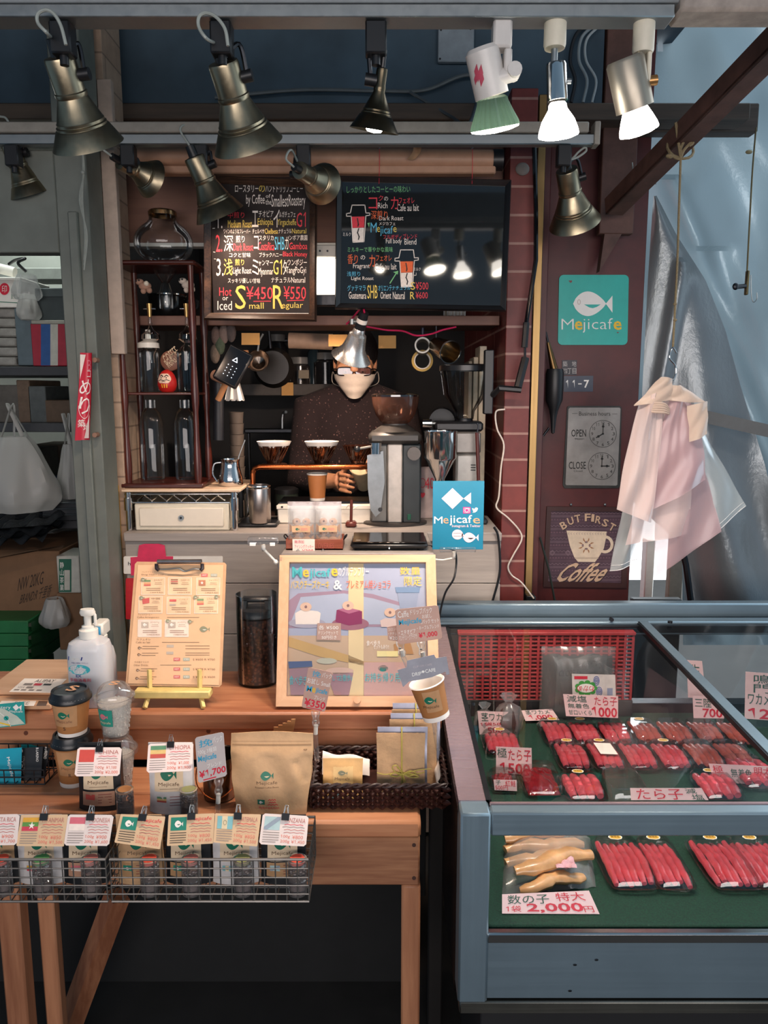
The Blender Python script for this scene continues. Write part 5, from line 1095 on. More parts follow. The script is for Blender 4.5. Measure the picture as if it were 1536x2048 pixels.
m = MB(); c = b_; m.lathe([(.036, -.002), (.039, 0), (.039, .004), (.036, .004)], chrome, along(b_, b_ + (b_ - a))[0], 32); part('rim', m, t, True)
m = MB(); m.tube([a, V((a.x, 2.7, ZO - .02))], .003, darkm); part('hook', m, t, True)
for k, (x0, x1, y0, y1, c, lab) in enumerate(((958, 974, 692, 800, 'd8cbb4', 'tall cream board standing upright against the right stall wall'), (946, 957, 714, 815, 'c0b4a0', 'cream board beside the tallest board on the right'), (936, 945, 722, 820, '988c7c', 'narrow grey board left of the cream boards'))):
 m = MB(); a, b_ = P(x0, y1, 2.76 + .01 * k), P(x1, y0, 2.76 + .01 * k); m.box(a.x, a.y, ZC - .05, b_.x, a.y + .14, b_.z, M('board_' + c, c, .6), .002); solo('cutting_board', m, lab, 'board', group='upright boards')
m = MB()
for i in range(7): x = P(888 + i * 7, 628, 2.8).x; m.tube([V((x, 2.8, ZO)), V((x, 2.8, ZO + .09)), V((x, 2.95, ZO + .09))], .0022, alu, 5)
m.tube([V((P(886, 628, 2.8).x, 2.8, ZO + .09)), V((P(932, 628, 2.8).x, 2.8, ZO + .09))], .003, alu, 5); m.box(P(895, 628, 2.8).x, 2.82, ZO, P(930, 628, 2.8).x, 2.94, ZO + .07, white, .003); solo('wire_basket', m, 'small wire basket with white packet on the overhead shelf at right', 'basket')
for px, py, c, lab in ((432, 672, '6a5a54', 'leftmost brown soft rag hanging'), (448, 668, '7a6a64', 'pale brown soft rag hanging second'), (440, 690, '4e5a4a', 'green soft rag hanging'), (430, 708, '6e6258', 'lowest tan soft rag hanging'), (462, 665, '584e4c', 'dark soft rag hanging rightmost')):
 m = MB(); q = P(px, py, 2.7); m.ball(q, .022, M('rag_' + c, c, .95, bmp=.5, nscale=70), (.8, .7, 1.5), 14); solo('hanging_rag', m, lab + ' below the brown menu board', 'rag', 'rags below the brown menu board')
light('stall_light', 'POINT', (-.1, 3.3, 2.2), (0, 3.3, 0), .9, (1, .8, .65), .1)
# store room on the left
light('store_tube', 'AREA', (-1.55, 3.3, 2.45), (-1.55, 3.3, 0), 7, (.92, 1, .95), .5, 1.0)
dim = darkm; shelfm = M('store_shelf', '3a3c40', .6)
def pb(mb, x0, y0, x1, y1, Y, dpt, mat, b=.003):
 a, c = P(x0, y1, Y), P(x1, y0, Y); mb.box(a.x, Y, a.z, c.x, Y + dpt, c.z, mat, b); return a, c
for y, lab in ((733, 'upper store shelf carrying striped box and grey carton'), (846, 'middle store shelf behind the white carrier bags'), (1040, 'low store shelf under the bags')):
 m = MB(); z = P(80, y, 3.0).z; m.box(-2.45, 3.0, z - .035, -.95, 3.6, z, shelfm, .003); solo('store_shelf', m, lab, 'shelf', group='store room shelves')
S1, S2, S3 = P(80, 733, 3.0).z, P(80, 846, 3.0).z, P(80, 1040, 3.0).z
m = MB(); m.box(-2.5, 3.6, P(80, 560, 3.6).z, -.945, 3.75, P(80, 535, 3.6).z, M('store_beam', '8a8e88', .7), .005); solo('pipe_duct', m, 'grey duct along the pale store room wall near its ceiling', 'duct')
t = thing('styrofoam_box', 'white foam box with round red seal and green writing on the upper shelf stack', 'box', P(10, 615, 3.05)); m = MB(); pb(m, -40, 560, 40, 615, 3.05, .25, white); s = pxplane((0, 3.05, 0), (0, -1, 0)); s.disc(m, 9, 578, 10, 12, redink, 24, .0008); s.text(m, '印', 4, 571, 14, 585, white, lift=.0015); s.text(m, 'まだい', 22, 588, 39, 598, green); s.line(m, [(-10, 603), (38, 606)], .003, green); part('body', m, t, True)
m = MB(); pb(m, -42, 554, 41, 561, 3.045, .26, white); part('lid', m, t, True)
for k in range(6): m = MB(); pb(m, -40, 617 + 19.3 * k, 34 - 3 * (k % 2), 635 + 19.3 * k, 3.06, .25, M('stacked_packs', '8c8a84', .6, var=.3, nscale=20), .006); solo('wrapped_pack', m, ['topmost', 'second', 'third', 'fourth', 'fifth', 'lowest'][k] + ' wrapped pack in the pile under the white foam box', 'pack', 'wrapped packs under the foam box')
t = thing('carton', 'dark grey lidded carton on top of the striped box', 'carton', P(104, 645, 3.05)); m = MB(); pb(m, 72, 592, 137, 645, 3.05, .25, M('grey_carton', '3a4446', .7)); part('body', m, t, True); m = MB(); pb(m, 70, 576, 139, 594, 3.044, .262, M('grey_carton_lid', '465052', .7)); part('lid', m, t, True)
t = thing('striped_box', 'box with red, blue, white and red vertical stripes on the store shelf', 'box', P(100, 732, 3.04)); m = MB(); a, c = pb(m, 66, 647, 130, 732, 3.04, .25, M('box_red', 'a8283c', .6)); s = pxplane((0, 3.04, 0), (0, -1, 0)); s.rect(m, 82, 648, 101, 731, M('box_blue', '2a5a9a', .6), .001); s.rect(m, 101, 648, 116, 731, M('box_white', 'c8c8bc', .6), .001); part('body', m, t, True)
m = MB(); pb(m, 62, 640, 145, 648, 3.03, .26, M('box_lid_grey', 'a4a498', .6)); part('lid', m, t, True)
m = MB(); pb(m, 36, 616, 62, 731, 3.05, .2, M('blue_grey_pack', '5c6a70', .4)); solo('packet', m, 'upright blue grey packet in clear film beside the striped box', 'packet')
def plastic_bag(x0, y0, x1, y1, Y, lab, name='carrier_bag', handle=True, mat=bagw, seed=0, dpt=.1, w0=.35):
 rnd = random.Random(seed); a, c = P(x0, y1, Y), P(x1, y0, Y); cx, wd, hh = (a.x + c.x) / 2, (c.x - a.x), c.z - a.z; ph = rnd.random() * 6
 def f(u, v):
  an = 2 * PI * u; wv = (w0 + (1 - w0) * min(1, (1 - v) * 1.5) ** .8) * (1 - .25 * max(0, .15 - v) / .15)
  k = 1 + .07 * math.sin(5 * an + ph + 3 * v) + .05 * math.sin(9 * an - 4 * v + ph)
  return V((cx + wd / 2 * wv * k * math.cos(an), Y + dpt * wv * k * math.sin(an), a.z + hh * (v * .93)))
 m = MB(); m.grid(f, 40, 16, mat, cu=True); m.grid(lambda u, v: V(f(u, 0)) * v + (V((cx, Y, a.z + .004))) * (1 - v), 40, 2, mat, cu=True)
 t = thing(name, lab, 'bag', V((cx, Y, a.z)), group=None); part('bag_body', m, t, True)
 if handle:
  for sg in (-1, 1): m = MB(); p0, p1 = V(f(.25 + sg * .2, 1)), V(f(.25 + sg * .05, 1)); tp = V((cx + sg * .01, Y, c.z + .1)); m.tube(bez([p0, tp, p1], 6), .008, mat, 6, flat=.3); part('handle', m, t, True)
 return t
plastic_bag(30, 545, 78, 600, 3.0, 'crumpled clear film bag lying on the white foam box', 'film_bag', False, film2, 1, .06, .6)
plastic_bag(38, 585, 76, 640, 3.02, 'small white plastic bag between the foam box and dark carton', 'plastic_bag', False, bagw, 2, .05, .6)
plastic_bag(-45, 862, 108, 1020, 2.85, 'large full white carrier bag hanging at the far left', seed=3, dpt=.13)
plastic_bag(120, 880, 158, 1000, 2.955, 'slim white carrier bag hanging beside the grey post', seed=4, dpt=.05)
for k, (x0, y0, x1, y1, c, lab) in enumerate(((-20, 770, 35, 846, '5a5650', 'wrapped stack of trays at left on the middle shelf'), (38, 760, 58, 846, '6a5848', 'brown packet on the middle shelf'), (60, 772, 90, 846, '565c5c', 'grey carton on the middle shelf'), (92, 800, 150, 846, '5a4838', 'low brown carton on the middle shelf'))):
 m = MB(); pb(m, x0, y0, x1, y1, 3.08, .3, M('pack' + c, c, .7, var=.2)); solo('carton', m, lab, 'carton', group='goods on the middle shelf')
for k, (x0, y0, x1, y1, c, lab) in enumerate(((68, 890, 118, 1038, '6a5c50', 'tall brown carton behind the white carrier bags'), (100, 955, 150, 1038, '2c4870', 'blue carton behind the slim carrier bag'), (-30, 900, 62, 1038, '4c4a46', 'dim carton at far left behind the big carrier bag'))):
 m = MB(); pb(m, x0, y0, x1, y1, 3.08 - .02 * k if k == 1 else 3.12 + .3 * (k == 0), .26, M('pack' + c, c, .7, var=.2)); solo('carton', m, lab, 'carton', group='cartons on the low shelf')
# lower goods
t = thing('cardboard_box', 'open brown cardboard box printed NW 20KG on a green crate', 'box', P(60, 1240, 2.75)); Yb = 2.75
m = MB(); a, c = pb(m, -60, 1102, 118, 1238, Yb, .4, card_b, .003); s = pxplane((0, Yb, 0), (0, -1, 0)); pr_ink = M('box_print', '33261e', .8); s.text(m, 'NW 20KG', 36, 1150, 88, 1174, pr_ink, rot=-.28, slant=.2, lift=.001); s.text(m, 'BRAND:R 千里香', 40, 1178, 104, 1200, pr_ink, rot=-.28, slant=.2, lift=.001); part('body', m, t, True)
m = MB(); fl = [P(-60, 1102, Yb), P(118, 1102, Yb), P(128, 1092, Yb - .06), P(-60, 1128, Yb - .1)]; m.sheet(lambda u, v: (fl[0] * (1 - u) + fl[1] * u) * (1 - v) + (fl[3] * (1 - u) + fl[2] * u) * v, 4, 3, card_b, .004); part('flap', m, t, True)
t = thing('tea_carton', 'small white and green carton with vertical green writing', 'carton', P(137, 1185, 2.7)); m = MB(); pb(m, 117, 1112, 157, 1186, 2.7, .15, M('white_carton', 'b8b4a8', .6)); s = pxplane((0, 2.7, 0), (0, -1, 0)); s.rect(m, 118, 1118, 143, 1184, M('carton_green', '1a5a44', .6), .0008); s.rect(m, 129, 1140, 140, 1180, M('white_carton', 'b8b4a8', .6), .0014)
for i, ch in enumerate('静山茶業'): s.text(m, ch, 120, 1124 + i * 15, 128, 1136 + i * 15, white, lift=.0014)
part('body', m, t, True)
m = MB(); pb(m, 120, 1186, 200, 1300, 2.72, .3, card_b); solo('carton', m, 'brown carton in the dark under the white and green carton', 'carton')
m = MB(); q = P(135, 1078, 3.2); m.cyl(q + V((-.04, -.1, -.0)), q + V((.02, .2, .0)), .055, film2, seg=24); m.cyl(q + V((-.04, -.1, -.0)), q + V((.02, .2, .0)), .045, M('bubble_wrap', '9aa09c', .25, bmp=.6, nscale=60), seg=24); solo('bubble_wrap_roll', m, 'roll of clear bubble wrap beside the grey post', 'roll')
m = MB(); pb(m, 85, 1000, 157, 1042, 2.9, .3, blk);
for i in range(3): pb(m, 84, 1004 + i * 12, 158, 1008 + i * 12, 2.893, .31, M('crate_rim', '3a3f42', .3))
solo('crate', m, 'black plastic crate on the low shelf', 'crate')
for k in range(3):
 m = MB(); a, c = P(-30, 1052 + 14 * k, 2.85), P(110 - 8 * k, 1046 + 14 * k, 2.8); m.sheet(lambda u, v: V((a.x + (c.x - a.x) * u, 2.76 + .2 * v, a.z + (c.z - a.z) * u + .016 * math.sin(u * 19 + k * 2) * math.sin(v * 7 + k) + v * .03)), 30, 8, M('dark_film', '2e3236', .15), .001); solo('plastic_sheet', m, 'crumpled dark plastic sheet above the cardboard box, layer ' + ['top', 'middle', 'bottom'][k], 'plastic sheet', group='dark plastic sheets')
for k in range(4):
 t = thing('green_crate', ['topmost', 'second', 'third', 'lowest'][k] + ' green slatted crate side under the cardboard box', 'crate', P(60, 1250 + 25 * k, 2.62), group='stacked green crates')
 m = MB(); y0 = 1242 + 26 * k; a, c = pb(m, -60, y0, 56, y0 + 25, 2.62, .35, M('crate_green', '1f6a3c', .5)); part('body', m, t, True)
 m = MB(); p0, p1 = P(56, y0 + 2, 2.62), P(102, y0 - 14, 2.85); p2 = P(56, y0 + 22, 2.62); h = (p0.z - p2.z)
 m.sheet(lambda u, v: p0 + (p1 - p0) * u - V((0, 0, h * v)), 2, 2, M('crate_green', '1f6a3c', .5), .01); part('side', m, t, True)
 m = MB(); m.sheet(lambda u, v: p0 + (p1 - p0) * u + V((.004, -.006, -h * (.1 + .35 * v))), 2, 2, M('crate_pale', '8c9488', .6), .006); part('side_rail', m, t, True)
plastic_bag(84, 1192, 136, 1252, 2.69, 'crumpled white plastic bag over the green crates', 'plastic_bag', False, bagw, 9, .05, .5)
m = MB(); m.tube(bez([P(18, 528, 3.2), P(32, 520, 3.15), P(50, 517, 3.1), P(36, 526, 3.1), P(52, 543, 3.1)], 5), .006, blk); solo('cable_tie', m, 'black strap end hanging below the pale store ceiling', 'strap')
m = MB(); a, c = P(-30, 530, 3.15), P(30, 545, 3.15); m.cyl(a, c, .02, white); solo('light_fitting', m, 'white tube fitting at top left of the store room', 'light fitting')
# red curled strip sign on the post, string, knobs
t = thing('strip_sign', 'curled red strip sign with white hiragana on the grey post', 'sign', P(172, 880, 2.27))
cor = lambda x, y: P(x, y, 2.268); TLs, TRs, BLs, BRs = cor(166, 706), cor(188, 706), cor(156, 880), cor(184, 879)
def strip(u, v):
 p = (TLs * (1 - u) + TRs * u) * (1 - v) + (BLs * (1 - u) + BRs * u) * v
 return p + V((0, -.014 * (abs(u - .55) * 2) ** 2 - .004 + .003 * math.sin(v * 5), 0))
m = MB(); rs = M('sign_red', 'c4243c', .4, var=.05); m.sheet(strip, 10, 20, rs, .0015); s = Surf(lambda u, v: strip(u, v) + V((0, -.0026, 0)))
s.text(m, 'B', .5, .08, .95, .2, M('sign_rose', 'd87888', .5), lift=.001); s.text(m, 'め', .05, .3, .95, .48, whiteink, lift=.001, bold=.02); s.text(m, 'り', .1, .5, .9, .7, whiteink, lift=.001, bold=.03); s.ring(m, .5, .6, .42, .15, .0015, whiteink, lift=.001, a1=PI); s.text(m, '築', .1, .76, .5, .85, whiteink, lift=.001); s.text(m, '地', .45, .8, .9, .9, whiteink, lift=.001); s.text(m, 'コ', .5, .2, .9, .28, whiteink, lift=.001)
s.poly(m, [(0, .02), (.35, .02), (.05, .3)], paper, .0015); s.poly(m, [(.55, .98), (.95, .7), (1, .98)], paper, .0015); part('strip', m, t, True)
m = MB()
for y in (720, 870): q = cor(190, y); m.cyl(q + V((0, .02, 0)), q + V((0, -.004, 0)), .007, M('bracket_wood', '8a6a58', .6))
part('bracket', m, t, True)
m = MB()
for k in range(3): m.tube(bez([P(165, 300, 2.26), P(166 + k, 345, 2.26), P(165 - k * 3, 400, 2.26), P(170 + k * 2, 470, 2.26), P(168, 520 + 10 * k, 2.26)], 6), .0022, M('pale_twine', '8e938c', .7), 5)
m.ball(P(166, 345, 2.26), .006, M('pale_twine', '8e938c', .7)); solo('twine', m, 'pale plastic twine hanging down the grey post at upper left', 'twine')
# wooden bench with step shelf
YB0, YB1 = 1.388, 1.602
xbr = P(842, 1650, YB0).x
t = thing('display_bench', 'rough orange pine bench with a raised step shelf at its back', 'bench', (-.3, 1.6, 0))
m = MB(); m.box(-1.0, YB0, ZB - .038, xbr, YB0 + .105, ZB - .0006, pine, .006); m.box(-1.0, YB0 + .107, ZB - .038, xbr, YB1 + .01, ZB - .0006, pine, .004); part('bench_top', m, t, True)
m = MB(); m.box(-1.0, YB0 + .012, P(700, 1772, 1.4).z, xbr - .001, YB0 + .045, ZB - .04, oldpine, .004); sA = pxplane((0, YB0 + .012, 0), (0, -1, 0))
for y in (1690, 1756): sA.disc(m, 828, y, 4, 4, M('screw_hole', '3a2018', .7), 12, .0006)
part('apron', m, t, True)
xsr = P(884, 1440, 1.602).x
m = MB(); m.box(-1.0, YB1, ZS - .042, xsr, 1.86, ZS - .0006, pine, .005); part('step_shelf', m, t, True)
m = MB(); m.box(-1.0, YB1 + .012, ZB + .012, xsr - .004, YB1 + .04, ZS - .044, pine, .003); sB = pxplane((0, YB1 + .012, 0), (0, -1, 0))
for x, y in ((417, 1462), (723, 1455), (52, 1466)): sB.disc(m, x, y, 4.5, 4.5, M('knot', '5a2c18', .6), 14, .0006)
part('riser_board', m, t, True)
legx = P(821, 1900, 1.41).x
lw = M('dim_leg_wood', '5c4a3a', .8, var=.2)
for k, (x0, x1, y0, y1, mt) in enumerate(((legx - .019, legx + .019, 1.4, 1.44, pinez), (P(745, 1900, 1.8).x, P(770, 1900, 1.8).x, 1.8, 1.84, pinez), (P(0, 1900, 1.42).x, P(45, 1900, 1.42).x, 1.42, 1.46, pinez), (P(66, 1900, 1.44).x, P(100, 1900, 1.44).x, 1.47, 1.5, pinez))):
 m = MB(); m.box(x0, y0, 0, x1, y1, P(700, 1772, 1.4).z if k == 0 else ZB - .04, mt, .004); part('leg', m, t, True)
m = MB(); a, b = P(235, 1790, 1.6), P(140, 2048, 1.6); m.tube([a, b, b + (b - a) * .4], .03, pinez, 4); part('brace', m, t, True)
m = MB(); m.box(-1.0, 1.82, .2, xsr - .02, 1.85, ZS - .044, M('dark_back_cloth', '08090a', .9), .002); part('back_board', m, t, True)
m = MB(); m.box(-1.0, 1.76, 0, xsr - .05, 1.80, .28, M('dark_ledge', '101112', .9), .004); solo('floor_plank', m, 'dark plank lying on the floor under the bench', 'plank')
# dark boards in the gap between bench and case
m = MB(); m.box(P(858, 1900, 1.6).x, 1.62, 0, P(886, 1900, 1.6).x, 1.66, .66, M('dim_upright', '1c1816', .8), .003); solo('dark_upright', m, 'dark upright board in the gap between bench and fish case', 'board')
# step shelf objects
# canister with beans
q = G(513, 1372, ZS); q.y += .03; rr = .0475
t = thing('bean_canister', 'tall clear canister full of dark beans with black handled inner lid', 'canister', q)
m = MB(); hC = P(513, 1187, q.y).z - ZS; m.lathe([(1e-4, .001), (rr, .001), (rr + .001, .004), (rr + .001, hC), (rr - .001, hC), (rr - .001, .006), (1e-4, .006)], glassm, None, 40); part('clear_jar', m, t)
bm_, nb, bb = newmat('coffee_beans'); vo = nb.nodes.new('ShaderNodeTexVoronoi'); vo.inputs['Scale'].default_value = 130; tcb = nb.nodes.new('ShaderNodeTexCoord'); nb.links.new(tcb.outputs['Object'], vo.inputs['Vector'])
rb = ramp(nb, vo.outputs['Distance'], [(.0, hx('6e4230')), (.4, hx('3a2018')), (.7, hx('0c0808'))]); nb.links.new(rb.outputs[0], bb.inputs['Base Color']); bb.inputs['Roughness'].default_value = .3; bump(nb, bb, vo.outputs['Distance'], -1, .006)
hB = P(513, 1232, q.y).z - ZS; m = MB(); m.lathe([(1e-4, .007), (rr - .002, .007), (rr - .002, hB), (1e-4, hB)], bm_, None, 40)
part('bean_fill', m, t)['kind'] = 'stuff'
m = MB()
rnd = random.Random(4)
for k in range(95):
 a = rnd.uniform(PI + .15, 2 * PI - .15); z = rnd.uniform(.012, hB - .008)
 T = Matrix.Translation(((rr - .0045) * math.cos(a), (rr - .0045) * math.sin(a), z)) @ Euler((rnd.random() * 6, rnd.random() * 6, rnd.random() * 6)).to_matrix().to_4x4()
 m.ball((0, 0, 0), .0042, M('roasted_bean', '3c2018', .3, var=.2), (1.25, .9, .7), 8, T)
part('front_beans', m, t)['kind'] = 'stuff'
m = MB(); m.lathe([(1e-4, hB + .004), (rr - .0015, hB + .004), (rr - .0015, hB + .012), (rr - .007, hB + .02), (1e-4, hB + .02)], blk, None, 36); part('inner_lid', m, t)
z1 = hC - .008; m = MB()
for sg in (-1, 1): m.prism([(sg * .04, hB + .016), (sg * .034, z1 - .004), (sg * .02, z1 - .004), (sg * .024, hB + .016)], -.012, .012, blk)
m.box(-.036, -.012, z1 - .012, .036, .012, z1, blk, .005); part('lid_handle', m, t)
# clipboard menu on a small easel
n_ = (P(440, 1375, 1.65) - P(250, 1375, 1.65)).cross(P(355, 1124, 1.79) - P(350, 1375, 1.65)); n_ = n_ if n_.y < 0 else -n_
pl = pxplane(P(350, 1375, 1.65), n_); nn = n_.normalized()
def slab(mb, pts, th, mat, s, lift=0):
 f = [s.p(u, v, lift + th) for u, v in pts]; bk = [p - nn_ * th for p, nn_ in ((p, s.n(u, v)) for p, (u, v) in zip(f, pts))]; k = len(pts)
 mb.add(f + bk, [tuple(range(k)), tuple(range(2 * k - 1, k - 1, -1))] + [(i, k + i, k + (i + 1) % k, (i + 1) % k) for i in range(k)], mat)
t = thing('clipboard_menu', 'wooden clipboard with the coffee menu standing on a small yellow easel', 'clipboard', G(350, 1400, ZS))
m = MB(); slab(m, [(274, 1123), (449, 1125), (452.5, 1129), (443, 1369), (438, 1374), (255, 1371), (251, 1366), (269.5, 1128)], .003, M('clipboard_wood', 'c49a74', .6), pl, -.004); part('backing', m, t, True)
m = MB(); slab(m, [(276, 1130), (447, 1130), (438, 1370), (256, 1367)], .0006, M('menu_paper', 'e0b68e', .35, var=.04), pl)
C7 = lambda x, y: (230 + x / 4.389, 1060 + y / 4.389)
lt = .0012
def hl(x0, x1, y, c, w=.0011): pl.line(m, [C7(x0, y), C7(x1, y)], w, c, lt)
gi = M('faint_brown_ink', '8a6a50', .6); fl_g, fl_r, fl_b = M('flag_green', '7c9468', .5), M('flag_red', 'c8605a', .5), M('pale_grey_print', 'b8a898', .5)
pl.text(m, 'ハンドドリップ', *C7(238, 362), *C7(355, 376), gi, lift=lt); pl.text(m, 'Drip Hot / Iced', *C7(236, 386), *C7(425, 404), gi, lift=lt); hl(465, 740, 397, gi)
def hotice(x, y, w=58):
 pl.rect(m, *C7(x, y), *C7(x + w, y + 28), M('hot_red', 'cc6a66', .5), lt); pl.rect(m, *C7(x + w + 26, y), *C7(x + 2 * w + 26, y + 28), M('iced_grey', 'a8aa98', .5), lt)
 pl.text(m, 'HOT', *C7(x + 10, y + 7), *C7(x + w - 10, y + 21), paper, lift=lt * 1.6); pl.text(m, 'ICED', *C7(x + w + 34, y + 7), *C7(x + 2 * w + 18, y + 21), paper, lift=lt * 1.6)
hotice(757, 384)
cards = [(235, 420, 'エチオピア', (fl_g, fl_r, 'e')), (470, 420, 'コスタリカ', 0), (718, 422, 'ミャンマー', 0), (212, 582, '中国', 0), (458, 590, 'インドネシア', 0), (700, 585, 'エチオピア', 0), (205, 790, 'メジカフェ', 1), (442, 790, 'メジカフェ', 1)]
for k, (x, y, nm, st2) in enumerate(cards):
 pl.rect(m, *C7(x, y), *C7(x + 205, y + 148), M('menu_card', 'e6c29c', .5) if k < 6 else M('menu_card_white', 'ead2c0', .4), lt)
 pl.line(m, [C7(x, y), C7(x + 205, y), C7(x + 203, y + 148), C7(x - 3, y + 148), C7(x, y)], .0008, paper, lt * 1.3)
 l2 = lt * 1.7
 if k in (0, 5): pl.rect(m, *C7(x + 22, y + 20), *C7(x + 80, y + 36), fl_g, l2); pl.rect(m, *C7(x + 22, y + 44), *C7(x + 80, y + 60), M('flag_orange', 'd89a70', .5), l2); pl.rect(m, *C7(x + 22, y + 60), *C7(x + 80, y + 72), fl_r, l2)
 elif k == 1: [pl.rect(m, *C7(x + 22, y + 14 + i * 16), *C7(x + 84, y + 22 + i * 16), (M('flag_brown', '8a5a48', .5), fl_r, M('flag_brown', '8a5a48', .5))[i], l2) for i in range(3)]
 elif k == 2: pl.rect(m, *C7(x + 18, y + 20), *C7(x + 78, y + 68), M('flag_clay', 'b87a5c', .5), l2); pl.text(m, '★', *C7(x + 34, y + 28), *C7(x + 62, y + 58), paper, lift=l2 * 1.3)
 elif k == 3: pl.poly(m, [C7(x + 28, y + 25), C7(x + 92, y + 14), C7(x + 92, y + 60), C7(x + 34, y + 70)], fl_r, l2)
 elif k == 4: pl.rect(m, *C7(x + 22, y + 20), *C7(x + 82, y + 40), fl_r, l2); pl.rect(m, *C7(x + 22, y + 60), *C7(x + 78, y + 76), fl_b, l2)
 else: pl.rect(m, *C7(x + 28, y + 20), *C7(x + 92, y + 70), fl_b, l2); pl.fish(m, C7(x + 44, 0)[0], C7(0, y + 30)[1], C7(x + 78, 0)[0], C7(0, y + 58)[1], paper, fl_b, l2 * 1.3)
 pl.text(m, nm, *C7(x + 108, y + 14), *C7(x + 185, y + 30), gi, lift=l2)
 for yy, a0, a1 in ((44, 120, 175), (58, 115, 180)): pl.line(m, [C7(x + a0, y + yy), C7(x + a1, y + yy)], .0007, gi, l2)
 for yy in (94, 110): pl.line(m, [C7(x + 42, y + yy), C7(x + 165, y + yy)], .0011, gi, l2)
 pl.text(m, 'S ¥450 R ¥550', *C7(x + 76, y + 124), *C7(x + 190, y + 136), gi, lift=l2)
fg = M('faint_green_ink', '8c8c70', .6)
for x, y in ((228, 438), (215, 598), (688, 592), (872, 590), (446, 800), (640, 806)): pl.fish(m, *C7(x, y - 16), *C7(x + 48, y + 16), fg, paper, lt * 2.4)
pl.fish(m, *C7(742, 845), *C7(832, 898), fg, paper, lt)
for x0, y, s2 in ((202, 742, 'アレンジコーヒー'), (195, 768, 'Coffee Arrangement'), (190, 960, 'カフェオレ'), (185, 986, 'Cafe au lait'), (172, 1160, 'その他ドリンク'), (166, 1186, 'Other Drinks')): pl.text(m, s2, *C7(x0, y - 8), *C7(x0 + (195 if y == 768 else 125), y + 9), gi, lift=lt)
for x, y in ((200, 1036), (195, 1095), (185, 1232), (178, 1302)):
 pl.fish(m, *C7(x, y - 13), *C7(x + 36, y + 13), gi, paper, lt); hl(x + 45, x + 185, y - 14, gi); hl(x + 42, x + 160, y + 6, gi)
for x, y in ((455, 1020), (452, 1080)): pl.rect(m, *C7(x, y - 12), *C7(x + 62, y + 12), fl_b, lt)
for y in (1018, 1042, 1080, 1098): hl(620, 830, y, gi)
hl(415, 740, 986, gi); hl(460, 740, 768, gi); hl(400, 670, 1186, gi)
for y, pz in ((1122, 'S ¥600 R ¥700'), (1208, 'S ¥600 R ¥700'), (1276, 'S ¥500 R ¥600')): hotice(515, y); pl.text(m, pz, *C7(685, y + 6), *C7(880, y + 24), gi, lift=lt)
part('menu_sheet', m, t, True)
m = MB(); p = lambda x, y, l: pl.p(*C7(x, y), l)
m.tube([p(385, 292, .012), p(770, 290, .012)], .006, M('clip_chrome', 'b8a8a0', .15, .9), 8); m.tube(bez([p(400, 352, .006), p(480, 355, .01), p(570, 350, .012), p(620, 372, .008), p(700, 352, .01), p(745, 352, .006)], 5), .0018, alu, 6)
part('clip_bar', m, t, True)
for x in (372, 772): m = MB(); m.tube([p(x, 305, .008), p(x, 345, .006), p(x + (18 if x < 500 else -18), 358, .005)], .0045, M('clip_black', '2a2024', .3), 8); part('clip_corner', m, t, True)
yw = M('yellow_easel', 'd8c078', .5)
m = MB(); a = V(pl.p(*C7(185, 1385), .0)); b = V(pl.p(*C7(850, 1385), .0)); m.box(a.x, a.y - .022, a.z - .018, b.x, a.y + .012, a.z, yw, .003); part('easel_ledge', m, t, True)
for x0, x1 in ((300, 262), (740, 776)):
 m = MB(); A = V(pl.p(*C7(x0, 1415), -.006)); B = G(*C7(x1, 1560), ZS + .004); m.tube([A + V((0, .004, .05)), A, B], .0055, yw, 4); part('easel_leg', m, t, True)
m = MB(); A = V(pl.p(*C7(520, 1100), -.012)); m.tube([A, V((A.x, A.y + .055, ZS + .006))], .005, yw, 4); part('easel_back_leg', m, t, True)
# cake poster board
n2 = (P(870, 1415, 1.63) - P(560, 1415, 1.63)).cross(P(717, 1112, 1.8) - P(717, 1415, 1.63)); n2 = n2 if n2.y < 0 else -n2
pb_ = pxplane(P(717, 1415, 1.632), n2); C8 = lambda x, y: (540 + x / 4.042, 980 + y / 4.042)
t = thing('poster_board', 'pale wood framed poster of cakes and cups leaning at the middle of step shelf', 'sign board', G(717, 1412, ZS))
O = [(561, 1114), (870, 1113), (879, 1415), (553.5, 1414.5)]; I = [(580, 1128), (851, 1128), (857, 1393.5), (574.5, 1394)]
m = MB()
for i in range(4):
 j = (i + 1) % 4; mb_ = light_woodx if i % 2 == 0 else light_wood
 slab(m, [O[i], O[j], I[j], I[i]], .02, mb_, pb_, -.004)
part('frame', m, t, True)
m = MB(); slab(m, [I[0], I[1], I[2], I[3]], .002, M('poster_base', 'b8b0bc', .3, var=.08, nscale=4), pb_, .002)
L0 = .0046
def pp(pts, mat, l=L0): pb_.poly(m, [C8(x, y) for x, y in pts], mat, l)
pc = lambda n, c: M('poster_' + n, c, .35, var=.06, nscale=8)
pp([(163, 605), (1255, 605), (1262, 1180), (152, 1180)], pc('blue', 'a8aec4'), L0); pp([(152, 1180), (1262, 1180), (1265, 1668), (142, 1670)], pc('warm', 'c8ac90'), L0)
pp([(230, 840), (600, 815), (830, 845), (1180, 950), (1230, 1110), (800, 1110), (152, 1120), (152, 900)], pc('mauve', 'a4889a'), L0 + .0003)
pp([(250, 870), (600, 840), (830, 880), (1120, 960), (1150, 1090), (800, 1090), (160, 1100)], pc('blue2', 'b0b8cc'), L0 + .0006)
pp([(635, 600), (757, 600), (757, 1668), (635, 1668)], pc('beam_reflection', 'e6cfa0'), L0 + .0009)  # reflection of a wooden beam, painted as a pale band on the poster
pp([(152, 1190), (640, 1340), (760, 1390), (1262, 1400), (1262, 1440), (740, 1420), (400, 1350), (152, 1270)], pc('ochre', 'c8a468'), L0 + .0009)
l3 = L0 + .0013
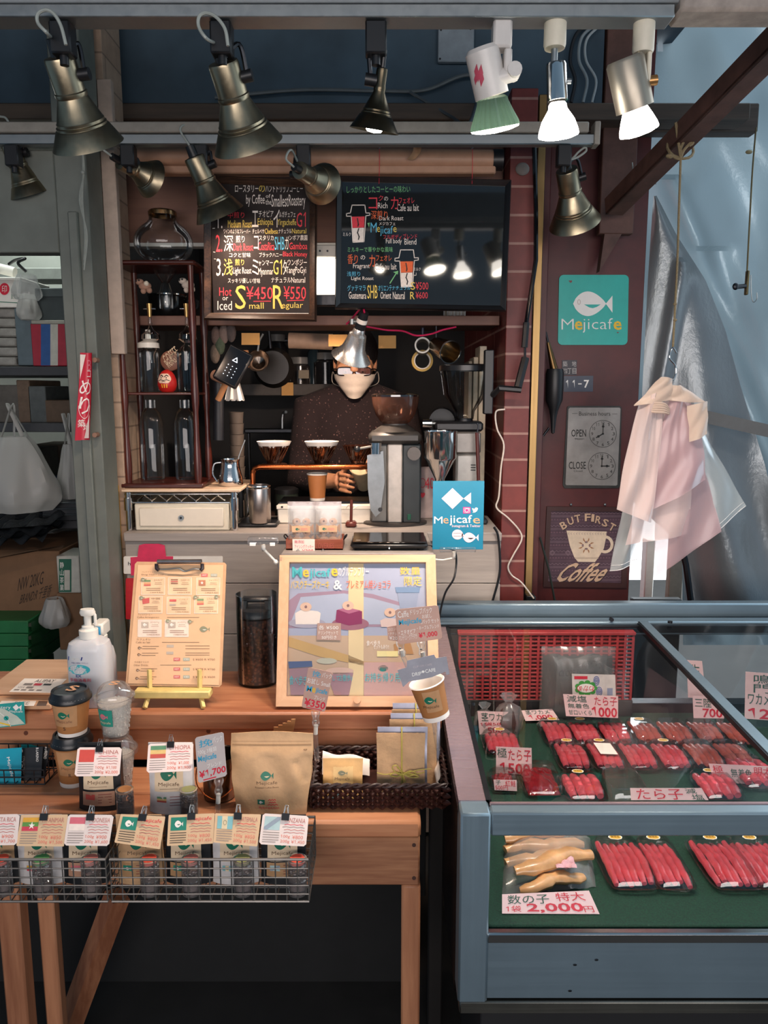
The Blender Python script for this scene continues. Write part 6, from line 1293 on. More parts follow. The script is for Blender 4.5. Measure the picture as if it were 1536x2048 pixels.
def ell(cx, cy, rx, ry, mat, l=l3): pb_.poly(m, [C8(cx + rx * math.cos(2 * PI * i / 24), cy + ry * math.sin(2 * PI * i / 24)) for i in range(24)], mat, l)
ell(650, 1085, 150, 52, pc('plate', 'a06a78')); ell(300, 1080, 150, 40, pc('plate2', 'a8a4b4'))
pp([(205, 1000), (260, 970), (390, 985), (412, 1000), (400, 1090), (210, 1090)], pc('cake_white', 'eee2d8'), l3 + .0003); pp([(540, 975), (620, 960), (745, 985), (745, 1085), (640, 1100), (530, 1070)], pc('cake_plum', '8c2c58'), l3 + .0003); pp([(548, 972), (625, 955), (735, 978), (640, 1005)], pc('cake_plum_top', 'b86a88'), l3 + .0006)
pp([(890, 1060), (930, 1040), (1030, 1045), (1025, 1110), (900, 1112)], pc('cake_pale', 'dcc4bc'), l3 + .0003)
for x, y in ((292, 950), (632, 940), (970, 995)): ell(x, y, 46, 36, pc('bisc', 'e0bca4'), l3 + .0009); ell(x, y, 11, 12, pc('bisc_eye', '8a6a68'), l3 + .0012)
pp([(1010, 790), (1215, 790), (1205, 835), (1020, 835)], pc('cup_lid', '7c94b4'), l3); pp([(1030, 838), (1200, 838), (1180, 960), (1050, 960)], pc('cup_side', '9aa4bc'), l3)
pp([(150, 1390), (340, 1385), (345, 1430), (155, 1445)], pc('lid_blue', '54648c'), l3); pp([(155, 1448), (340, 1436), (300, 1660), (170, 1660)], pc('cup_brown', 'a08088'), l3)
ell(460, 1385, 82, 24, pc('tin', 'c0c0ac')); ell(565, 1465, 112, 28, pc('cup_rim', 'd8b8a8')); pp([(460, 1480), (675, 1480), (640, 1660), (520, 1660)], pc('cup_mauve', 'a8848c'), l3)
pp([(760, 1395), (1200, 1395), (1200, 1668), (760, 1668)], pc('box_pink', 'cca49c'), l3); pp([(1000, 1250), (1130, 1225), (1160, 1330), (1010, 1330)], pc('box_tan', 'b88a5c'), l3); pp([(865, 1305), (1035, 1305), (1035, 1350), (865, 1350)], pc('butter', 'eee0a0'), l3 + .0003)
ell(915, 1445, 40, 26, teal)
l4 = l3 + .002
def tt8(s2, x0, y0, x1, y1, c, r=0, b=.015): pb_.text(m, s2, *C8(x0, y0), *C8(x1, y1), c, rot=r, lift=l4, bold=b)
tq = M('turq_marker', '4cb8c0', .5)
tt8('M', 182, 628, 262, 715, tq, 0, .04); tt8('e', 268, 650, 318, 712, yellowink, 0, .03); tt8('jicaf', 322, 640, 492, 730, tq, 0, .02); tt8('e', 497, 640, 550, 705, yellowink, 0, .03); tt8('のグルテンフリー', 553, 625, 800, 705, whiteink, .0)
tt8('バスクチーズケーキ', 172, 735, 480, 805, yellowink, 0, .02); tt8('&', 515, 735, 585, 812, whiteink, 0, .03); tt8('プレミアム焼ショコラ', 618, 735, 975, 805, orangeink)
tt8('数量', 1050, 630, 1215, 692, yellowink, 0, .02); tt8('限定', 1085, 705, 1225, 780, yellowink, 0, .03)
tt8('食べ歩き', 160, 1505, 300, 1580, tq, 0, .03); tt8('して', 508, 1505, 560, 1545, tq); tt8('お散歩♪', 560, 1495, 668, 1550, tq); tt8('お持ち帰り用', 768, 1480, 1052, 1555, tq, 0, .02); tt8('食べ歩き', 780, 1220, 890, 1265, whiteink); tt8('セットもあり!!', 838, 1255, 960, 1290, whiteink)
pp([(385, 1082), (575, 1082), (575, 1220), (380, 1215)], pc('tag', 'c09c8c'), l4); l4 += .0006
tt8('各 ¥500', 395, 1100, 555, 1135, whiteink, 0, .02); tt8('ドリンクセットで', 395, 1145, 552, 1175, whiteink); tt8('50円引き', 420, 1182, 540, 1212, whiteink)
part('poster', m, t, True)
m = MB(); gz_ = glass('poster_glazing', 'ffffff', .05, .03, power=.8); slab(m, I, .0005, gz_, pb_, l4 + .003); part('glazing', m, t, True)
m = MB(); c = V(pb_.p(*C8(708, 1708), .016)); nq = pb_.n(*C8(708, 1708)); m.cyl(c, c + nq * .012, .008, light_wood); part('knob', m, t, True)
m = MB(); A = V(pb_.p(717, 1160, -.01)); m.tube([A, V((A.x, A.y + .045, ZS + .004))], .008, light_wood, 4); part('back_strut', m, t, True)
# sanitizer bottles
q = G(176, 1416, ZS); q.y += .03; t = thing('sanitizer_bottle', 'large translucent pump bottle of hand sanitizer with blue and red print', 'bottle', q)
def obl(r, p=3.2): return lambda a: 1 / (abs(math.cos(a)) ** p + abs(math.sin(a) / .72) ** p) ** (1 / p)
wB = .0465; hs = P(176, 1275, q.y).z - ZS; bott = M('milky_bottle', 'c4c4c6', .35, var=.04, sub=.1)
m = MB(); m.lathe([(1e-4, .0), (wB * .94, .0), (wB, .008), (wB, hs - .025), (wB * .9, hs - .009), (wB * .6, hs), (.018, hs + .002), (.018, hs + .006)], bott, None, 44, ev=obl(1))
sf = Surf(lambda w_, v: (lambda u: V((u, -wB * .718 * (1 - abs(u / wB) ** 3.2) ** (1 / 3.2) if abs(u) < wB else 0, hs - v)))(w_ * 1.25 + .013), .1)
navyi, aqua = M('navy_print', '2a3a80', .4), M('aqua_print', '40b0b8', .4)
sf.poly(m, [(-.04, .034), (-.013, .034), (-.015, .042), (-.041, .043)], navyi, .0006); sf.text(m, '薬用', -.034, .036, -.02, .0405, white, lift=.0012); sf.text(m, '手肌と地球にやさしい', -.034, .046, -.004, .0495, navyi)
sf.poly(m, [(-.021 + .019 * math.cos(2 * PI * i / 20) * 1.05, .063 + .0115 * math.sin(2 * PI * i / 20)) for i in range(20)], aqua, .0006)
sf.text(m, 'ハンド', -.036, .0535, -.014, .061, white, bold=.02, lift=.0013); sf.text(m, 'スキッシュ', -.039, .0625, -.007, .0715, white, bold=.02, lift=.0013); sf.text(m, 'EX', -.027, .0745, -.017, .0805, navyi, bold=.02); sf.text(m, '手指消毒剤', -.0395, .083, -.001, .091, redink, bold=.02)
sf.ring(m, -.024, .099, .006, .005, .001, greyink); sf.line(m, [(-.02, .104), (-.008, .108), (-.003, .112)], .001, greyink); part('body', m, t)
m = MB(); m.lathe([(.0185, hs), (.0205, hs + .001), (.0205, hs + .019), (.014, hs + .023), (.014, hs + .028), (.008, hs + .03), (.008, hs + .052), (1e-4, hs + .052)], whp, None, 28, ev=lambda a: 1 + .01 * math.cos(24 * a)); part('collar', m, t)
m = MB(); m.lathe([(1e-4, hs + .052), (.012, hs + .052), (.014, hs + .058), (.012, hs + .066), (1e-4, hs + .067)], whp, Matrix.Diagonal((1.25, .9, 1, 1)), 24); m.tube([(.012, 0, hs + .06), (.0165, 0, hs + .052), (.0165, 0, hs + .03)], .0035, whp, 8); part('pump', m, t)
q2 = V((P(206, 1400, q.y + .045).x, q.y + .052, ZS)); t = thing('spray_bottle', 'slimmer white bottle with a blue trigger tag behind the large sanitizer bottle', 'bottle', q2); hp = P(206, 1285, q2.y).z - ZS
m = MB(); m.lathe([(1e-4, 0), (.03, 0), (.032, .006), (.032, hp - .035), (.027, hp - .012), (.014, hp)], bott, None, 32); part('body', m, t)
m = MB(); m.lathe([(.0145, hp - .002), (.016, hp), (.016, hp + .018), (.012, hp + .022)], whp, None, 24); m.box(-.014, -.02, hp + .018, .014, .03, hp + .05, whp, .004); part('spray_head', m, t)
bl2 = M('blue_trigger', '2a8ab8', .3); m = MB(); m.box(-.009, -.026, hp + .012, .009, -.018, hp + .044, bl2, .002); m.box(-.012, -.032, hp - .006, .012, -.022, hp + .016, M('clear_blue', '5ab0d0', .15), .003); part('trigger', m, t)
# wooden trays with payment sheet
xt = P(109, 1420, 1.63).x
t = thing('payment_board', 'wooden tray with a white cashless payment logo sheet, upper of two', 'tray', (xt - .12, 1.74, ZS + .015))
m = MB(); m.box(-.9, 1.66, ZS + .0155, xt + .022, 1.855, ZS + .032, light_woodx, .003); part('board', m, t, True)
m = MB(); q4 = [G(49, 1357, ZS + .0325), G(134, 1358, ZS + .0325), G(18, 1384, ZS + .0325), G(105, 1386, ZS + .0325)]; s = quad(*q4); s.rect(m, 0, 0, 1, 1, paper, .0003)
s.text(m, 'ALIPAY', .32, .08, .78, .28, ink, lift=.0007); s.rect(m, .38, .36, .56, .52, redink, .0006); s.rect(m, .6, .38, .78, .5, ink, .0006); s.rect(m, .14, .36, .34, .52, greyink, .0006); s.text(m, 'VISA', .08, .6, .24, .74, greyink, lift=.0006); s.rect(m, .28, .6, .44, .74, greyink, .0006)
for x in (.06, .22, .4, .58): s.rect(m, x, .8, x + .12, .9, greyink, .0006)
part('sheet', m, t, True)
m = MB(); m.box(-.9, 1.615, ZS, xt, 1.80, ZS + .015, light_woodx, .003); q4 = [G(-20, 1402, ZS + .0153), G(96, 1402, ZS + .0153), G(-30, 1412, ZS + .0153), G(92, 1412, ZS + .0153)]; s = quad(*q4); s.rect(m, .2, 0, .8, 1, paper, .0003); s.rect(m, .84, 0, 1, 1, M('dark_patch', '5a4438', .6), .0003); s.text(m, 'FREE', .45, .2, .7, .8, greyink, lift=.0007); solo('wooden_tray', m, 'lower pale wooden tray under the payment logo board', 'tray')
t = thing('flyer', 'teal shop flyer with a small street map at the shelf edge on far left', 'flyer', P(20, 1480, 1.59)); m = MB(); pf = pxplane((0, 1.594, 0), (0, -1, 0)); slab(m, [(-40, 1412), (48, 1403), (51, 1449), (-40, 1460)], .0006, M('flyer_teal', '2a9c96', .45), pf)
pf.poly(m, [(-40, 1412), (10, 1418), (35, 1432), (50, 1447), (-40, 1458)], M('map_grey', 'c4ccbc', .5), .0011); pf.poly(m, [(33, 1408), (39, 1415), (32, 1421), (26, 1414)], whiteink, .0012); pf.poly(m, [(38, 1414), (44, 1409), (43, 1421)], whiteink, .0012); pf.text(m, 'Mejicafe', 20, 1420, 46, 1426, whiteink, lift=.0016); pf.text(m, 'Roastery', -20, 1411, 22, 1419, whiteink, lift=.0016); pf.line(m, [(-20, 1440), (20, 1450)], .003, yellowink, .0014); pf.line(m, [(0, 1425), (14, 1436), (22, 1452)], .0012, whiteink, .0014); pf.disc(m, 13, 1436, 5, 4.5, teal, 16, .0014); part('card', m, t, True)
# bench objects
# wire card basket
t = thing('card_basket', 'small black wire basket with shop cards at the left end of the bench', 'basket', G(40, 1572, ZB)); m = MB()
a, b = G(-50, 1572, ZB), G(90, 1572, ZB); x0, x1, y0, y1 = a.x, b.x, a.y, 1.592; z0, z1, z2 = ZB + .004, ZB + .036, ZB + .062
for z, zz in ((z0, z0), (z1, z2), ((z0 + z1) / 2, (z0 + z2) / 2)): m.tube([V((x0, y0, z)), V((x1, y0, z)), V((x1 + .006, y1, zz)), V((x0, y1, zz))], .0018, blk, 6, True)
for i in range(8): x = x0 + (x1 - x0) * i / 7; m.tube([V((x, y0, z1)), V((x, y0, z0)), V((x, y1, z0)), V((x, y1, z2))], .0013, blk, 5)
for i in range(4): y = y0 + (y1 - y0) * i / 3; m.tube([V((x1, y, z0)), V((x1, y, z1 + (z2 - z1) * i / 3))], .0013, blk, 5)
part('wire_frame', m, t, True)
def lying(pts, Y, lab, mat, fn=None, dy=.0):
 pf = pxplane(P(40, 1565, Y), (0, -1, .55)); m = MB(); slab(m, pts, .0006, mat, pf); fn and fn(pf, m); tt = thing('shop_card', lab, 'card', pf.fn(*pts[-1]), group='cards in the black wire basket'); part('card', m, tt, True)
lying([(0, 1498), (44, 1495), (42, 1568), (-4, 1570)], 1.535, 'bright teal shop card in the black wire basket', tealblue, lambda p, m: p.text(m, 'Mejicafe', 0, 1530, 40, 1538, whiteink, rot=1.35, lift=.0012))
lying([(36, 1497), (86, 1493), (82, 1566), (38, 1568)], 1.545, 'black card reading Grand Opening in the wire basket', M('black_card', '15161a', .4), lambda p, m: (p.text(m, 'Grand Opening', 8, 1526, 74, 1536, whiteink, rot=PI / 2, lift=.0012), p.text(m, 'COLLECTION', 30, 1528, 66, 1532, greyink, rot=PI / 2, lift=.0012), p.text(m, 'B.LARENO', 61, 1507, 89, 1512, whiteink, rot=PI / 2, lift=.0012)))
lying([(42, 1484), (90, 1496), (86, 1520), (44, 1520)], 1.575, 'tilted teal card at the back of the wire basket', teal)
lying([(78, 1492), (100, 1496), (88, 1566), (76, 1566)], 1.56, 'narrow black card standing at right end of the wire basket', M('black_card', '15161a', .4), lambda p, m: p.text(m, 'B.LARENO', 80, 1503, 104, 1509, whiteink, rot=PI / 2 + .15, lift=.0012))
# cups
lidm = M('black_lid', '15171a', .35)
def logo_on(m, r_at, zc, scale, dk, name=True, letter=None):
 s = Surf(lambda u, v: V((r_at(v) * math.sin(u / r_at(v)), -r_at(v) * math.cos(u / r_at(v)), v * -1 + 0)) if 0 else V((r_at(-v) * math.sin(u / .038), -r_at(-v) * math.cos(u / .038), -v)), .05)
 s.fish(m, -.012 * scale, -zc - .008 * scale, .014 * scale, -zc + .008 * scale, dk, cream, .0007)
 if name: s.text(m, 'Mejicafe', -.019 * scale, -zc + .011 * scale, .019 * scale, -zc + .019 * scale, M('cup_print', '8a6048', .6), lift=.0007)
 if letter: s.text(m, letter, -.003, -zc + .026 * scale, .003, -zc + .034 * scale, M('cup_letter', '4a3428', .6), lift=.0007)
 return s
def hot_cup(q, h, lab, letter, rot=0):
 t = thing('paper_cup', lab, 'cup', q, (0, 0, rot)); r0, r1 = .029, .039; m = MB(); paper_cup(m, r0, r1, h, kraftd, paper)
 ra = lambda z: r0 + (r1 - r0) * z / h + .0004
 s = Surf(lambda u, v: V((ra(-v) * math.sin(u / .035), -ra(-v) * math.cos(u / .035), -v)), .05); s.rect(m, -.026, -h * .86, .028, -h * .3, M('cup_label', 'b88a60', .6), .0003, 10, 4)
 logo_on(m, ra, h * .62, 1.0, green, True, letter); part('body', m, t)
 m = MB(); m.lathe([(r1 + .002, h - .01), (r1 + .004, h - .008), (r1 + .004, h - .002), (r1 + .001, h + .002), (r1 - .002, h + .013), (r1 - .006, h + .014), (r1 - .008, h + .010), (1e-4, h + .010)], lidm, None, 40)
 part('lid', m, t)
 return t, h, r1
q = G(142, 1573, ZB); q.y += .02
hR = .099; t, h, r1 = hot_cup(q, hR, 'lower black lidded paper cup marked R at the base of the two cup stack', 'R', .15)
q5 = q + V((.003, 0, hR + .0145)); t, h, r1 = hot_cup(q5, .083, 'upper black lidded paper cup marked S with an S tag on top', 'S', -.1)
m = MB(); s = quad((-.02, .028, h + .0112), (.02, .028, h + .0112), (-.02, -.02, h + .0112), (.02, -.02, h + .0112)); s.text(m, 'S', .3, .15, .85, .75, M('tan_letter', 'c8946c', .6), bold=.05, lift=.001); part('size_letter', m, t)
ice = M('ice_beads', 'd8d0c4', .15, spec=.8, bmp=.5, nscale=300)
def clear_cup(q, h, lab, dome, letter, seed):
 t = thing('clear_cup', lab, 'cup', q); r0, r1 = .026, .036; m = MB(); m.lathe([(1e-4, .002), (r0, .002), (r1, h), (r1 + .004, h + .001), (r1 + .004, h + .003)], clr2, None, 36); part('body', m, t)
 rnd = random.Random(seed); m = MB(); m.lathe([(1e-4, .004), (r0 - .002, .005), (r0 + (r1 - r0) * .85 - .002, h * .86), (1e-4, h * .88)], ice, None, 24)
 for i in range(150): a = rnd.random() * 2 * PI; z = rnd.uniform(.008, h * .86); rr2 = r0 + (r1 - r0) * z / h - .0035; m.ball((rr2 * math.cos(a), rr2 * math.sin(a), z), rnd.uniform(.003, .0045), ice, (1, 1, 1), 6)
 part('ice_fill', m, t)['kind'] = 'stuff'
 m = MB(); ra = lambda z: r0 + (r1 - r0) * z / h + .0006; s = Surf(lambda u, v: V((ra(-v) * math.sin(u / .033), -ra(-v) * math.cos(u / .033), -v)), .05); s.rect(m, -.027, -h * .82, .006, -h * .38, M('cup_sticker', '2a8c78', .5), .0006, 8, 3); s.fish(m, -.021, -h * .72, -.003, -h * .57, pinkink, teal, .0014); s.text(m, 'Mejicafe', -.023, -h * .52, .002, -h * .44, cream, lift=.0014); part('sticker', m, t)
 if dome:
  m = MB(); m.lathe([(r1 + .006, h - .006), (r1 + .006, h + .004), (r1, h + .006), (r1 - .004, h + .02), (r1 - .012, h + .028), (1e-4, h + .029)], clr2, None, 36); part('lid', m, t)
  if letter: m = MB(); s = quad((-.02, .02, h + .0295), (.02, .02, h + .0295), (-.02, -.02, h + .0295), (.02, -.02, h + .0295)); s.text(m, letter, .3, .2, .8, .75, M('tan_letter', 'c8946c', .6), bold=.05, lift=.0008); part('size_letter', m, t)
 return t
q = G(232, 1583, ZB); q.y += .02; hq = P(232, 1470, q.y).z - ZB
clear_cup(q, hq - .032, 'lower clear cup full of ice beads behind the black coffee bag', True, None, 3)
clear_cup(q + V((0, .0, hq)), P(232, 1394, q.y).z - ZB - hq, 'upper clear domed cup of ice beads with teal sticker and S', True, 'S', 5)
# coffee bags, cards and jars
def pouch_surf(w_, h_, d_, top=.012, bulge=1.0):
 def fr(u, v, sg=-1):          # u,v in 0..1, v up
  t_ = (d_ / 2) * (1 - v) ** .75 * (1 - .55 * abs(2 * u - 1) ** 3) * bulge + .0012
  if v > 1 - top / h_: t_ = .0012
  w2 = w_ / 2 * (1 - .03 * math.sin(PI * v))
  return V(((2 * u - 1) * w2, sg * t_ + .0015 * math.sin(7 * u + 9 * v) * math.sin(PI * v), h_ * v))
 return fr
def pouch(mb, fr, mat, nu=10, nv=14):
 mb.grid(lambda u, v: fr(u, v, -1), nu, nv, mat); mb.grid(lambda u, v: fr(1 - u, v, 1), nu, nv, mat)
 mb.grid(lambda a, v: fr(0, v, 1 - 2 * a), 2, nv, mat); mb.grid(lambda a, v: fr(1, v, 2 * a - 1), 2, nv, mat)
 mb.grid(lambda u, a: fr(u, 0, 1 - 2 * a), nu, 2, mat); mb.grid(lambda u, a: fr(u, 1, 2 * a - 1), nu, 2, mat)
blackbag = M('black_bag', '15181c', .45, bmp=.1); whitebag = M('white_bag', 'cfcac8', .6)
def flag(s, m, kind, u0, v0, u1, v1, l):
 def R2(a, b, c, d, col): s.rect(m, u0 + (u1 - u0) * a, v0 + (v1 - v0) * b, u0 + (u1 - u0) * c, v0 + (v1 - v0) * d, M('flag_' + col, col, .5), l)
 if kind == 'china': R2(0, 0, 1, 1, 'cc5048')
 elif kind == 'ethiopia': R2(0, 0, 1, .34, '5c8c6c'); R2(0, .34, 1, .67, 'd8b878'); R2(0, .67, 1, 1, 'c0564c')
 elif kind == 'myanmar': R2(0, 0, 1, .34, 'd8a038'); R2(0, .34, 1, .67, '5a8c40'); R2(0, .67, 1, 1, 'c83c50'); s.text(m, '★', u0 + (u1 - u0) * .4, v0 + (v1 - v0) * .3, u0 + (u1 - u0) * .8, v0 + (v1 - v0) * .85, paper, lift=l + .0004)
 elif kind == 'indonesia': R2(0, 0, 1, .5, 'd06874'); R2(0, .5, 1, 1, 'e8d8cc')
 elif kind == 'guatemala': R2(0, 0, .3, 1, '7cb0b4'); R2(.3, 0, .65, 1, 'd8c4a0'); R2(.65, 0, 1, 1, '7cb0b4'); s.ring(m, (u0 + u1) / 2, (v0 + v1) / 2, (u1 - u0) * .1, (v1 - v0) * .18, .0008, fg, 12, lift=l + .0004)
 elif kind == 'tanzania': R2(0, 0, 1, 1, 'a8c0c0'); s.poly(m, [(u0, v1), (u0, v0 + .8 * (v1 - v0)), (u1 - .2 * (u1 - u0), v0), (u1, v0), (u1, v0 + .2 * (v1 - v0)), (u0 + .2 * (u1 - u0), v1)], M('flag_dusk', '8c98a4', .5), l + .0004)
 else: R2(0, 0, 1, 1, '1d7e68'); s.fish(m, u0 + (u1 - u0) * .25, v0 + (v1 - v0) * .25, u0 + (u1 - u0) * .78, v0 + (v1 - v0) * .78, paper, green, l + .0004)
def info_card(root, q4, Y0_, Y1_, title, kind, base, p1, p2, plas=False):
 """card clipped to a bag: q4 corner pixels TL TR BL BR, top at depth Y0_, bottom at Y1_"""
 c = [P(*q4[0], Y0_), P(*q4[1], Y0_), P(*q4[2], Y1_), P(*q4[3], Y1_)]; s = quad(*c); m = MB(); rc = .05 if base.name in ('laminated_card', 'gloss_card') else .015
 s.p(0, 0, 0); pts = [(rc, 0), (1 - rc, 0), (1, rc * 1.4), (1, 1 - rc * 1.4), (1 - rc, 1), (rc, 1), (0, 1 - rc * 1.4), (0, rc * 1.4)]
 slab(m, pts, .0008, base, s); l = .0014
 flag(s, m, kind, .06, .09, .4, .52, l)
 s.text(m, title, .48, .1, .94, .25, redink if kind == 'shop' else M('title_rose', 'b8746c', .6), lift=l)
 for v, a, b, cc in ((.32, .5, .9, redink), (.4, .46, .93, greyink), (.49, .5, .94, M('rose_ink', 'b86a62', .6)), (.58, .5, .92, M('rose_ink', 'b86a62', .6))): s.line(m, [(a + (b - a) * k / 6, v + .012 * (-1) ** k) for k in range(7)], .0009, cc, l)
 for v in (.6, .68, .76, .84, .91): s.line(m, [(.06, v), (.4 - .06 * (v > .88), v)], .0011, greyink if kind != 'shop' else ink, l)
 s.text(m, '100g', .44, .66, .64, .78, M('price_red', 'd87866', .5), lift=l); s.text(m, p1, .69, .66, .92, .78, M('price_red', 'd87866', .5), lift=l); s.text(m, '200g', .44, .82, .64, .94, M('price_red', 'd87866', .5), lift=l); s.text(m, p2, .68, .82, .96, .94, M('price_red', 'd87866', .5), lift=l)
 cd = part('info_card', m, root, True)
 m = MB(); k = V(s.p(.5, .04, 0)); up = (c[0] - c[2]).normalized(); rt = (c[1] - c[0]).normalized(); nr = s.n(.5, .1)
 Tm = Matrix((rt, -nr, up)).transposed().to_4x4(); Tm.translation = k
 m.prism([(-.0001, -.006)] and [(-.007, -.008), (.007, -.008), (.007, .004), (-.007, .004)], -.004, .006, blk, Tm)
 for sg in (-1, 1): m.tube([Tm @ V(p) for p in ((sg * .0045, -.002 * sg, .002), (sg * .002, -.004 * sg, .013), (sg * .004, -.005 * sg, .017), (-sg * .002, -.005 * sg, .018), (-sg * .003, -.004 * sg, .013), (-sg * .0045, -.002 * sg, .002))], .0006, alu, 5)
 part('binder_clip', m, cd, True)
def coffee_bag(px, py, z, w_, h_, d_, mat, lab, bandc, band, sticker, card, group, vo=0):
 q = G(px, py, z); q.y += d_ / 2; t = thing('coffee_bag', lab, 'coffee bag', q, (0, 0, 0), group); fr = pouch_surf(w_, h_, d_); m = MB(); pouch(m, fr, mat); part('pouch', m, t)
 s = Surf(lambda u, v: fr(u, 1 - v)); m = MB(); b0, b1 = band
 s.rect(m, b0, .1, b1, .68 - vo * .7, bandc, .0005, 8, 8); s.fish(m, .3 + (b0 + b1) / 2 - .5, .34 - vo, .68 + (b0 + b1) / 2 - .5, .53 - vo, green, cream, .0012); s.text(m, 'Mejicafe', (b0 + b1) / 2 - .24, .55 - vo, (b0 + b1) / 2 + .24, .615 - vo, M('logo_brown', '6a5038', .6), lift=.0012); s.line(m, [((b0 + b1) / 2 - .2, .642 - vo), ((b0 + b1) / 2 + .2, .642 - vo)], .0008, gi, .0012)
 if sticker:
  sc_, kind = sticker; s.rect(m, b0 - .02, .71 - vo, b1 + .02, .92 - vo, sc_, .0007, 6, 3); flag(s, m, kind, b0 + .06, .75 - vo, b0 + .28, .83 - vo, .0013)
  for v in (.75, .79, .83, .87): s.line(m, [(b0 + .36, v - vo), (b1 - .05, v - vo)], .0012, M('sticker_ink', '8a3a38', .6), .0013)
 part('front_label', m, t)
 if card: info_card(t, *card)
 return t
cw = M('laminated_card', 'ead8d2', .15, var=.03)
coffee_bag(198, 1622, ZB, .087, .135, .045, blackbag, 'black coffee bag with a red flag sticker standing on the bench', cream, (.14, .84), (M('tan_sticker', 'b88a70', .6), 'china'), (((155.6, 1495), (244, 1495), (149, 1553), (239, 1552)), 1.43, 1.385, 'CHINA', 'china', cw, '¥1,100', '¥2,000'), 'bean bags on the bench')
coffee_bag(341, 1628, ZB, .088, .14, .045, whitebag, 'white coffee bag with a striped flag sticker standing on the bench', cream, (.14, .8), (whitebag, 'ethiopia'), (((297, 1487.7), (387, 1484.6), (293, 1546), (385, 1542)), 1.43, 1.385, 'ETHIOPIA', 'ethiopia', cw, '¥1,000', '¥1,900'), 'bean bags on the bench')
jarglass = glass('jar_glass', 'f8f8f8', .06, .04, haze=.14, hazecol='c8c4c4', power=1.5)
def jar(q, h, lidc, lab, group, beans=True):
 t = thing('sample_jar', lab, 'jar', q, group=group); r = .0165; m = MB(); m.lathe([(1e-4, .001), (r, .001), (r + .0005, .004), (r + .0005, h * .42), (r - .002, h * .45), (r + .0005, h * .48), (r + .0005, h * .82), (r - .002, h * .86), (r, h * .9), (r, h * .98)], jarglass, None, 28); part('glass_body', m, t)
 m = MB(); m.lathe([(1e-4, h * .985), (r - .001, h * .985), (r + .001, h * .98), (r + .001, h * .9)], clr2, None, 28); m.lathe([(1e-4, h * .992), (r * .8, h * .992), (r * .8, h * .985)], lidc, None, 24); m.lathe([(r - .001, h * .9), (r - .001, h * .975)], lidc, None, 24); part('lid', m, t)
 if beans:
  m = MB(); m.lathe([(1e-4, .003), (r - .002, .003), (r - .002, h * .38), (1e-4, h * .4)], M('ground_coffee', '5c4e4c', .7, bmp=.4, nscale=300), None, 20); part('ground_fill', m, t)
  m = MB(); rnd = random.Random(hash(lab) % 99 if 0 else len(lab))
  for i in range(22): a = rnd.random() * 2 * PI; m.ball(((r - .004) * math.cos(a), (r - .004) * math.sin(a), h * rnd.uniform(.52, .7)), .0034, M('roasted_bean', '3c2018', .3, var=.2), (1.2, .8, .8), 8)
  part('bean_fill', m, t)['kind'] = 'stuff'
tanl, olv, grl, rdl, pkl = M('lid_tan', 'b88050', .5), M('lid_olive', '8a8a58', .5), M('lid_green', '4c8a50', .5), M('lid_red', 'd84c38', .5), M('lid_rose', 'c06a60', .5)
jar(G(245, 1640, ZB) + V((0, .02, 0)), P(245, 1577, G(245, 1640, ZB).y + .02).z - ZB, tanl, 'small bean sample jar with tan lid beside the black coffee bag', 'sample jars on the bench')
jar(G(374, 1640, ZB) + V((0, .02, 0)), P(374, 1577, G(374, 1640, ZB).y + .02).z - ZB, olv, 'small bean sample jar with olive green lid beside the white coffee bag', 'sample jars on the bench')
# bucket
q = G(432, 1612, ZB); q.y += .04; hb = P(432, 1508, q.y).z - ZB; t = thing('metal_bucket', 'small steel bucket with wire handle behind the 1,700 yen price card', 'bucket', q); mb_ = metal('bucket_steel', '8a7a70', .2, 'N', .15)
m = MB(); m.lathe([(1e-4, .0), (.03, 0), (.033, .004), (.036, hb), (.038, hb + .002), (.035, hb), (.032, .006), (1e-4, .006)], mb_, None, 36); part('body', m, t)
m = MB(); m.tube(bez([(-.037, 0, hb - .016), (-.044, -.012, hb - .03), (-.036, -.035, hb * .42), (0, -.048, hb * .2), (.036, -.035, hb * .42), (.044, -.012, hb - .03), (.037, 0, hb - .016)], 8), .0013, copper, 6); part('handle', m, t)
# kraft pouch
q = G(541, 1634, ZB); q.y += .035; hk = P(541, 1462, q.y + .02).z - ZB; t = thing('coffee_pouch', 'big kraft stand up coffee pouch with green fish logo on the bench', 'coffee bag', q)
w_ = .158
def kp(u, v, sg=-1):
 a = 2 * u - 1; wd = (.88 + .12 * min(1, v / .45) ** 1.5 if v < .72 else 1.0 + .0) * (1 + .035 * (v > .6) * min(1, (v - .6) / .15)); t_ = .033 * (1 - v) ** .6 * (1 - .35 * abs(a) ** 3) * (1 if v < .8 else max(.05, (1 - v) / .2 * .9)) + .001
 t_ += .004 * math.exp(-((u - .82) / .1) ** 2 - ((v - .5) / .12) ** 2) + .003 * math.exp(-((u - .12) / .08) ** 2 - ((v - .58) / .15) ** 2) - .004 * math.exp(-((u - .86 + (v - .55) * .5) / .03) ** 2) * (abs(v - .55) < .12)
 t_ += .0018 * math.sin(u * 14 + v * 6) * math.sin(PI * v) * (v < .75)
 return V((a * w_ / 2 * wd, sg * t_ + .012 * v, hk * v + .003 * math.cos(a * 2) * (v > .9)))
kpm = M('pouch_kraft', 'c49c72', .6, var=.06, nscale=60, bmp=.08); m = MB(); pouch(m, kp, kpm, 28, 30); s = Surf(lambda u, v: kp(u, 1 - v))
for v in (.1, .135, .145): s.line(m, [(.02 + .96 * i / 12, v) for i in range(13)], .0011 if v > .11 else .0006, M('zip_line', '9a7854', .7), .0005)
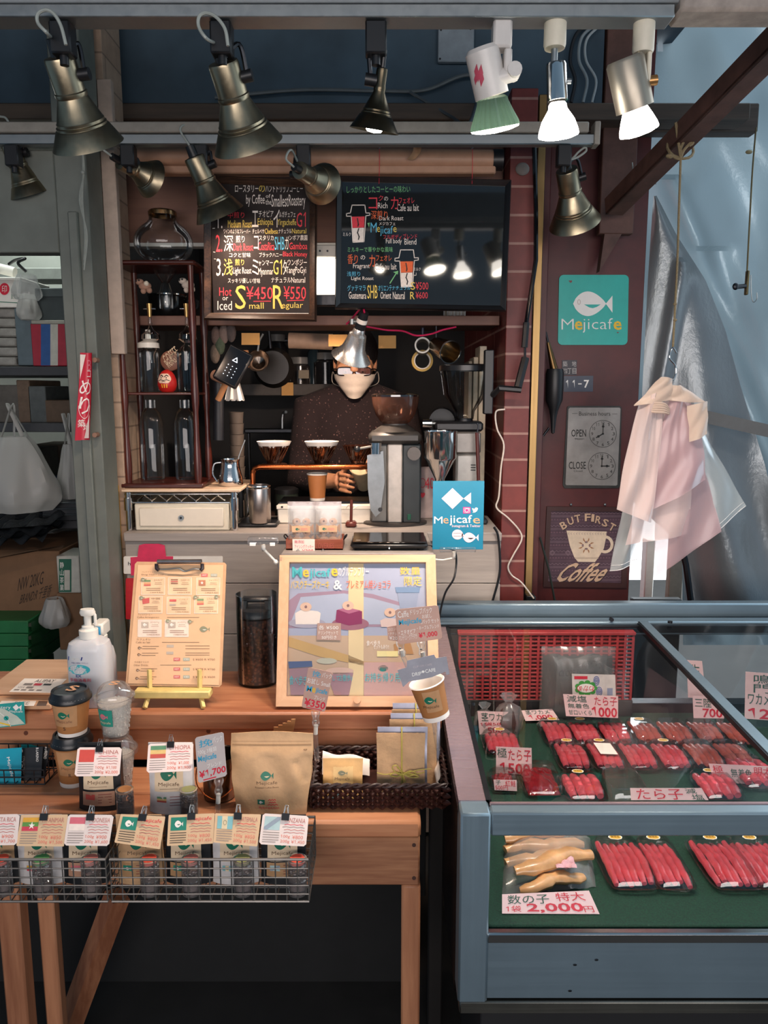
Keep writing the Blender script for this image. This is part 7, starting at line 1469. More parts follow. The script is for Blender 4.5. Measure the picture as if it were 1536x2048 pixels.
s.fish(m, .37, .445, .53, .555, green, cream, .0008); s.text(m, 'Mejicafe', .32, .565, .58, .615, M('logo_brown', '6a5038', .6), lift=.0008); s.text(m, 'Roasted Coffee Beans', .3, .63, .6, .65, M('logo_brown', '6a5038', .6), lift=.0008)
s.rect(m, .32, .79, .42, .85, green, .0008); s.fish(m, .345, .805, .395, .838, paper, green, .0013)
for v, a, b in ((.79, .47, .57), (.82, .48, .57), (.85, .46, .6)): s.line(m, [(a + (b - a) * k / 6, v + .006 * (-1) ** k) for k in range(7)], .0011, redink, .0008)
s.text(m, 'Medium dark Roast', .34, .875, .62, .9, redink, lift=.0008); s.ring(m, .91, .19, .02, .012, .0008, M('zip_mark', '7a5a3c', .7), 14, a1=PI, lift=.0008); s.line(m, [(.89, .19), (.93, .19)], .0008, M('zip_mark', '7a5a3c', .7), .0008)
part('pouch', m, t)
# stirrers
for k, (x, dx) in enumerate(((540, 12), (546, 15), (552, 18), (557, 22), (561, 26))):
 m = MB(); a, b = G(x, 1570, ZB), P(x + dx, 1434 + (5 - k) * 4, 1.545); a.y = 1.55; dw, dt_ = V((.0045, 0, 0)), V((0, .0009, 0)); m.add([p + sx * dw + sy * dt_ for p in (a, b) for sx, sy in ((-1, -1), (1, -1), (1, 1), (-1, 1))], [(0, 1, 2, 3), (7, 6, 5, 4), (0, 4, 5, 1), (1, 5, 6, 2), (2, 6, 7, 3), (3, 7, 4, 0)], M('stirrer_wood', 'c8905c', .6)); solo('wooden_stirrer', m, ['leftmost', 'second', 'middle', 'fourth', 'rightmost'][k] + ' of the wooden stirrers fanned out behind the kraft pouch', 'stirrer', 'wooden stirrers')
t = thing('stirrer_cup', 'clear holder for wooden stirrers behind the kraft pouch', 'holder', (P(552, 1560, 1.55).x, 1.55, ZB)); m = MB(); m.lathe([(1e-4, 0), (.024, 0), (.026, .07)], clr, None, 24); part('cup', m, t)
# price cards on clip stands
def price_stand(name_lab, q4, Y, base, rows, stem, foot, grp='price cards on clear stands'):
 t = thing('price_stand', name_lab, 'price card', P(*foot, Y), group=grp); c = [P(*p, Y) for p in q4]; s = quad(*c); m = MB(); rc = .06; slab(m, [(rc, 0), (1 - rc, 0), (1, rc * .6), (1, 1 - rc * .6), (1 - rc, 1), (rc, 1), (0, 1 - rc * .6), (0, rc * .6)], .0009, base, s)
 for r in rows:
  if len(r) == 7: s.text(m, r[0], r[1], r[2], r[3], r[4], r[5], lift=.0016, bold=r[6])
  else: s.line(m, r[0], r[1], r[2], .0016)
 part('card', m, t, True)
 m = MB(); z = [P(*p, Y - .004) for p in stem]
 m.lathe([(.009, 0), (.0095, .006), (.006, .014), (.0085, .024), (.006, .032)], clr2, along(z[0] + V((0, .004, 0)), z[1])[0], 12); m.box(z[0].x - .003, Y - .013, (z[0].z + z[1].z) / 2 - .004, z[0].x + .003, Y - .01, (z[0].z + z[1].z) / 2, gryp, .001); part('clip', m, t, True)
 m = MB(); m.cyl(z[1], z[2], .0045, whp); m.tube([z[2]] + z[3:] if len(z) > 3 else [z[2], z[2] + V((0, 0, -.01))], .005, clr2, 8); part('stem', m, t, True)
 return t
cardA = M('grey_card', 'c8bcb8', .4, var=.04); cardB = M('blush_card', 'c8a090', .4, var=.04)
price_stand('price card with the big red 1,700 on a clear stand before the steel bucket', [(390, 1475), (447, 1463.5), (396.6, 1566), (454, 1551)], 1.397, cardA, [('挽', .12, .08, .6, .24, blueink, .02), ('パック', .6, .06, .95, .2, whiteink, 0), ('100g 3種類', .06, .28, .72, .4, whiteink, 0), ('Mejicafe', .06, .42, .7, .58, blueink, .02), ('ブレンド', .35, .62, .85, .72, whiteink, 0), ('¥1,700', .06, .75, .98, .93, redink, .03), ([(.2, .96), (.62, .96)], .0022, redink)], [(437, 1560), (437, 1588), (436, 1606), (435, 1624), (435, 1633)], (435, 1636))
price_stand('price card with red 350 on a clear stand clipped to the wicker basket', [(616.7, 1333.8), (666, 1345), (603, 1414), (650, 1424)], 1.5, cardB, [('挽', .2, .05, .55, .2, blueink, .02), ('パック', .6, .04, .98, .17, whiteink, 0), ('お試し Small', .05, .24, .98, .38, whiteink, .01), ('M', .08, .44, .3, .58, blueink, .03), ('e', .32, .46, .44, .58, yellowink, .03), ('jicafe', .46, .44, .94, .6, blueink, .02), ('ブレンド', .45, .63, .9, .73, whiteink, .01), ('¥350', .08, .75, .96, .94, redink, .04), ([(.2, .97), (.85, .97)], .0016, redink)], [(631, 1424), (632, 1450), (631, 1468), (632, 1490), (634, 1520)], (634, 1522))
price_stand('price card with red 1,000 for drip packs above the hanging cup sign', [(790, 1219), (876.5, 1210), (796, 1289), (885, 1277)], 1.53, cardB, [('Caffe', .05, .06, .3, .24, whiteink, 0), ('ドリップパック', .34, .03, .84, .2, whiteink, .01), ('お試し', .6, .22, .82, .34, whiteink, 0), ('Mejicafe', .06, .3, .58, .5, blueink, .02), ('5パック セット', .56, .37, .97, .5, whiteink, .01), ('・ネーブルブレンド', .46, .54, .96, .66, whiteink, 0), ('・エチオピア', .04, .6, .42, .74, whiteink, 0), ('マンデリン・グアテマラ', .04, .74, .44, .9, whiteink, 0), ('¥1,000', .48, .74, .9, .92, redink, .03)], [(842, 1284), (845, 1304), (848, 1320), (866, 1430), (876, 1500)], (878, 1505))
price_stand('small tilted brown price card half hidden behind the 1,000 yen card', [(774, 1254), (806, 1248), (776, 1280), (806, 1284)], 1.56, cardB, [('コロンビア', .05, .1, .9, .3, whiteink, 0), ('・ナチュラル', .05, .4, .9, .6, whiteink, 0), ('¥200', .1, .68, .8, .92, whiteink, 0)], [(800, 1284), (803, 1300), (806, 1312), (860, 1440), (872, 1508)], (872, 1510))
# hanging cup sign with grey paper top
A, B = P(873, 1433, 1.47), P(853, 1364, 1.47); T, L = along(A, B); t = thing('drip_cup_display', 'tan paper cup with grey DRIP CAFE paper hook hung over its rim', 'cup', A); m = MB(); r0, r1 = .0265, .0345
m.lathe([(1e-4, .004), (r0, .004), (r0 * 1.0, 0), (r0 * 1.03, 0), (r0 + .0015, .01)], paper, T, 36); m.lathe([(r0 + .001, .008), (r1, L)], kraftd, T, 36); m.lathe([(r1, L - .002), (r1 + .0025, L), (r1 + .001, L + .002), (r1 - .003, L - .002), (r0, .01)], paper, T, 36); part('cup', m, t, True)
lf = pxplane(P(862, 1395, 1.47 - .0345), (0, -1, .1)); m = MB(); lb = [(841, 1373), (875, 1368), (884, 1409), (854, 1415)]
def cupproj(u, v):
 p = P(u, v, 1.47); d = (B - A).normalized(); h = (p - A).dot(d); r = r0 + (r1 - r0) * h / L + .0004; ctr = A + d * h; x = (p - ctr).dot(V((1, 0, 0))); x = max(-r * .99, min(r * .99, x)); return V((ctr.x + x, ctr.y - math.sqrt(r * r - x * x), p.z))
sc_ = Surf(cupproj, 100); m.grid(lambda a, b: sc_.p(*[(lb[0][i] * (1 - a) + lb[1][i] * a) * (1 - b) + (lb[3][i] * (1 - a) + lb[2][i] * a) * b for i in (0, 1)], .0006), 8, 6, M('cup_label', 'b88a60', .6)); sc_.fish(m, 847, 1381, 870, 1396, green, cream, .0012); sc_.text(m, 'Mejicafe', 846, 1399, 876, 1406, M('logo_brown', '6a5038', .6), rot=-.12, lift=.0012); part('label', m, t, True)
m = MB(); gpp = pxplane((0, 1.428, P(850, 1345, 1.428).z), (0, -1, .05)); slab(m, [(795, 1340), (813, 1335), (814, 1321), (868, 1309), (872, 1316), (893, 1313), (899, 1348), (893, 1350), (891, 1343), (864, 1354), (846, 1358), (818, 1363), (806, 1374), (800, 1356)], .0008, M('drip_grey', '9a98a0', .6), gpp)
gpp.text(m, 'CUP ON CAFE', 826, 1329, 864, 1333, M('pale_print', 'c8bcc0', .6), rot=-.16, lift=.0014); gpp.text(m, 'DRIP', 824, 1344, 843, 1351, whiteink, rot=-.16, lift=.0014, bold=.01); gpp.text(m, 'CAFE', 850, 1337, 871, 1344, whiteink, rot=-.16, lift=.0014, bold=.01); gpp.disc(m, 846, 1343, 3, 2.5, whiteink, 12, .0014); part('paper_hook', m, t, True)
# wicker basket
x0, x1 = G(622, 1618, ZB).x, G(892, 1618, ZB).x; y0, y1 = G(700, 1618, ZB).y, 1.596; hw = .05
wk = M('wicker', '3a1e18', .45, var=.35, nscale=40); wk2 = M('wicker_rim', '2c1612', .5, var=.3)
t = thing('wicker_basket', 'low dark brown woven basket of gift pouches at the right end of bench', 'basket', ((x0 + x1) / 2, (y0 + y1) / 2, ZB))
m = MB(); m.box(x0 + .004, y0 + .004, ZB, x1 - .004, y1 - .004, ZB + .004, wk, .001)
per_ = [(x0, y0), (x1, y0), (x1, y1), (x0, y1)]
def perim(s_):
 Lx, Ly = x1 - x0, y1 - y0; tot = 2 * (Lx + Ly); d = (s_ % 1) * tot
 if d < Lx: return V((x0 + d, y0, 0)), V((0, -1, 0))
 d -= Lx
 if d < Ly: return V((x1, y0 + d, 0)), V((1, 0, 0))
 d -= Ly
 if d < Lx: return V((x1 - d, y1, 0)), V((0, 1, 0))
 d -= Lx; return V((x0, y1 - d, 0)), V((-1, 0, 0))
NS = 44
for r_ in range(6):
 pts = []
 for i in range(NS * 4): p, n = perim(i / (NS * 4)); pts.append(p + n * (.0035 * math.sin(PI * (i / 2 + r_)) if i % 2 else 0) * (1 if 1 else 0) + n * .003 * math.sin(PI / 2 * i + PI * r_) + V((0, 0, ZB + .006 + r_ * .0072 + .0008 * math.sin(i * 1.7))))
 m.tube(pts, .0042, wk, 6, True)
for i in range(NS): p, n = perim(i / NS); m.cyl(p + V((0, 0, ZB + .003)), p + V((0, 0, ZB + hw)), .002, wk2, seg=6)
part('woven_wall', m, t, True)
m = MB()
for k in range(2):
 pts = []
 for i in range(NS * 3): p, n = perim(i / (NS * 3)); an = i * 2 * PI / 6 + PI * k; pts.append(p + n * .003 * math.cos(an) + V((0, 0, ZB + hw + .003 * math.sin(an))))
 m.tube(pts, .0032, wk2, 6, True)
part('braided_rim', m, t, True)
m = MB()
nap = lambda u, v: V((x0 + .016 + .1 * u, y0 + .085 + .05 * v, ZB + .012 + .056 * math.sin(PI * min(1, .12 + v * .8)) ** 1.2 * (1 - .25 * u) + .003 * math.sin(9 * u + 4 * v)))
m.sheet(nap, 14, 14, paper, .0008); solo('paper_napkin', m, 'crumpled white paper lining behind the small golden sachet', 'paper')
m = MB(); m.sheet(lambda u, v: V((x1 - .014 + .004 * math.sin(8 * v), y0 + .02 + .1 * u, ZB + .006 + .056 * v + .004 * math.sin(6 * u))), 8, 8, paper, .0008); solo('paper_napkin', m, 'strip of white paper lining at the right inside the woven basket', 'paper')
q = G(686, 1590, ZB + .006); q.y = y0 + .032; hg = P(686, 1514, q.y + .02).z - q.z; t = thing('coffee_sachet', 'small golden kraft sachet at the left in the wicker basket', 'sachet', q, (R(-14), 0, 0)); fr = pouch_surf(.083, hg, .014, .008); gold_k = M('golden_kraft', 'd8a868', .5, bmp=.1); m = MB(); pouch(m, fr, gold_k); part('pouch', m, t)
s = Surf(lambda u, v: fr(u, 1 - v)); m = MB(); s.rect(m, .26, .1, .76, .98, M('golden_label', 'e0b878', .5), .0004, 6, 6); s.fish(m, .38, .3, .62, .42, fg, cream, .001); s.text(m, 'Mejicafe', .3, .47, .68, .55, gi, lift=.001); s.rect(m, .25, .84, .42, .98, M('blue_stamp', '7898a0', .5), .001); s.text(m, 'Mejicafe', .5, .83, .68, .88, redink, lift=.001); part('label', m, t)
ribbon = M('raffia', 'b8a850', .6)
def gift(px, py, Yb, w_, yt, lab, bow, th=.02):
 q = G(px, py, ZB + .006); q.y = Yb; h_ = P(px, yt, Yb + .02).z - q.z; t = thing('gift_pouch', lab, 'pouch', q, (R(-8), 0, 0), 'tied gift pouches'); fr = pouch_surf(w_ * .97, h_ * .93, th, .006, .8); m = MB(); pouch(m, fr, kraft); part('kraft_front', m, t)
 m = MB(); fr2 = pouch_surf(w_, h_, th * .4, .006, .5); m2 = MB(); pouch(m2, lambda u, v, sg=-1: fr2(u, v, sg) + V((.004, th * .5, 0)), M('silver_pouch', 'a0a2b4', .3, .3)); part('silver_pouch', m2, t)
 m = MB(); m.tube([fr(.52, v / 10) + V((0, -.0015, 0)) for v in range(11)] + [fr2(.52, 1) + V((0, .004, .001)), fr2(.5, .9) + V((0, th, 0))], .0016, ribbon, 6)
 if bow:
  b0 = fr(.5, .36) + V((.004, -.004, 0)); m.tube([fr(i / 10, .37 - .02 * math.sin(i)) + V((0, -.0012, 0)) for i in range(11)], .0009, ribbon, 5)
  for dx, dz in ((-.022, .014), (-.026, -.001), (.026, .003), (.032, -.004)): m.tube(bez([b0, b0 + V((dx * .6, -.006, dz + .006)), b0 + V((dx, -.004, dz)), b0 + V((dx * .5, -.002, dz * .4 - .004)), b0], 5), .0012, ribbon, 5)
  for dx, dz in ((-.012, .014), (.012, -.02), (.006, -.03), (.058, .012)): m.tube(bez([b0, b0 + V((dx * .5, -.004, dz * .8)), b0 + V((dx, -.002, dz))], 5), .001, ribbon, 5)
 part('raffia_tie', m, t)
 m = MB(); s = Surf(lambda u, v: fr(u, 1 - v)); s.text(m, 'Mejicafe', .34, .7, .66, .745, gi, lift=.0008); part('print', m, t)
gift(802, 1600, y0 + .045, .104, 1455, 'front kraft gift pouch tied with a yellow raffia bow', True)
gift(828, 1590, y0 + .085, .104, 1428, 'middle kraft gift pouch behind the one with a bow', False)
gift(832, 1580, y0 + .118, .104, 1408, 'rearmost kraft gift pouch showing only its folded top', False)
# hanging wire baskets with bean bags
wire = M('grey_wire', '6c6864', .35, .6)
YW0, YW1 = 1.245, 1.382; zw0, zw1 = P(400, 1803, YW0).z, P(400, 1719, YW0).z
def wire_basket(px0, px1, lab):
 xa, xb = P(px0, 1760, YW0).x, P(px1, 1760, YW0).x; t = thing('wire_basket', lab, 'basket', ((xa + xb) / 2, (YW0 + YW1) / 2, zw0), group='wire baskets hung on the bench'); m = MB()
 for k, y in enumerate((1719, 1737, 1755, 1771, 1788)): z = P(400, y, YW0).z; m.tube([V((xa, YW0, z)), V((xb, YW0, z)), V((xb, YW1, z)), V((xa, YW1, z))], .0026 if k == 0 else .0013, wire, 6, True)
 m.tube([V((xa, YW0, zw0)), V((xb, YW0, zw0)), V((xb, YW1, zw0)), V((xa, YW1, zw0))], .0022, wire, 6, True); part('side_wires', m, t, True)
 n = round((xb - xa) / .0192); m = MB()
 for i in range(n + 1): x = xa + (xb - xa) * i / n; m.tube([V((x, YW0, zw1)), V((x, YW0, zw0)), V((x + .0, YW1, zw0)), V((x, YW1, zw1))], .0013, wire, 5)
 for i in range(1, 7): y = YW0 + (YW1 - YW0) * i / 7; m.tube([V((xa, y, zw1)), V((xa, y, zw0)), V((xb, y, zw0)), V((xb, y, zw1))], .0013, wire, 5)
 part('cross_wires', m, t, True)
wire_basket(-90, 213, 'wire basket of coffee bags hung at the left end of bench'); wire_basket(222, 617, 'longer wire basket of four coffee bags hung at the middle of bench')
crd = M('tan_card', 'd4b28c', .5, var=.04); ccl = M('gloss_card', 'e4d4cc', .12, var=.03)
zb_ = zw0 + .003
specs = [
 (-6, blackbag, 'black coffee bag cut by the frame at far left of the left basket', kraft, (.1, .95), None, (((-62, 1630), (40, 1628), (-70, 1692), (34, 1690)), 1.302, 1.272, 'COSTA RICA', 'indonesia', ccl, '¥900', '¥1,700'), rdl),
 (84, whitebag, 'white coffee bag under the Myanmar card in the left basket', cream, (.17, .83), (whitebag, 'myanmar'), (((42.7, 1630), (136, 1629), (33, 1692), (128, 1693)), 1.302, 1.272, 'MYANMAR', 'myanmar', crd, '¥850', '¥1,500'), grl),
 (174, blackbag, 'black coffee bag under the Indonesia card in the left basket', cream, (.15, .8), (M('tan_sticker', 'b88a70', .6), 'indonesia'), (((136.5, 1629), (228, 1630), (128, 1691), (218, 1692)), 1.302, 1.272, 'INDONESIA', 'indonesia', ccl, '¥900', '¥1,600'), pkl),
 (281, kraft, 'all kraft coffee bag under the slanted teal shop card', kraft, (.1, .9), (M('kraft_sticker', 'b08860', .6), 'shop'), (((241.7, 1628), (331, 1633), (229, 1685), (320, 1698.5)), 1.302, 1.272, 'Mejicafe', 'shop', crd, '¥800', '¥1,450'), rdl),
 (379, blackbag, 'black coffee bag under the straight teal shop card', cream, (.12, .8), (M('kraft_sticker', 'b08860', .6), 'shop'), (((337.6, 1630), (429.5, 1626.6), (334, 1692), (427, 1687)), 1.302, 1.272, 'Mejicafe', 'shop', crd, '¥800', '¥1,450'), pkl),
 (472, whitebag, 'white coffee bag under the Guatemala card', cream, (.17, .83), (whitebag, 'guatemala'), (((430.6, 1626.6), (522.4, 1628.8), (427, 1685), (514.7, 1693)), 1.302, 1.272, 'GUATEMALA', 'guatemala', crd, '¥850', '¥1,500'), olv),
 (568, blackbag, 'black coffee bag under the white Tanzania card at the basket end', cream, (.15, .82), (M('kraft_sticker', 'b08860', .6), 'tanzania'), (((525.8, 1626.6), (617.6, 1632), (518, 1688.5), (612, 1693)), 1.302, 1.272, 'TANZANIA', 'tanzania', ccl, '¥800', '¥1,450'), rdl)]
jx = (5, 86, 183, 300, 383, 486, 595)
for (px, mt, lab, bc, band, stk, card, lc), jp in zip(specs, jx):
 coffee_bag(px, 1700, .6, .084, .128, .034, mt, lab, bc, band, stk, None, 'coffee bags in the wire baskets', .035)
 t = [o for o in bpy.data.objects if o.get('label') == lab][0]; t.location = (P(px, 1745, 1.3).x, 1.306, zb_); ROOT[t.name] = Matrix.Translation(t.location)
 info_card(t, *card)
 jar(V((P(jp, 1760, 1.264).x, 1.2645, zb_)), P(jp, 1716, 1.264).z - zb_, lc, 'sample jar in front of the ' + lab.split(' in the')[0].split(' cut')[0].replace(' at the basket end', '').replace(' coffee', ''), 'sample jars in the wire baskets')
# refrigerated fish roe case
F0, F1 = 1.25, 2.22
xL = P(921, 1640, F0).x; xI = P(984, 1640, F0).x; XE = 1.45; zt = P(1200, 1626, F0).z; zr0 = P(1200, 1674, F0).z
zw_ = P(1200, 1866, F0).z; zp0 = P(1200, 1886, F0).z; zp1 = P(1200, 2004, F0).z; zb0 = P(1200, 2031, F0).z; zbk = .805
C6 = lambda x, y: (880 + x / 2.341, 1200 + y / 2.341); C7b = lambda x, y: (880 + x / 2.341, 1560 + y / 2.341)
t = thing('display_case', 'stainless steel glass topped display case of red fish roe', 'display case', ((xL + XE) / 2, (F0 + F1) / 2, 0))
m = MB(); m.box(xL, F0 - .004, zp1, xI - .002, F0 + .055, zt, steelv, .004); part('corner_post', m, t, True)
m = MB(); m.box(xI - .002, F0, zr0, XE, F0 + .03, zt, steel, .004); part('front_rail', m, t, True)
m = MB(); m.box(xI - .004, F0 + .004, zp1 + .002, XE, F0 + .03, zp0, steel, .003);
for x, y in ((1150, 1930), (1193, 1920), (1140, 1982)): m.ball(P(x, y, F0 + .003), .0025, darkm, (1.5, .4, .8), 8)
part('lower_panel', m, t, True)
m = MB(); m.box(xI - .004, F0 - .002, zp0 - .001, XE, F0 + .014, zw_, metal('bright_sill', 'c0c0c0', .16, 'X', .06), .003); part('sill', m, t, True)
m = MB(); m.box(xL + .004, F0 + .002, zb0, XE, F0 + .05, zp1 - .002, metal('base_steel', '74746e', .45, 'X', .3), .003); part('base_strip', m, t, True)
m = MB(); m.box(xL + .05, F0 + .05, 0, XE, F1, zb0, blkm, .004); part('plinth', m, t, True)
m = MB(); m.box(xL, F0 + .056, zb0, xL + .02, F1 + .04, zt - .02, metal('case_side', '30282a', .4, 'X', .3), .002); part('side_panel', m, t, True)
slope = (zbk - zt) / (F1 - F0)
def ztop(y): return zt + slope * (y - F0)
def bar(mb, x0, x1, y0, y1, h, mat, lift=0):
 vs = []
 for y in (y0, y1):
  for x, dz in ((x0, -h), (x1, -h), (x1, 0), (x0, 0)): vs.append((x, y, ztop(y) + dz + lift))
 mb.add(vs, [(0, 1, 2, 3), (7, 6, 5, 4), (0, 4, 5, 1), (1, 5, 6, 2), (2, 6, 7, 3), (3, 7, 4, 0)], mat)
pink_sheen_steel = metal('polished_frame', 'a89094', .26, 'X', .12, 6, .6)  # steel frame with its pinkish reflection put into the base colour
m = MB(); bar(m, xL, xI, F0 + .04, F1, .03, pink_sheen_steel); bar(m, xI - .006, xI + .004, F0 + .04, F1, .02, darkm, .001); part('left_rail', m, t, True)
m = MB(); m.box(xI, F0 + .0302, zt - .02, XE, F0 + .038, zt + .001, pink_sheen_steel, .002); part('front_glass_rail', m, t, True)
m = MB(); m.box(xL, F1, zbk - .03, XE, F1 + .045, zbk + .012, steel, .004); m.box(xL, F1 - .012, zbk - .02, XE, F1, zbk + .004, darkm, .002); part('rear_rail', m, t, True)
m = MB(); m.box(xL - .01, F1 + .09, zbk - .03, XE, F1 + .13, zbk + .042, steel, .005); m.box(xL, F1 + .04, zbk - .03, XE, F1 + .1, zbk, darkm, .002); part('back_rail', m, t, True)
xD = .765
m = MB(); bar(m, xD - .003, xD + .022, F0 + .075, F1, .012, steel, .014); bar(m, xD - .008, xD - .003, F0 + .075, F1, .012, darkm, .012); part('glass_divider', m, t, True)
caseglass = glass('case_glass', 'fafcfc', .07, .015, power=1.0)
def pane(x0, x1, l): m = MB(); y0, y1 = F0 + .036, F1 - .01; m.add([(x0, y0, ztop(y0) + l), (x1, y0, ztop(y0) + l), (x1, y1, ztop(y1) + l), (x0, y1, ztop(y1) + l)], [(0, 1, 2, 3)], caseglass); part('glass_lid', m, t, True)
pane(xI + .002, xD, 0)
pane(xD + .022, XE, .008)
m = MB(); m.add([(xI, F0 + .016, zw_), (XE, F0 + .016, zw_), (XE, F0 + .016, zr0), (xI, F0 + .016, zr0)], [(0, 1, 2, 3)], glass('front_glass', 'fafcfc', .02, .02, power=.6)); part('front_glass', m, t, True)
matg, nb, bb = newmat('green_mat'); nz = noise(nb, 300, None, 3); rr_ = ramp(nb, nz.outputs[0], [(.3, hx('04281d')), (.7, hx('083e2c'))]); nb.links.new(rr_.outputs[0], bb.inputs['Base Color']); bb.inputs['Roughness'].default_value = .85; bump(nb, bb, nz.outputs[0], .4, .003)
m = MB(); m.box(xI - .02, F0 + .02, ZM - .012, XE, F1 - .005, ZM - .0006, matg, .003); part('green_mat', m, t, True)
m = MB(); m.box(xL + .021, F0 + .05, zp1, xL + .03, F1, zt - .03, steelv, .001); m.box(xL + .02, F1 - .012, zp1, XE, F1 + .03, ZM + .03, darkm, .002); part('liner', m, t, True)
m = MB(); m.box(XE, F0, 0, XE + .02, F1 + .1, zt, steel, .002); part('end_panel', m, t, True)
m = MB(); c = P(1222, 1238, F1 - .005); m.cyl(c, c + V((0, -.01, 0)), .006, darkm); c2 = P(1340, 1246, F1 - .02); m.cyl(c2, c2 + V((0, 0, .006)), .007, darkm); part('stopper', m, t, True)
# red plastic mesh crate at the back of the case
crt = M('crate_red', 'a83a3c', .45, var=.2)
t = thing('mesh_crate', 'red plastic slotted crate panel at the back of the display case', 'crate', P(1085, 1386, 2.14)); Ym = 2.185
x0, x1 = P(918, 1380, Ym).x, P(1262, 1380, Ym).x; z0, z1 = ZM + .05, P(1080, 1268, Ym).z
m = MB(); nc = 22; nr = 17
for i in range(nc + 1): x = x0 + (x1 - x0) * i / nc; m.box(x - .0035, Ym, z0, x + .0035, Ym + .008, z1, crt, .0005)
for j in range(nr + 1): z = z0 + (z1 - z0) * j / nr; m.box(x0, Ym + .001, z - .0022, x1, Ym + .007, z + .0022, crt, .0005)
part('slotted_side', m, t, True)
m = MB(); m.box(x0 - .006, Ym - .004, z1 - .004, x1 + .006, Ym + .05, z1 + .006, crt, .002); m.box(x0 - .006, Ym - .004, ZM, x1 + .006, Ym + .02, z0, blkm, .002); part('rim', m, t, True)
# roe packs
roe_r = M('roe_red', 'd6525e', .22, var=.22, nscale=40, coat=.5, sub=.25); roe_o = M('roe_orange', 'bc5a4c', .22, var=.22, nscale=40, coat=.5, sub=.25)
trayc = glass('tray_plastic', 'f4f4f4', .1, .04, power=.8); stk_y = M('gold_sticker', 'e8b848', .4); sujm = M('salmon_roe', '8c1420', .15, var=.3, nscale=60, coat=.6)
def tray_shell(mb, w_, l_, h_, z0, z1_, inset):
 n = 28
 def ringp(sc_, z):
  out = []
  for i in range(n): a = 2 * PI * i / n; c, s_ = math.cos(a), math.sin(a); out.append(((w_ / 2 - sc_) * math.copysign(abs(c) ** .35, c), l_ / 2 + (l_ / 2 - sc_) * math.copysign(abs(s_) ** .35, s_), z))
  return out
 rs_ = [ringp(-.004, z0), ringp(0, z0), ringp(inset * .4, z0 + (z1_ - z0) * .7), ringp(inset, z1_)]
 vs = sum(rs_, []); fs = [(k * n + i, k * n + (i + 1) % n, (k + 1) * n + (i + 1) % n, (k + 1) * n + i) for k in range(3) for i in range(n)] + [tuple(3 * n + i for i in range(n))]
 mb.add(vs, fs, trayc)
def roe_pack(q, w_, l_, lab, grp, mat, n=5, sticker=True, rz=0, note_=False, seed=1):
 t = thing('roe_pack', lab, 'roe pack', q, (0, 0, rz), grp); rnd = random.Random(seed)
 m = MB(); tray_shell(m, w_, l_, 0, .012, .0006, .006); part('tray', m, t)
 for i in range(n):
  x = (i - (n - 1) / 2) * (w_ - .014) / n; r = (w_ - .01) / n / 2 * 1.12; ln = l_ * rnd.uniform(.74, .86); y0 = l_ * .5 + rnd.uniform(-.006, .002); cv = rnd.uniform(-.004, .004); m = MB()
  m.tube([V((x + cv * math.sin(PI * k / 10), y0 - ln / 2 + ln * k / 10, .006 + r * .75 + .006 * math.sin(PI * k / 10) + .0015 * math.sin(k * 2.1 + i))) for k in range(11)], [r * (.35 + .65 * math.sin(PI * min(1, max(0, (k + .8) / 11.6))) ** .45) for k in range(11)], mat, 10, flat=.9); part('roe_sac', m, t)
 m = MB(); tray_shell(m, w_, l_, 0, .013, .031, .008); part('lid', m, t)
 if sticker:
  s = quad((-.015, l_ * .93, .032), (.015, l_ * .93, .032), (-.015, l_ * .93 - .019, .0318), (.015, l_ * .93 - .019, .0318)); m = MB()
  s.poly(m, [(.12, .15), (.4, 0), (.88, .15), (1, .5), (.88, .85), (.6, 1), (.12, .85), (0, .5)], paper, .0004); s.poly(m, [(.18, .22), (.42, .1), (.82, .22), (.92, .5), (.82, .78), (.58, .9), (.18, .78), (.08, .5)], stk_y, .0007); s.text(m, '無着色', .2, .34, .8, .66, M('sticker_brown', '6a3a18', .5), lift=.0012, bold=.02); part('sticker', m, t)
 if note_: m = MB(); s = quad((-.02, l_ * .75, .0325), (.024, l_ * .72, .0325), (-.018, l_ * .3, .0325), (.026, l_ * .28, .0325)); s.rect(m, 0, 0, 1, 1, paper, .0005); part('folded_note', m, t)
 return t
ordn = ['first', 'second', 'third', 'fourth', 'fifth', 'sixth', 'seventh', 'eighth', 'ninth']
for k, px in enumerate((1273, 1356, 1480, 1566)):
 roe_pack(G(px, 1790, ZM), .098 if k != 1 else .08, .165, ordn[k] + ' red roe pack from the left behind the front window of the case', 'roe packs in the front window row', roe_r, 6 if k != 1 else 5, True, .0, seed=k)
for k, px in enumerate((1155, 1224, 1292, 1360, 1428, 1492)):
 mt = roe_r if k < 4 else roe_o
 roe_pack(G(px, 1548, ZM), .084, .145, ordn[k] + ' roe pack from the left in the middle row under the glass lid', 'roe packs in the middle row', mt, 4, k in (0, 1, 3), 0, k == 1, seed=10 + k)
for k, px in enumerate((1120, 1178, 1240, 1302, 1364, 1426, 1488)):
 q = G(px, 1492, ZM); q.y = 1.972
 roe_pack(q, .082, .14, ordn[k] + ' roe pack from the left in the rear row below the wakame cards', 'roe packs in the rear row', roe_r if k < 3 else roe_o, 4, k in (0, 1, 3), 0, seed=20 + k)
roe_pack(G(1010, 1516, ZM), .1, .125, 'roe pack on its own at the left under the small wakame card', 'single packs at the left of the case', roe_r, 5, True, seed=31)
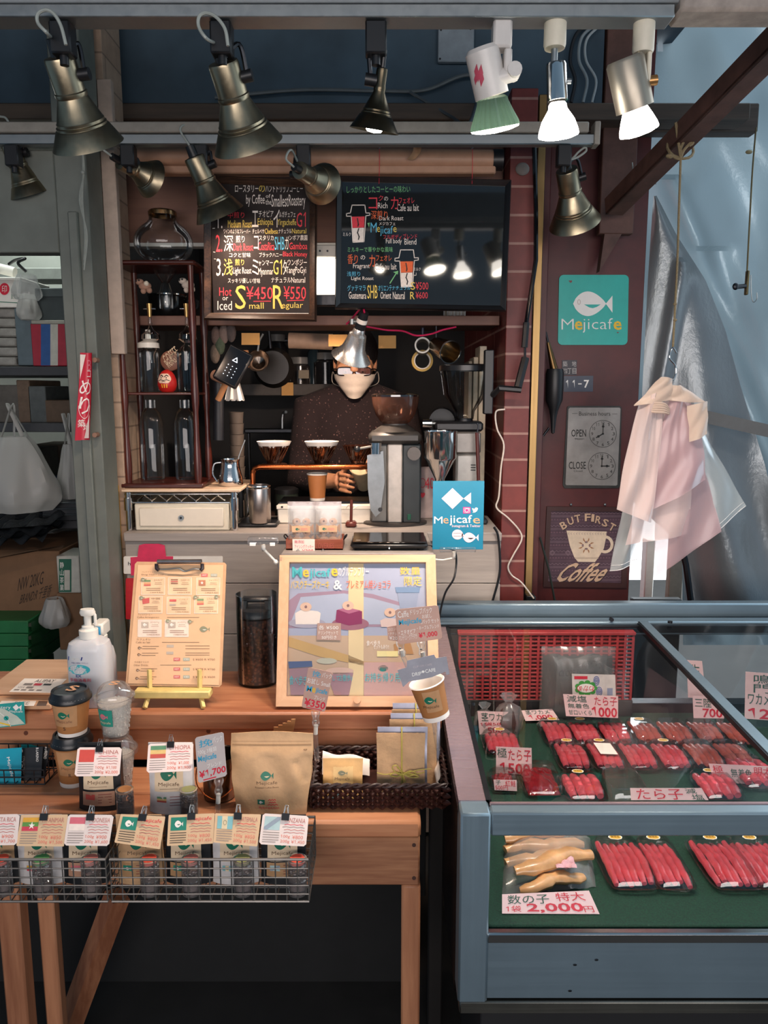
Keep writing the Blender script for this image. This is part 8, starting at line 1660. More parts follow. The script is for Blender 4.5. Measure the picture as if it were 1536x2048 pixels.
def suj_pack(q, w_, l_, lab, seed):
 t = thing('roe_pack', lab, 'roe pack', q, group='single packs at the left of the case'); m = MB(); tray_shell(m, w_, l_, 0, .014, .0006, .006); part('tray', m, t); rnd = random.Random(seed); m = MB()
 m.grid(lambda u, v: V(((u - .5) * (w_ - .02), .01 + (l_ - .02) * v, .006 + .018 * (math.sin(PI * u) * math.sin(PI * v)) ** .4 + .003 * math.sin(u * 23 + v * 5) * math.sin(v * 17))), 22, 22, sujm); part('salted_roe', m, t)
 m = MB(); tray_shell(m, w_, l_, 0, .014, .03, .008); part('lid', m, t)
suj_pack(G(1012, 1588, ZM), .07, .085, 'dark red salmon roe pack at left behind the small red price card', 1)
suj_pack(G(1092, 1600, ZM), .1, .15, 'large dark red salmon roe pack with an open ridged lid near the front rail', 2)
q = G(1176, 1610, ZM); roe_pack(q, .098, .12, 'roe pack half hidden by the front rail left of the long tarako card', 'packs along the front rail', roe_r, 4, True, seed=41)
roe_pack(G(1452, 1608, ZM), .1, .12, 'roe pack along the front rail right of the long tarako card', 'packs along the front rail', roe_r, 4, True, seed=42)
q = G(1262, 1606, ZM); t = thing('clear_cover', 'empty clear pack lid lying behind the long tarako card', 'lid', q); m = MB(); tray_shell(m, .1, .12, 0, .002, .03, .01); part('lid_shell', m, t); m = MB(); m.tube([V((.042 * math.copysign(abs(math.cos(a)) ** .35, math.cos(a)), .06 + .05 * math.copysign(abs(math.sin(a)) ** .35, math.sin(a)), .0305)) for a in [2 * PI * i / 28 for i in range(28)]], .0012, trayc, 5, True); part('lid_ridge', m, t)
roe_pack(G(1530, 1585, ZM), .1, .15, 'roe pack at the far right edge of the picture by the fancy roe card', 'packs along the front rail', roe_r, 4, False, seed=43)
# bagged herring roe in the front window
kz = M('herring_roe', 'cc9c6c', .3, var=.25, nscale=25, coat=.3, sub=.2)
t = thing('herring_roe_bag', 'plastic bag of long yellow orange herring roe in the front window', 'roe bag', G(1095, 1790, ZM))
rnd = random.Random(6)
for k, (a, b, r) in enumerate((((1010, 1700), (1168, 1692), .019), ((1012, 1730), (1150, 1712), .018), ((1030, 1762), (1180, 1722), .02), ((1040, 1782), (1165, 1752), .017), ((1008, 1690), (1130, 1678), .019))):
 A, B = G(*a, ZM + r * .8), G(*b, ZM + r * .8); m = MB(); m.tube([A + (B - A) * i / 10 + V((0, .006 * math.sin(i * .9 + k), .007 * math.sin(PI * i / 10) + (.018 if k in (2, 4) else 0))) for i in range(11)], [r * (.3 + .7 * math.sin(PI * (i + .7) / 11.4) ** .6) * (1 + .16 * math.sin(i * 2.3 + k * 1.7)) for i in range(11)], kz, 12, flat=.72); part('roe_piece', m, t, True)
m = MB(); c0 = G(1004, 1790, ZM); c1 = G(1192, 1775, ZM); c2 = G(1010, 1676, ZM); c3 = G(1180, 1676, ZM)
m.grid(lambda u, v: (c0 * (1 - u) + c1 * u) * (1 - v) + (c2 * (1 - u) + c3 * u) * v + V((0, 0, .05 * (math.sin(PI * u) * math.sin(PI * v)) ** .45 + .0025 * math.sin(31 * u + 11 * v) * math.sin(17 * v + 5 * u))), 26, 18, film2); part('bag_film', m, t, True)
m = MB(); c = G(1130, 1726, ZM + .045); m.sheet(lambda u, v: c + V(((u - .5) * .04, (v - .5) * .03, .006 * math.sin(9 * u) * math.sin(8 * v))), 8, 6, M('pink_tie', 'd8a8b0', .5), .001); part('white_twist', m, t, True)
# wakame bags and dark pack
wkm = M('wakame', '3a2a26', .4, var=.5, nscale=60)
for k, (px, py, w_, h_, lab) in enumerate(((958, 1424, .06, .075, 'small knotted clear bag of brown wakame at the far left of the case'), (1006, 1432, .08, .1, 'knotted clear bag of brown wakame next to the smaller bag'))):
 q = G(px, py, ZM); q.y = min(q.y, 2.09); t = thing('wakame_bag', lab, 'wakame bag', q, group='knotted wakame bags'); m = MB(); f_ = lambda r, z: (r, z); m.lathe([(1e-4, 0), (w_ * .42, .004), (w_ * .5, h_ * .35), (w_ * .36, h_ * .66), (w_ * .1, h_ * .78), (1e-4, h_ * .8)], wkm, None, 20, ev=lambda a: 1 + .08 * math.sin(5 * a + k)); part('wakame', m, t)
 m = MB(); m.lathe([(w_ * .46, .002), (w_ * .53, h_ * .35), (w_ * .4, h_ * .66), (w_ * .1, h_ * .82), (w_ * .26, h_), (w_ * .3, h_ * 1.04)], film2, None, 30, ev=lambda a: 1 + .1 * math.sin(6 * a + k) + .06 * math.sin(11 * a)); part('film_bag', m, t)
q = G(1165, 1432, ZM); q.y = 2.16; t = thing('seaweed_pack', 'large dark seaweed pack in clear film with an upside down blue swirl label', 'pack', q); a, b = P(1092, 1430, 2.1), P(1240, 1308, 2.1)
m = MB(); m.grid(lambda u, v: V((a.x + (b.x - a.x) * u, 2.165 - .03 * (math.sin(PI * u) * math.sin(PI * v)) ** .5, ZM + .002 + (b.z - ZM) * .86 * v + .008 * math.sin(u * 11) * v)), 14, 14, M('dark_seaweed', '1e1a16', .5, var=.5, nscale=50)); m.grid(lambda u, v: V((a.x + (b.x - a.x) * u, 2.168, ZM + .002 + (b.z - ZM) * .86 * v)), 4, 4, M('dark_seaweed', '1e1a16', .5, var=.5, nscale=50)); part('contents', m, t, True)
m = MB(); m.grid(lambda u, v: V((a.x - .006 + (b.x - a.x + .012) * u, 2.162 - .035 * (math.sin(PI * u) * math.sin(PI * min(1, v))) ** .5 + .003 * math.sin(u * 30 + v * 7), ZM + .001 + (b.z - ZM) * v)), 24, 14, film2); part('film', m, t, True)
pf = pxplane((0, 2.122, P(1186, 1370, 2.122).z), (0, -1, .1)); m = MB(); slab(m, [C6(617, 345), C6(820, 350), C6(823, 450), C6(620, 447)], .0006, M('label_white', 'd8d0cc', .4), pf); lg, lb_ = M('label_green', '3a9a3c', .5), M('label_blue', '3050a0', .5)
for i in range(9): an = i * 2 * PI / 9; pf.disc(m, *C6(683 + 40 * math.cos(an), 412 + 26 * math.sin(an)), 6, 5, lg, 12, .0012)
pf.disc(m, *C6(683, 412), 17, 9, whiteink, 16, .0018); pf.text(m, 'わかめ', *C6(722, 428), *C6(640, 400), redink, rot=0, lift=.0024, bold=.03); pf.rect(m, *C6(628, 356), *C6(690, 370), redink, .0012)
for x, y in ((732, 378), (745, 428)):
 for r in (16, 10, 4): pf.ring(m, *C6(x, y), r / 2.341 * .8, r / 2.341 * 1.3, .002, lb_, 16, lift=.0012)
pf.rect(m, *C6(782, 412), *C6(808, 446), M('label_bars', '8c94b0', .5), .0012); part('label', m, t, True)
# handwritten cards
gk = M('brush_green', '2e5a4c', .6); rk = M('brush_red', 'd0243c', .5)
cardp = M('price_card_pink', 'ecc8c8', .45, var=.04)
def tag(lab, q4, Y, rows, tilt=.12, tp='ecc8c8'):
 base = V(P((q4[2][0] + q4[3][0]) / 2, max(q4[2][1], q4[3][1]), Y)); g_ = G((q4[2][0] + q4[3][0]) / 2, max(q4[2][1], q4[3][1]), ZM + .001); base = g_ if base.z < ZM else base; pl_ = pxplane(base, (0, -1, tilt)); t = thing('price_card', lab, 'price card', base, group='handwritten price cards in the case'); m = MB()
 slab(m, [q4[0], q4[1], q4[3], q4[2]], .0008, cardp, pl_); s = quad(*[pl_.p(*p, .001) for p in q4])
 for st_, u0, v0, u1, v1, c in rows: s.text(m, st_, u0, v0, u1, v1, c, lift=.0006, bold=.025)
 part('card', m, t, True)
tag('small card reading stem wakame at the left before the knotted bags', [(955, 1422), (1021, 1424), (959, 1469), (1026, 1465)], 2.07, [('茎ワカメ', .1, .06, .95, .42, gk), ('1袋500g', .04, .48, .9, .66, rk), ('500', .25, .7, .7, .98, rk)])
tag('card reading stem wakame 1,000 in the middle at the rear', [(1042, 1421), (1104, 1418), (1051, 1442), (1119, 1440)], 2.13, [('茎ワカメ', .1, .02, .85, .42, gk), ('1,000', .14, .48, .86, .96, rk)], .6)
tag('wide card reading low salt tarako 1000 before the dark seaweed pack', [(1126, 1388), (1236, 1392), (1132, 1432), (1236, 1436)], 2.06 + .0, [('減塩', .06, .04, .42, .34, gk), ('無着色', .06, .4, .46, .62, gk), ('甘口いくら', .06, .7, .5, .92, gk), ('たら子', .56, .06, .98, .46, rk), ('1000', .5, .52, .98, .98, rk)])
tag('upright card reading tarako 1500 leaning on the left roe pack', [(992, 1493), (1063, 1496), (992, 1546), (1064, 1550)], 1.9, [('極', .03, .04, .3, .4, gk), ('たら子', .34, .08, .98, .5, rk), ('1500', .1, .58, .95, .98, rk)])
tag('small red and pink card on the dark salmon roe pack', [(987, 1559), (1033, 1560), (989, 1580), (1034, 1582)], 1.73, [('子', .08, .05, .3, .45, gk), ('紅鮭', .5, .05, .95, .6, rk), ('500円', .05, .5, .6, .95, rk)])
tag('wide card reading fancy uncoloured mentaiko at the right', [(1417, 1527), (1545, 1533), (1429, 1566), (1545, 1568)], 1.79, [('極', .04, .06, .2, .46, rk), ('上', .1, .52, .28, .94, rk), ('無着色', .32, .2, .66, .66, gk), ('明太', .7, .06, .98, .5, rk), ('12', .74, .54, .96, .98, rk)])
tag('long card reading tarako low salt standing along the front rail', [(1260, 1576), (1403, 1576), (1262, 1600), (1417, 1600)], 1.66, [('たら子', .08, .06, .7, .94, rk), ('減', .75, .02, .9, .45, gk), ('塩', .8, .5, .96, .98, gk)])
tag('card in the front window reading herring roe 2,000 yen per bag', [(1004, 1788.5), (1177.7, 1781), (1004, 1827), (1199, 1828)], 1.315, [('数の子', .06, .06, .52, .52, gk), ('特大', .6, .04, .92, .42, rk), ('1袋', .04, .6, .2, .9, rk), ('2,000', .26, .5, .86, .96, rk), ('円', .86, .66, .96, .92, rk)], .5)
tag('tall card reading Naruto wakame at the right under the second glass', [(1491, 1343), (1545, 1347), (1489, 1437), (1545, 1441)], 2.1, [('鳴', .3, .04, .9, .24, gk), ('門', .3, .25, .9, .43, gk), ('ワカメ', .1, .45, .9, .68, gk), ('12', .1, .76, .9, .98, rk)])
tag('card reading Sanriku in the middle under the steel divider', [(1385, 1391), (1446, 1394), (1387, 1436), (1448, 1437)], 2.1, [('三陸', .06, .1, .6, .5, gk), ('700', .3, .55, .95, .96, rk)])
tag('upper thin card standing behind the Sanriku card', [(1373, 1320), (1404, 1322), (1376, 1395), (1412, 1397)], 2.15, [('生', .2, .1, .8, .4, gk)])
# signs on the red wall
YS = 2.798
pw = pxplane((0, YS, 0), (0, -1, 0))
def rounded(x0, y0, x1, y1, r, n=5, sk=0):
 out = []
 for cx, cy, a0 in ((x1 - r, y0 + r, -PI / 2), (x1 - r, y1 - r, 0), (x0 + r, y1 - r, PI / 2), (x0 + r, y0 + r, PI)):
  for i in range(n + 1): a = a0 + PI / 2 * i / n; x = cx + r * math.cos(a); y = cy + r * math.sin(a); out.append((x - sk * (y - y0), y))
 return out
t = thing('shop_sign', 'square teal sign with white fish and shop name on the red steel wall', 'sign', P(1186, 692, YS)); m = MB(); slab(m, rounded(1118, 550, 1257, 690, 9, sk=.02), .006, M('sign_teal', '22b2a6', .4, var=.05), pw, -.002)
C2_ = lambda x, y: (960 + x / 4.097, 300 + y / 4.097); SL = .0045
pw.fish(m, *C2_(760, 1160), *C2_(1082, 1362), whiteink, M('sign_teal', '22b2a6', .4), SL + .0004, M('sign_eye', 'b8a090', .5))
sy = M('sign_yellow', 'f0c020', .4)
pw.text(m, 'M', *C2_(665, 1385), *C2_(765, 1472), whiteink, lift=SL + .0006, bold=-.012); pw.text(m, 'e', *C2_(773, 1402), *C2_(838, 1476), sy, lift=SL + .0006, bold=.02); pw.text(m, 'jicaf', *C2_(838, 1380), *C2_(1085, 1498), whiteink, lift=SL + .0006, bold=-.012); pw.text(m, 'e', *C2_(1090, 1402), *C2_(1157, 1476), sy, lift=SL + .0006, bold=.02)
rs_ = M('rust_chip', '8a5a58', .7); pw.poly(m, [C2_(722, 1072), C2_(752, 1070), C2_(750, 1085), C2_(738, 1090)], rs_, SL + .0004); pw.poly(m, [C2_(1115, 1492), C2_(1138, 1493), C2_(1125, 1504)], rs_, SL + .0004); part('plate', m, t, True)
navyp = M('navy_plate', '1c2c44', .3)
t = thing('address_plate', 'navy street name plate with white characters above the house number', 'plate', P(1140, 750, YS)); m = MB(); slab(m, [C2_(672, 1722), C2_(795, 1722), C2_(790, 1845), C2_(668, 1845)], .002, M('dull_navy_plate', '2a2630', .4), pw, -.001)
for s2, a, b, c, d in (('築', 678, 1732, 715, 1775), ('地', 752, 1730, 788, 1775), ('四', 676, 1793, 712, 1832), ('丁', 716, 1790, 748, 1834), ('目', 756, 1788, 788, 1834)): pw.text(m, s2, *C2_(a, b), *C2_(c, d), M('worn_white', 'c8c0bc', .5), lift=.0024)
part('plate', m, t, True)
t = thing('address_plate', 'navy house number plate reading 11-7', 'plate', P(1156, 785, YS)); m = MB(); slab(m, [C2_(687, 1852), C2_(928, 1850), C2_(924, 1980), C2_(684, 1982)], .002, navyp, pw, -.001)
for s2, a, b, c, d in (('1', 702, 1885, 720, 1952), ('1', 756, 1885, 774, 1952), ('-', 803, 1912, 832, 1921), ('7', 850, 1884, 893, 1950)): pw.text(m, s2, *C2_(a, b), *C2_(c, d), whiteink, lift=.0024, bold=.03)
part('plate', m, t, True)
C3 = lambda x, y: (960 + x / 4.097, 760 + y / 4.097)
t = thing('hours_sign', 'weathered tin business hours sign with an open and a close clock', 'sign', P(1182, 976, YS)); m = MB(); tin = metal('weathered_tin', 'a8a4a0', .45, 'N', .45, 9); tin.node_tree.nodes['Principled BSDF'].inputs['Metallic'].default_value = .3
pts = [C3(*p) for p in ((728, 212), (1145, 212), (1158, 228), (1146, 868), (1130, 884), (690, 886), (676, 860), (712, 222))]; slab(m, pts, .006, M('tin_edge', '2e2e2c', .5, var=.4), pw, -.002)
pts = [C3(*p) for p in ((735, 226), (1140, 226), (1148, 236), (1122, 856), (1112, 864), (704, 860), (698, 850), (722, 238))]; slab(m, pts, .001, tin, pw, .0045)
tl = .0062; dk = M('tin_ink', '1e1e1c', .6)
pw.text(m, 'Business hours', *C3(808, 258), *C3(1064, 292), dk, lift=tl); pw.line(m, [C3(752, 275), C3(795, 274)], .0012, dk, tl); pw.line(m, [C3(1080, 278), C3(1120, 278)], .0012, dk, tl)
pw.text(m, 'OPEN', *C3(745, 405), *C3(866, 464), dk, lift=tl, bold=.01); pw.text(m, 'CLOSE', *C3(724, 668), *C3(864, 728), dk, lift=tl, bold=.01); pw.line(m, [C3(770, 480), C3(850, 482)], .0014, dk, tl); pw.text(m, 'Hours', *C3(780, 474), *C3(835, 490), dk, lift=tl); pw.text(m, 'Closed', *C3(765, 735), *C3(835, 752), dk, lift=tl)
for cx, cy, h, mi in ((1003, 440, 8, 0), (994, 704, 3, 0)):
 rx, ry = 110 / 4.097, 110 / 4.097; X, Y_ = C3(cx, cy); pw.ring(m, X, Y_, rx, ry, .0016, dk, 40, lift=tl)
 for n in range(1, 13): a = R(30 * n - 90); pw.text(m, str(n), X + .8 * rx * math.cos(a) - 2.2 - (n > 9), Y_ + .8 * ry * math.sin(a) - 3.2, X + .8 * rx * math.cos(a) + 2.2 + (n > 9), Y_ + .8 * ry * math.sin(a) + 3.2, dk, lift=tl)
 for ang, ln, wd in ((R(30 * h - 90), .55, .0042), (R(-88), .78, .003)): pw.line(m, [(X, Y_), (X + ln * rx * math.cos(ang), Y_ + ln * ry * math.sin(ang))], wd, dk, tl + .0003); pw.disc(m, X + ln * .7 * rx * math.cos(ang), Y_ + ln * .7 * ry * math.sin(ang), 2.6, 2.6, dk, 10, tl + .0004)
 pw.disc(m, X, Y_, 2.2, 2.2, dk, 10, tl + .0004)
part('plate', m, t, True)
t = thing('coffee_sign', 'brown framed patterned sign reading BUT FIRST Coffee with a white cup', 'sign', P(1170, 1174, YS)); m = MB(); fo = [C3(545, 1035), C3(1205, 1040), C3(1195, 1700), C3(515, 1690)]; fi = [C3(580, 1072), C3(1172, 1078), C3(1155, 1662), C3(555, 1650)]
for i in range(4): j = (i + 1) % 4; slab(m, [fo[i], fo[j], fi[j], fi[i]], .01, M('sign_frame_brown', '3c1e1c', .5), pw, -.002)
part('frame', m, t, True)
m = MB(); slab(m, fi, .002, M('knit_purple', '4a3440', .6, var=.15), pw, .001); l = .0034; kp1, kp2 = M('knit_light', '8a727c', .6), M('knit_mid', '6a4c58', .6)
def lerpx(y): f = (y - 1072) / 585; return 580 - 25 * f, 1172 - 17 * f
for k, y in enumerate(range(1090, 1650, 26)):
 a, b = lerpx(y); md = k % 4
 if md == 0: pw.line(m, [C3(a + (b - a) * i / 40, y + (7 if i % 2 else -7)) for i in range(41)], .0009, kp1, l)
 elif md == 2: [pw.poly(m, [C3(a + (b - a) * (i + .1) / 26, y + 7), C3(a + (b - a) * (i + .5) / 26, y - 7), C3(a + (b - a) * (i + .9) / 26, y + 7)], kp2, l) for i in range(26)]
 else:
  for dy in (-4, 4): pw.line(m, [C3(a, y + dy), C3(b, y + dy)], .0009, kp1 if md == 1 else kp2, l)
for cx in (590, 720, 1105):
 for r in (22, 12): pw.line(m, [C3(cx - r, 1415), C3(cx, 1415 - r), C3(cx + r, 1415), C3(cx, 1415 + r), C3(cx - r, 1415)], .0012, kp1, l + .0003)
tanc = M('sign_tan', 'c8a88c', .5); sh_ = M('sign_shadow', '2a1a20', .6); crmc = M('sign_cream', 'd8c4ac', .5)
for i, (ch, x, y, r) in enumerate((('B', 682, 1190, -.5), ('U', 740, 1155, -.32), ('T', 798, 1135, -.18), ('F', 880, 1125, .0), ('I', 922, 1130, .08), ('R', 968, 1145, .2), ('S', 1024, 1170, .36), ('T', 1080, 1205, .5))):
 hw2 = 12 if ch == 'I' else 24
 pw.text(m, ch, *C3(x - hw2 + 4, y - 30 + 4), *C3(x + hw2 + 4, y + 32 + 4), sh_, rot=r, bold=.05, lift=l + .0006); pw.text(m, ch, *C3(x - hw2, y - 32), *C3(x + hw2, y + 30), tanc, rot=r, bold=.03, lift=l + .001)
pw.poly(m, [C3(*p) for p in ((706, 1232), (1036, 1240), (1030, 1290), (1012, 1380), (970, 1450), (940, 1490), (800, 1488), (770, 1450), (735, 1360))], crmc, l + .0006)
pw.ring(m, *C3(1022, 1345), 14, 15, .011, crmc, 24, lift=l + .0007)
for x in range(720, 1030, 22): pw.line(m, [C3(x + 8, 1250), C3(x, 1258), C3(x + 8, 1266)], .0009, kp1, l + .001)
dm = M('star_brown', 'a0704c', .5)
for k in range(4):
 a = k * PI / 2
 for q_ in ((-26, -66), (26, -66)): pw.poly(m, [C3(868 + math.cos(a) * x - math.sin(a) * y, 1354 + math.sin(a) * x + math.cos(a) * y) for x, y in ((0, -16), (q_[0], q_[1] + 22), (q_[0] * .9, q_[1]))], dm, l + .001);
 pw.poly(m, [C3(868 + math.cos(a) * x - math.sin(a) * y, 1354 + math.sin(a) * x + math.cos(a) * y) for x, y in ((-14, -22), (0, -40), (14, -22))], kp1, l + .001)
for y in (1452, 1462): pw.line(m, [C3(775, y), C3(965, y)], .0016, M('cup_band', '9a8878', .5), l + .001)
pw.text(m, 'Coffee', *C3(664, 1502), *C3(1044, 1660), sh_, slant=.35, bold=.06, lift=l + .0006); pw.text(m, 'Coffee', *C3(660, 1496), *C3(1040, 1652), tanc, slant=.35, bold=.04, lift=l + .001); part('picture', m, t, True)
for x in (742, 1020):
 m = MB(); q = pw.fn(*C3(x, 1020)); m.ball(q + V((0, -.004, 0)), .005, alu); m.cyl(q, q + V((0, -.004, 0)), .003, alu); part('screw', m, t, True)
t = thing('pipe_lamp', 'black bottle shaped fitting with a brass nozzle fixed at left of the house number', 'fitting', P(1108, 870, 2.74))
m = MB(); c = P(1109, 770, 2.74); zf = lambda y: P(1109, y, 2.74).z; X = Matrix.Translation((c.x, c.y, 0)); m.lathe([(1e-4, zf(868)), (.006, zf(866)), (.011, zf(835)), (.016, zf(820)), (.03, zf(800)), (.031, zf(745)), (.028, zf(738)), (1e-4, zf(737))], blk, X, 24); part('body', m, t, True)
m = MB(); a, b = P(1108, 738, 2.74), P(1096, 685, 2.74); m.cyl(a, b, .014, metal('nozzle_brass', '7a6040', .35, 'N', .3), .006); m.cyl(b, b + (b - a) * .4, .004, darkm); part('nozzle', m, t, True)
m = MB(); a, b = P(1098, 856, 2.74), P(1086, 872, 2.74); m.cyl(a, b, .004, darkm); part('pipe_tail', m, t, True)
m = MB(); m.tube([P(1080, 1075, 2.66), P(1098, 1140, 2.66), P(1112, 1214, 2.66)], .004, M('dark_green_rod', '1e2420', .5)); solo('garden_stake', m, 'dark thin rod leaning before the coffee sign', 'rod')
m = MB(); m.ball(P(1045, 338, 2.545), .022, M('grey_putty', '7a7470', .8), (1, .3, .9)); solo('putty_patch', m, 'grey putty patch on the brick pillar near its top', 'patch')
# tarpaulins
def tarpm(name, base, tr, rough):
 m, nt, b = newmat(name); a = noise(nt, 7, (1, 1, .6), 6, .65); c = noise(nt, 2.0, None, 3)
 col = hx(base); r = ramp(nt, c.outputs[0], [(.3, tuple(x * .72 for x in col[:3]) + (1,)), (.75, col)])
 nt.links.new(r.outputs[0], b.inputs['Base Color']); b.inputs['Roughness'].default_value = rough; b.inputs['Metallic'].default_value = .35
 bump(nt, b, a.outputs[0], .35, .02)
 tl = nt.nodes.new('ShaderNodeBsdfTranslucent'); nt.links.new(r.outputs[0], tl.inputs[0]); mx = nt.nodes.new('ShaderNodeMixShader'); mx.inputs[0].default_value = tr
 nt.links.new(b.outputs[0], mx.inputs[1]); nt.links.new(tl.outputs[0], mx.inputs[2]); nt.links.new(mx.outputs[0], nt.nodes['Material Output'].inputs[0])
 return m
tm1, tm2 = tarpm('blue_grey_tarp', '76868e', .25, .3), tarpm('silver_tarp', 'a4acb0', .22, .3)
def edge(pts):
 def f(v):
  for (x0, y0), (x1, y1) in zip(pts[:-1], pts[1:]):
   if y0 <= v <= y1: return x0 + (x1 - x0) * (v - y0) / max(1e-9, y1 - y0)
  return pts[-1][0]
 return f
eL = edge([(1150, -40), (1160, 200), (1258, 240), (1258, 780), (1262, 1000), (1364, 1092), (1366, 1260)])
def back(u, v):
 y = -40 + 1330 * v; xl = eL(y); x = xl + (1760 - xl) * u; xp = x
 d = 3.02 - .3 * max(0, (x - 1280) / 480) ** 1.2
 f = .03 * math.sin((x + .35 * y) / 46) + .02 * math.sin((x - .5 * y) / 31 + 1) + .05 * math.exp(-((x - 1350 - (y - 380) * .42) / 26) ** 2) * (y > 350) - .05 * math.exp(-((x - 1440 - (y - 560) * .3) / 34) ** 2) * (y > 500)
 if y > 1040: f += .06 * math.sin((x - .45 * y) / 24)
 return P(xp, y, d - f)
holes = [(1210, 92, 11), (1321, 90, 7)]
m = MB()
def skip(i, j):
 u, v = (i + .5) / 110, (j + .5) / 130; y = -40 + 1330 * v; x = eL(y) + (1760 - eL(y)) * u
 return any((x - a) ** 2 + ((y - b) * .75) ** 2 < r * r for a, b, r in holes)
m.grid(back, 110, 130, tm1, skip=skip); solo('tarpaulin', m, 'big blue grey tarpaulin sheet closing off the right side of the stall', 'tarpaulin')
fL, fR = edge([(1308, 392), (1296, 560), (1284, 790), (1300, 960), (1362, 1080), (1372, 1240)]), edge([(1312, 392), (1352, 470), (1410, 560), (1450, 660), (1480, 770), (1530, 930), (1600, 1240)])
def flap(u, v):
 y = 392 + 850 * v; a, b = fL(y), fR(y); x = a + (b - a) * u
 f = .03 * math.sin(PI * u) + .02 * math.sin(u * 9 + v * 5) * v + .03 * math.exp(-((x - 1335 + (y - 700) * .18) / 14) ** 2) * (y > 520) + .035 * math.sin((x - .4 * y) / 26) * max(0, v - .55) * 2
 return P(x, y, 2.86 - .12 * v * u - f)
m = MB(); m.sheet(flap, 50, 90, tm2, .002); solo('tarpaulin', m, 'paler folded tarpaulin flap hanging in front of the big sheet behind the bags', 'tarpaulin')
m = MB(); st_f = lambda u, v: P(1400 + 200 * u, 818 + 45 * u + 26 * v, 2.62 - .1 * u); m.sheet(st_f, 8, 2, M('dark_tape', '3c4448', .4), .002); solo('tape_strip', m, 'dark strip of tape across the tarpaulin right of the bags', 'tape')
# white boards and post in the daylight gap
m = MB(); a, b = P(1282, 1300, 3.3), P(1312, 1080, 3.3); m.box(a.x, 3.3, 0, b.x, 3.36, b.z, white, .004); solo('white_post', m, 'sunlit white post seen in the bright gap behind the case', 'post')
m = MB(); a, b = P(1334, 1230, 3.2), P(1372, 1070, 3.2); m.box(a.x, 3.2, 0, b.x, 3.24, b.z, M('beige_panel', '8c8478', .6), .004); solo('beige_panel', m, 'beige panel edge standing at the tarpaulin in the bright gap', 'panel')
m = MB(); m.box(P(1262, 1213, 3.1).x, 3.08, 0, P(1360, 1213, 3.1).x, 3.12, P(1300, 1196, 3.1).z, blkm, .004); solo('dark_crate', m, 'dark low crate at the foot of the bright gap', 'crate')
m = MB(); m.tube([P(1356, 1060, 2.78), P(1372, 1130, 2.78), P(1384, 1220, 2.78)], .012, darkm, 8); m.ball(P(1386, 1208, 2.74), .014, alu); solo('tarp_pole', m, 'dark pole with a shiny knob at the foot of the tarpaulin', 'pole')
# diagonal angle iron, ropes, hook
pA, pB = P(1228, 428, 2.62), P(1640, 20, 1.75); Td, Ld = along(pA, pB)
m = MB();
for (x0, y0, x1, y1) in ((-.03, -.004, .03, .004), (-.03, -.004, -.022, .05)): m.box(x0, y0, 0, x1, y1, Ld, rust, .001, Td)
solo('angle_iron', m, 'rusty diagonal angle iron brace at upper right', 'angle iron')
def on_pole(px):
 lo, hi = 0, 1
 for _ in range(40):
  mid = (lo + hi) / 2; p = pA + (pB - pA) * mid; dx = p.x / (p.y * ct - (p.z - CH) * st) * F + 768
  if dx < px: lo = mid
  else: hi = mid
 return pA + (pB - pA) * lo
hp_ = on_pole(1360); YR = hp_.y - .035
ropem = M('jute_rope', '8a7a5c', .8, bmp=.5, nscale=200)
t = thing('hanging_rope', 'knotted jute rope hanging from the diagonal iron to the bag hook', 'rope', hp_)
m = MB(); m.tube(bez([P(1362, 300, YR), P(1358, 420, YR), P(1355, 520, YR), P(1350, 620, YR), P(1346, 694, YR)], 8), .0032, ropem, 7)
for y in (608, 640): m.ball(P(1350, y, YR), .006, ropem, (1, 1, .8), 8)
part('rope', m, t, True)
m = MB()
for pts in (((1351, 245), (1358, 262), (1372, 268), (1360, 300)), ((1372, 262), (1384, 280), (1368, 300), (1360, 320)), ((1352, 250), (1356, 280), (1362, 320)), ((1340, 306), (1352, 316), (1364, 318)), ((1380, 268), (1386, 285), (1378, 292))): m.tube(bez([P(x, y, YR) for x, y in pts], 5), .004, ropem, 6)
m.tube([hp_ + V((.035 * math.cos(a), .03 * math.sin(a) - .002, .035 * math.sin(a))) for a in [2 * PI * i / 16 for i in range(16)]], .004, ropem, 6, True); m.ball(P(1340, 312, YR), .01, ropem, (1.2, .8, .7), 10); m.ball(P(1384, 274, YR), .012, ropem, (1, .8, 1.2), 10); part('knot', m, t, True)
m = MB(); m.tube(bez([P(1353, 706, YR), P(1346, 696, YR), P(1340, 708, YR), P(1340, 718, YR), P(1350, 730, YR), P(1352, 745, YR), P(1346, 760, YR), P(1336, 764, YR)], 6), .0026, chrome, 8); solo('bag_hook', m, 'bent steel hook holding the plastic bags', 'hook')
t = thing('hanging_clip', 'yellowed strap with a bulldog clip hanging at the far right', 'clip', P(1490, 560, 2.5))
m = MB(); m.tube(bez([P(1512, 256, 2.6), P(1505, 340, 2.55), P(1500, 430, 2.5), P(1494, 545, 2.5)], 6), .005, M('yellow_strap', '8a8262', .6), 6, flat=.4); m.ball(P(1498, 304, 2.55), .009, M('yellow_strap', '8a8262', .6), (1.3, 1, .7), 8); part('strap', m, t, True)
m = MB(); a, b = P(1490, 590, 2.49), P(1499, 541, 2.49); m.box(a.x, 2.485, a.z, b.x, 2.5, b.z, metal('clip_brass', '8a7a58', .3, 'N', .2), .002); m.cyl(P(1490, 572, 2.49), P(1470, 574, 2.47), .007, darkm); m.ball(P(1471, 573, 2.47), .011, darkm, (.9, .5, 1), 12); part('bulldog_clip', m, t, True)
m = MB(); m.tube(bez([P(1502, 550, 2.49), P(1503, 590, 2.49), P(1507, 604, 2.49), P(1514, 598, 2.49), P(1514, 585, 2.49)], 5), .0016, alu, 6); part('wire_hook', m, t, True)
m = MB()
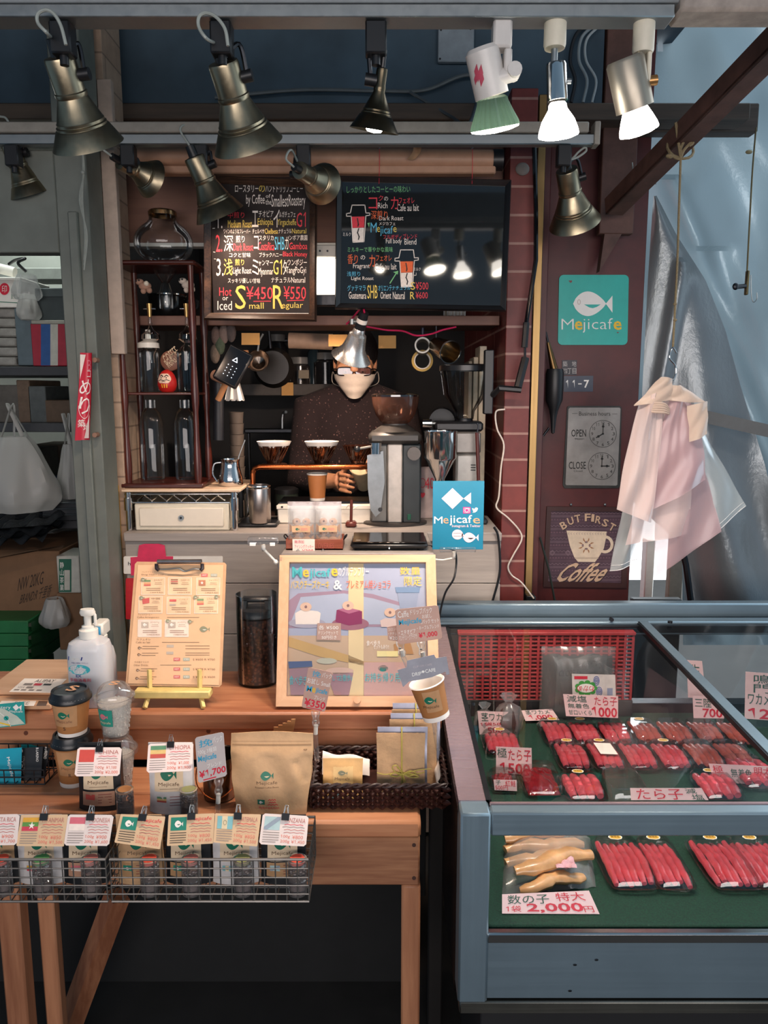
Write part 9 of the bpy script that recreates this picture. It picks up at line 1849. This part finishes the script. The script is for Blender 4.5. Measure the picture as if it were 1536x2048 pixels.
for pts in (((1264, 325), (1268, 345), (1290, 385)), ((1272, 330), (1276, 352), (1284, 362)), ((1256, 362), (1275, 372), (1292, 384)), ((1258, 368), (1272, 380), (1288, 388)), ((1280, 350), (1300, 358), (1312, 368))): m.tube(bez([P(x, y, 2.5) for x, y in pts], 4), .0022, M('bare_wire', '7c7c78', .4, .6), 5)
m.ball(P(1282, 362, 2.5), .016, blk, (1.1, .8, .9), 10); solo('wire_tie', m, 'twisted wire tie ends where the diagonal iron meets the post', 'wire')
# plastic bags on the hook
YBG = YR
def drape(c4, Y, name, lab, mat, ph, nu=26, nv=26, amp=.008, th=.0, hemmat=None, grp='plastic bags on the hook', gather=.4, dy=0):
 TL, TR, BL, BR = [P(x, y, Y) for x, y in c4]; pin = P(1340, 775, Y)
 def f(u, v):
  g = 1 - gather * (1 - v) ** 2; uu = .5 + (u - .5) * g
  p = (TL * (1 - uu) + TR * uu) * (1 - v) + (BL * (1 - u) + BR * u) * v
  return p + V((0, -amp * .5 * math.sin(u * 8 + ph + 3 * v) - .014 * math.sin(PI * u) - amp * .12 * math.sin(u * 33 - ph) * (1 - v) - .003 * math.sin(7 * u + 11 * v + ph), 0))
 t = thing(name, lab, 'bag', P(c4[2][0], c4[2][1], Y), group=grp); m = MB(); m.grid(f, nu, nv, mat); m.grid(lambda u, v: V(f(u, v)) + V((.002, .012 * math.sin(PI * u) * (.3 + v), 0)), nu, nv, mat); part('bag_film', m, t, True)
 if name == 'carrier_bag': m = MB(); a = V(f(.5, .02)); m.tube(bez([V(f(.3, .02)), (a + P(1338, 770, Y)) / 2, P(1337, 765, YR - .002), (a + P(1342, 770, Y)) / 2 + V((.006, -.003, 0)), V(f(.7, .02))], 5), .004, mat, 6, flat=.3); part('handle', m, t, True)
 if hemmat: m = MB(); m.tube([V(f(i / nu, 1)) for i in range(nu + 1)], .0012, hemmat, 5); m.tube([V(f(i / nu, .955)) + V((0, -.001, 0)) for i in range(nu + 1)], .0008, hemmat, 5); part('hem', m, t, True)
 return t
hem = M('bag_hem', 'dcdcdc', .4)
pinkf = glass('pink_bag_film', 'ffffff', .05, .3, haze=.56, hazecol='f4e0dc'); mauvef = glass('mauve_bag_film', 'ffffff', .06, .25, haze=.5, hazecol='dcbcc0'); clearf = glass('clear_bag_film', 'ffffff', .06, .25, haze=.34, hazecol='dce4e4')
drape([(1330, 830), (1402, 850), (1378, 1100), (1492, 1012)], YBG + .05, 'clear_bag', 'clear plastic bag spreading to the right behind the pink bags', clearf, 1, hemmat=hem, gather=.2)
drape([(1270, 900), (1310, 930), (1220, 1142), (1272, 1126)], YBG + .06, 'clear_bag', 'clear plastic bag flap sticking out at lower left under the pink bags', clearf, 2, hemmat=hem, gather=0)
drape([(1310, 880), (1400, 880), (1310, 1152), (1440, 1062)], YBG + .03, 'carrier_bag', 'long mauve carrier bag hanging lowest on the hook', mauvef, 3)
drape([(1270, 802), (1338, 772), (1232, 1018), (1300, 1045)], YBG - .022, 'carrier_bag', 'bundle of pink carrier bags fanned out at the left of the hook', pinkf, 4, amp=.012)
drape([(1318, 790), (1395, 800), (1250, 1090), (1375, 1068)], YBG + .018, 'carrier_bag', 'wide pink carrier bag behind the front mauve one', pinkf, 5)
drape([(1325, 795), (1400, 812), (1285, 1030), (1412, 960)], YBG - .012, 'carrier_bag', 'front mauve carrier bag with shiny creases', mauvef, 6, amp=.01)
t = thing('carrier_bag', 'cream handle tabs of the carrier bags bunched on the hook', 'bag', P(1340, 830, YBG - .02), group='plastic bags on the hook'); crf = glass('cream_bag_film', 'ffffff', .05, .3, haze=.8, hazecol='e8d4c4')
def tabq(c4, dy, name):
 a, b, c, d = [P(x, y, YBG + dy) for x, y in c4]; m = MB(); m.sheet(lambda u, v: (a * (1 - u) + b * u) * (1 - v) + (c * (1 - u) + d * u) * v + V((0, -.01 * math.sin(PI * u) + .003 * math.sin(9 * v + 7 * u), 0)), 10, 10, crf, .003); part(name, m, t, True)
tabq([(1322, 754), (1344, 757), (1268, 812), (1342, 800)], -.03, 'handle_tab'); tabq([(1344, 770), (1361, 772), (1340, 802), (1412, 806)], -.026, 'handle_tab'); tabq([(1374, 812), (1414, 802), (1380, 884), (1413, 868)], -.034, 'handle_tab')
m = MB(); c = P(1314, 815, YBG - .03)
for k in range(5): m.tube(bez([c + V((-.03, 0, -.002 * k)), c + V((-.012, -.012, .012 - .006 * k)), c + V((.016, -.012, .01 - .006 * k)), c + V((.034, 0, -.006 - .003 * k))], 6), .0035, crf, 6)
part('gathered_opening', m, t, True)
# pale wall cards by the clipboard and pink sticker on the counter front
t = thing('wall_card', 'white card with a small hook slot fixed to the counter front behind the clipboard', 'card', P(340, 1150, 2.4)); pcf = pxplane((0, 2.41, 0), (0, -1, 0)); m = MB(); slab(m, rounded(248, 1112, 446, 1147, 3), .003, white, pcf, .001); pcf.text(m, 'h', 257, 1123, 262, 1130, ink, lift=.0048); part('card', m, t, True)
t = thing('delivery_sticker', 'bright pink sticker with a grey rounded top above the clipboard', 'sticker', P(303, 1150, 2.4)); m = MB(); pkk = M('sticker_pink', 'd82c58', .45); slab(m, [(262, 1114), (276, 1113), (277, 1104), (279, 1090), (290, 1087), (318, 1087), (330, 1090), (332, 1104), (333, 1112), (347, 1112), (347, 1150), (263, 1150)], .001, pkk, pcf, .0045); part('backing', m, t, True)
t = thing('red_sticker', 'red panel sticker half hidden behind the left edge of clipboard', 'sticker', P(260, 1238, 2.4)); m = MB(); slab(m, rounded(252, 1156, 300, 1238, 3), .002, M('sticker_red', 'c4202c', .45), pcf, .001); part('panel', m, t, True)
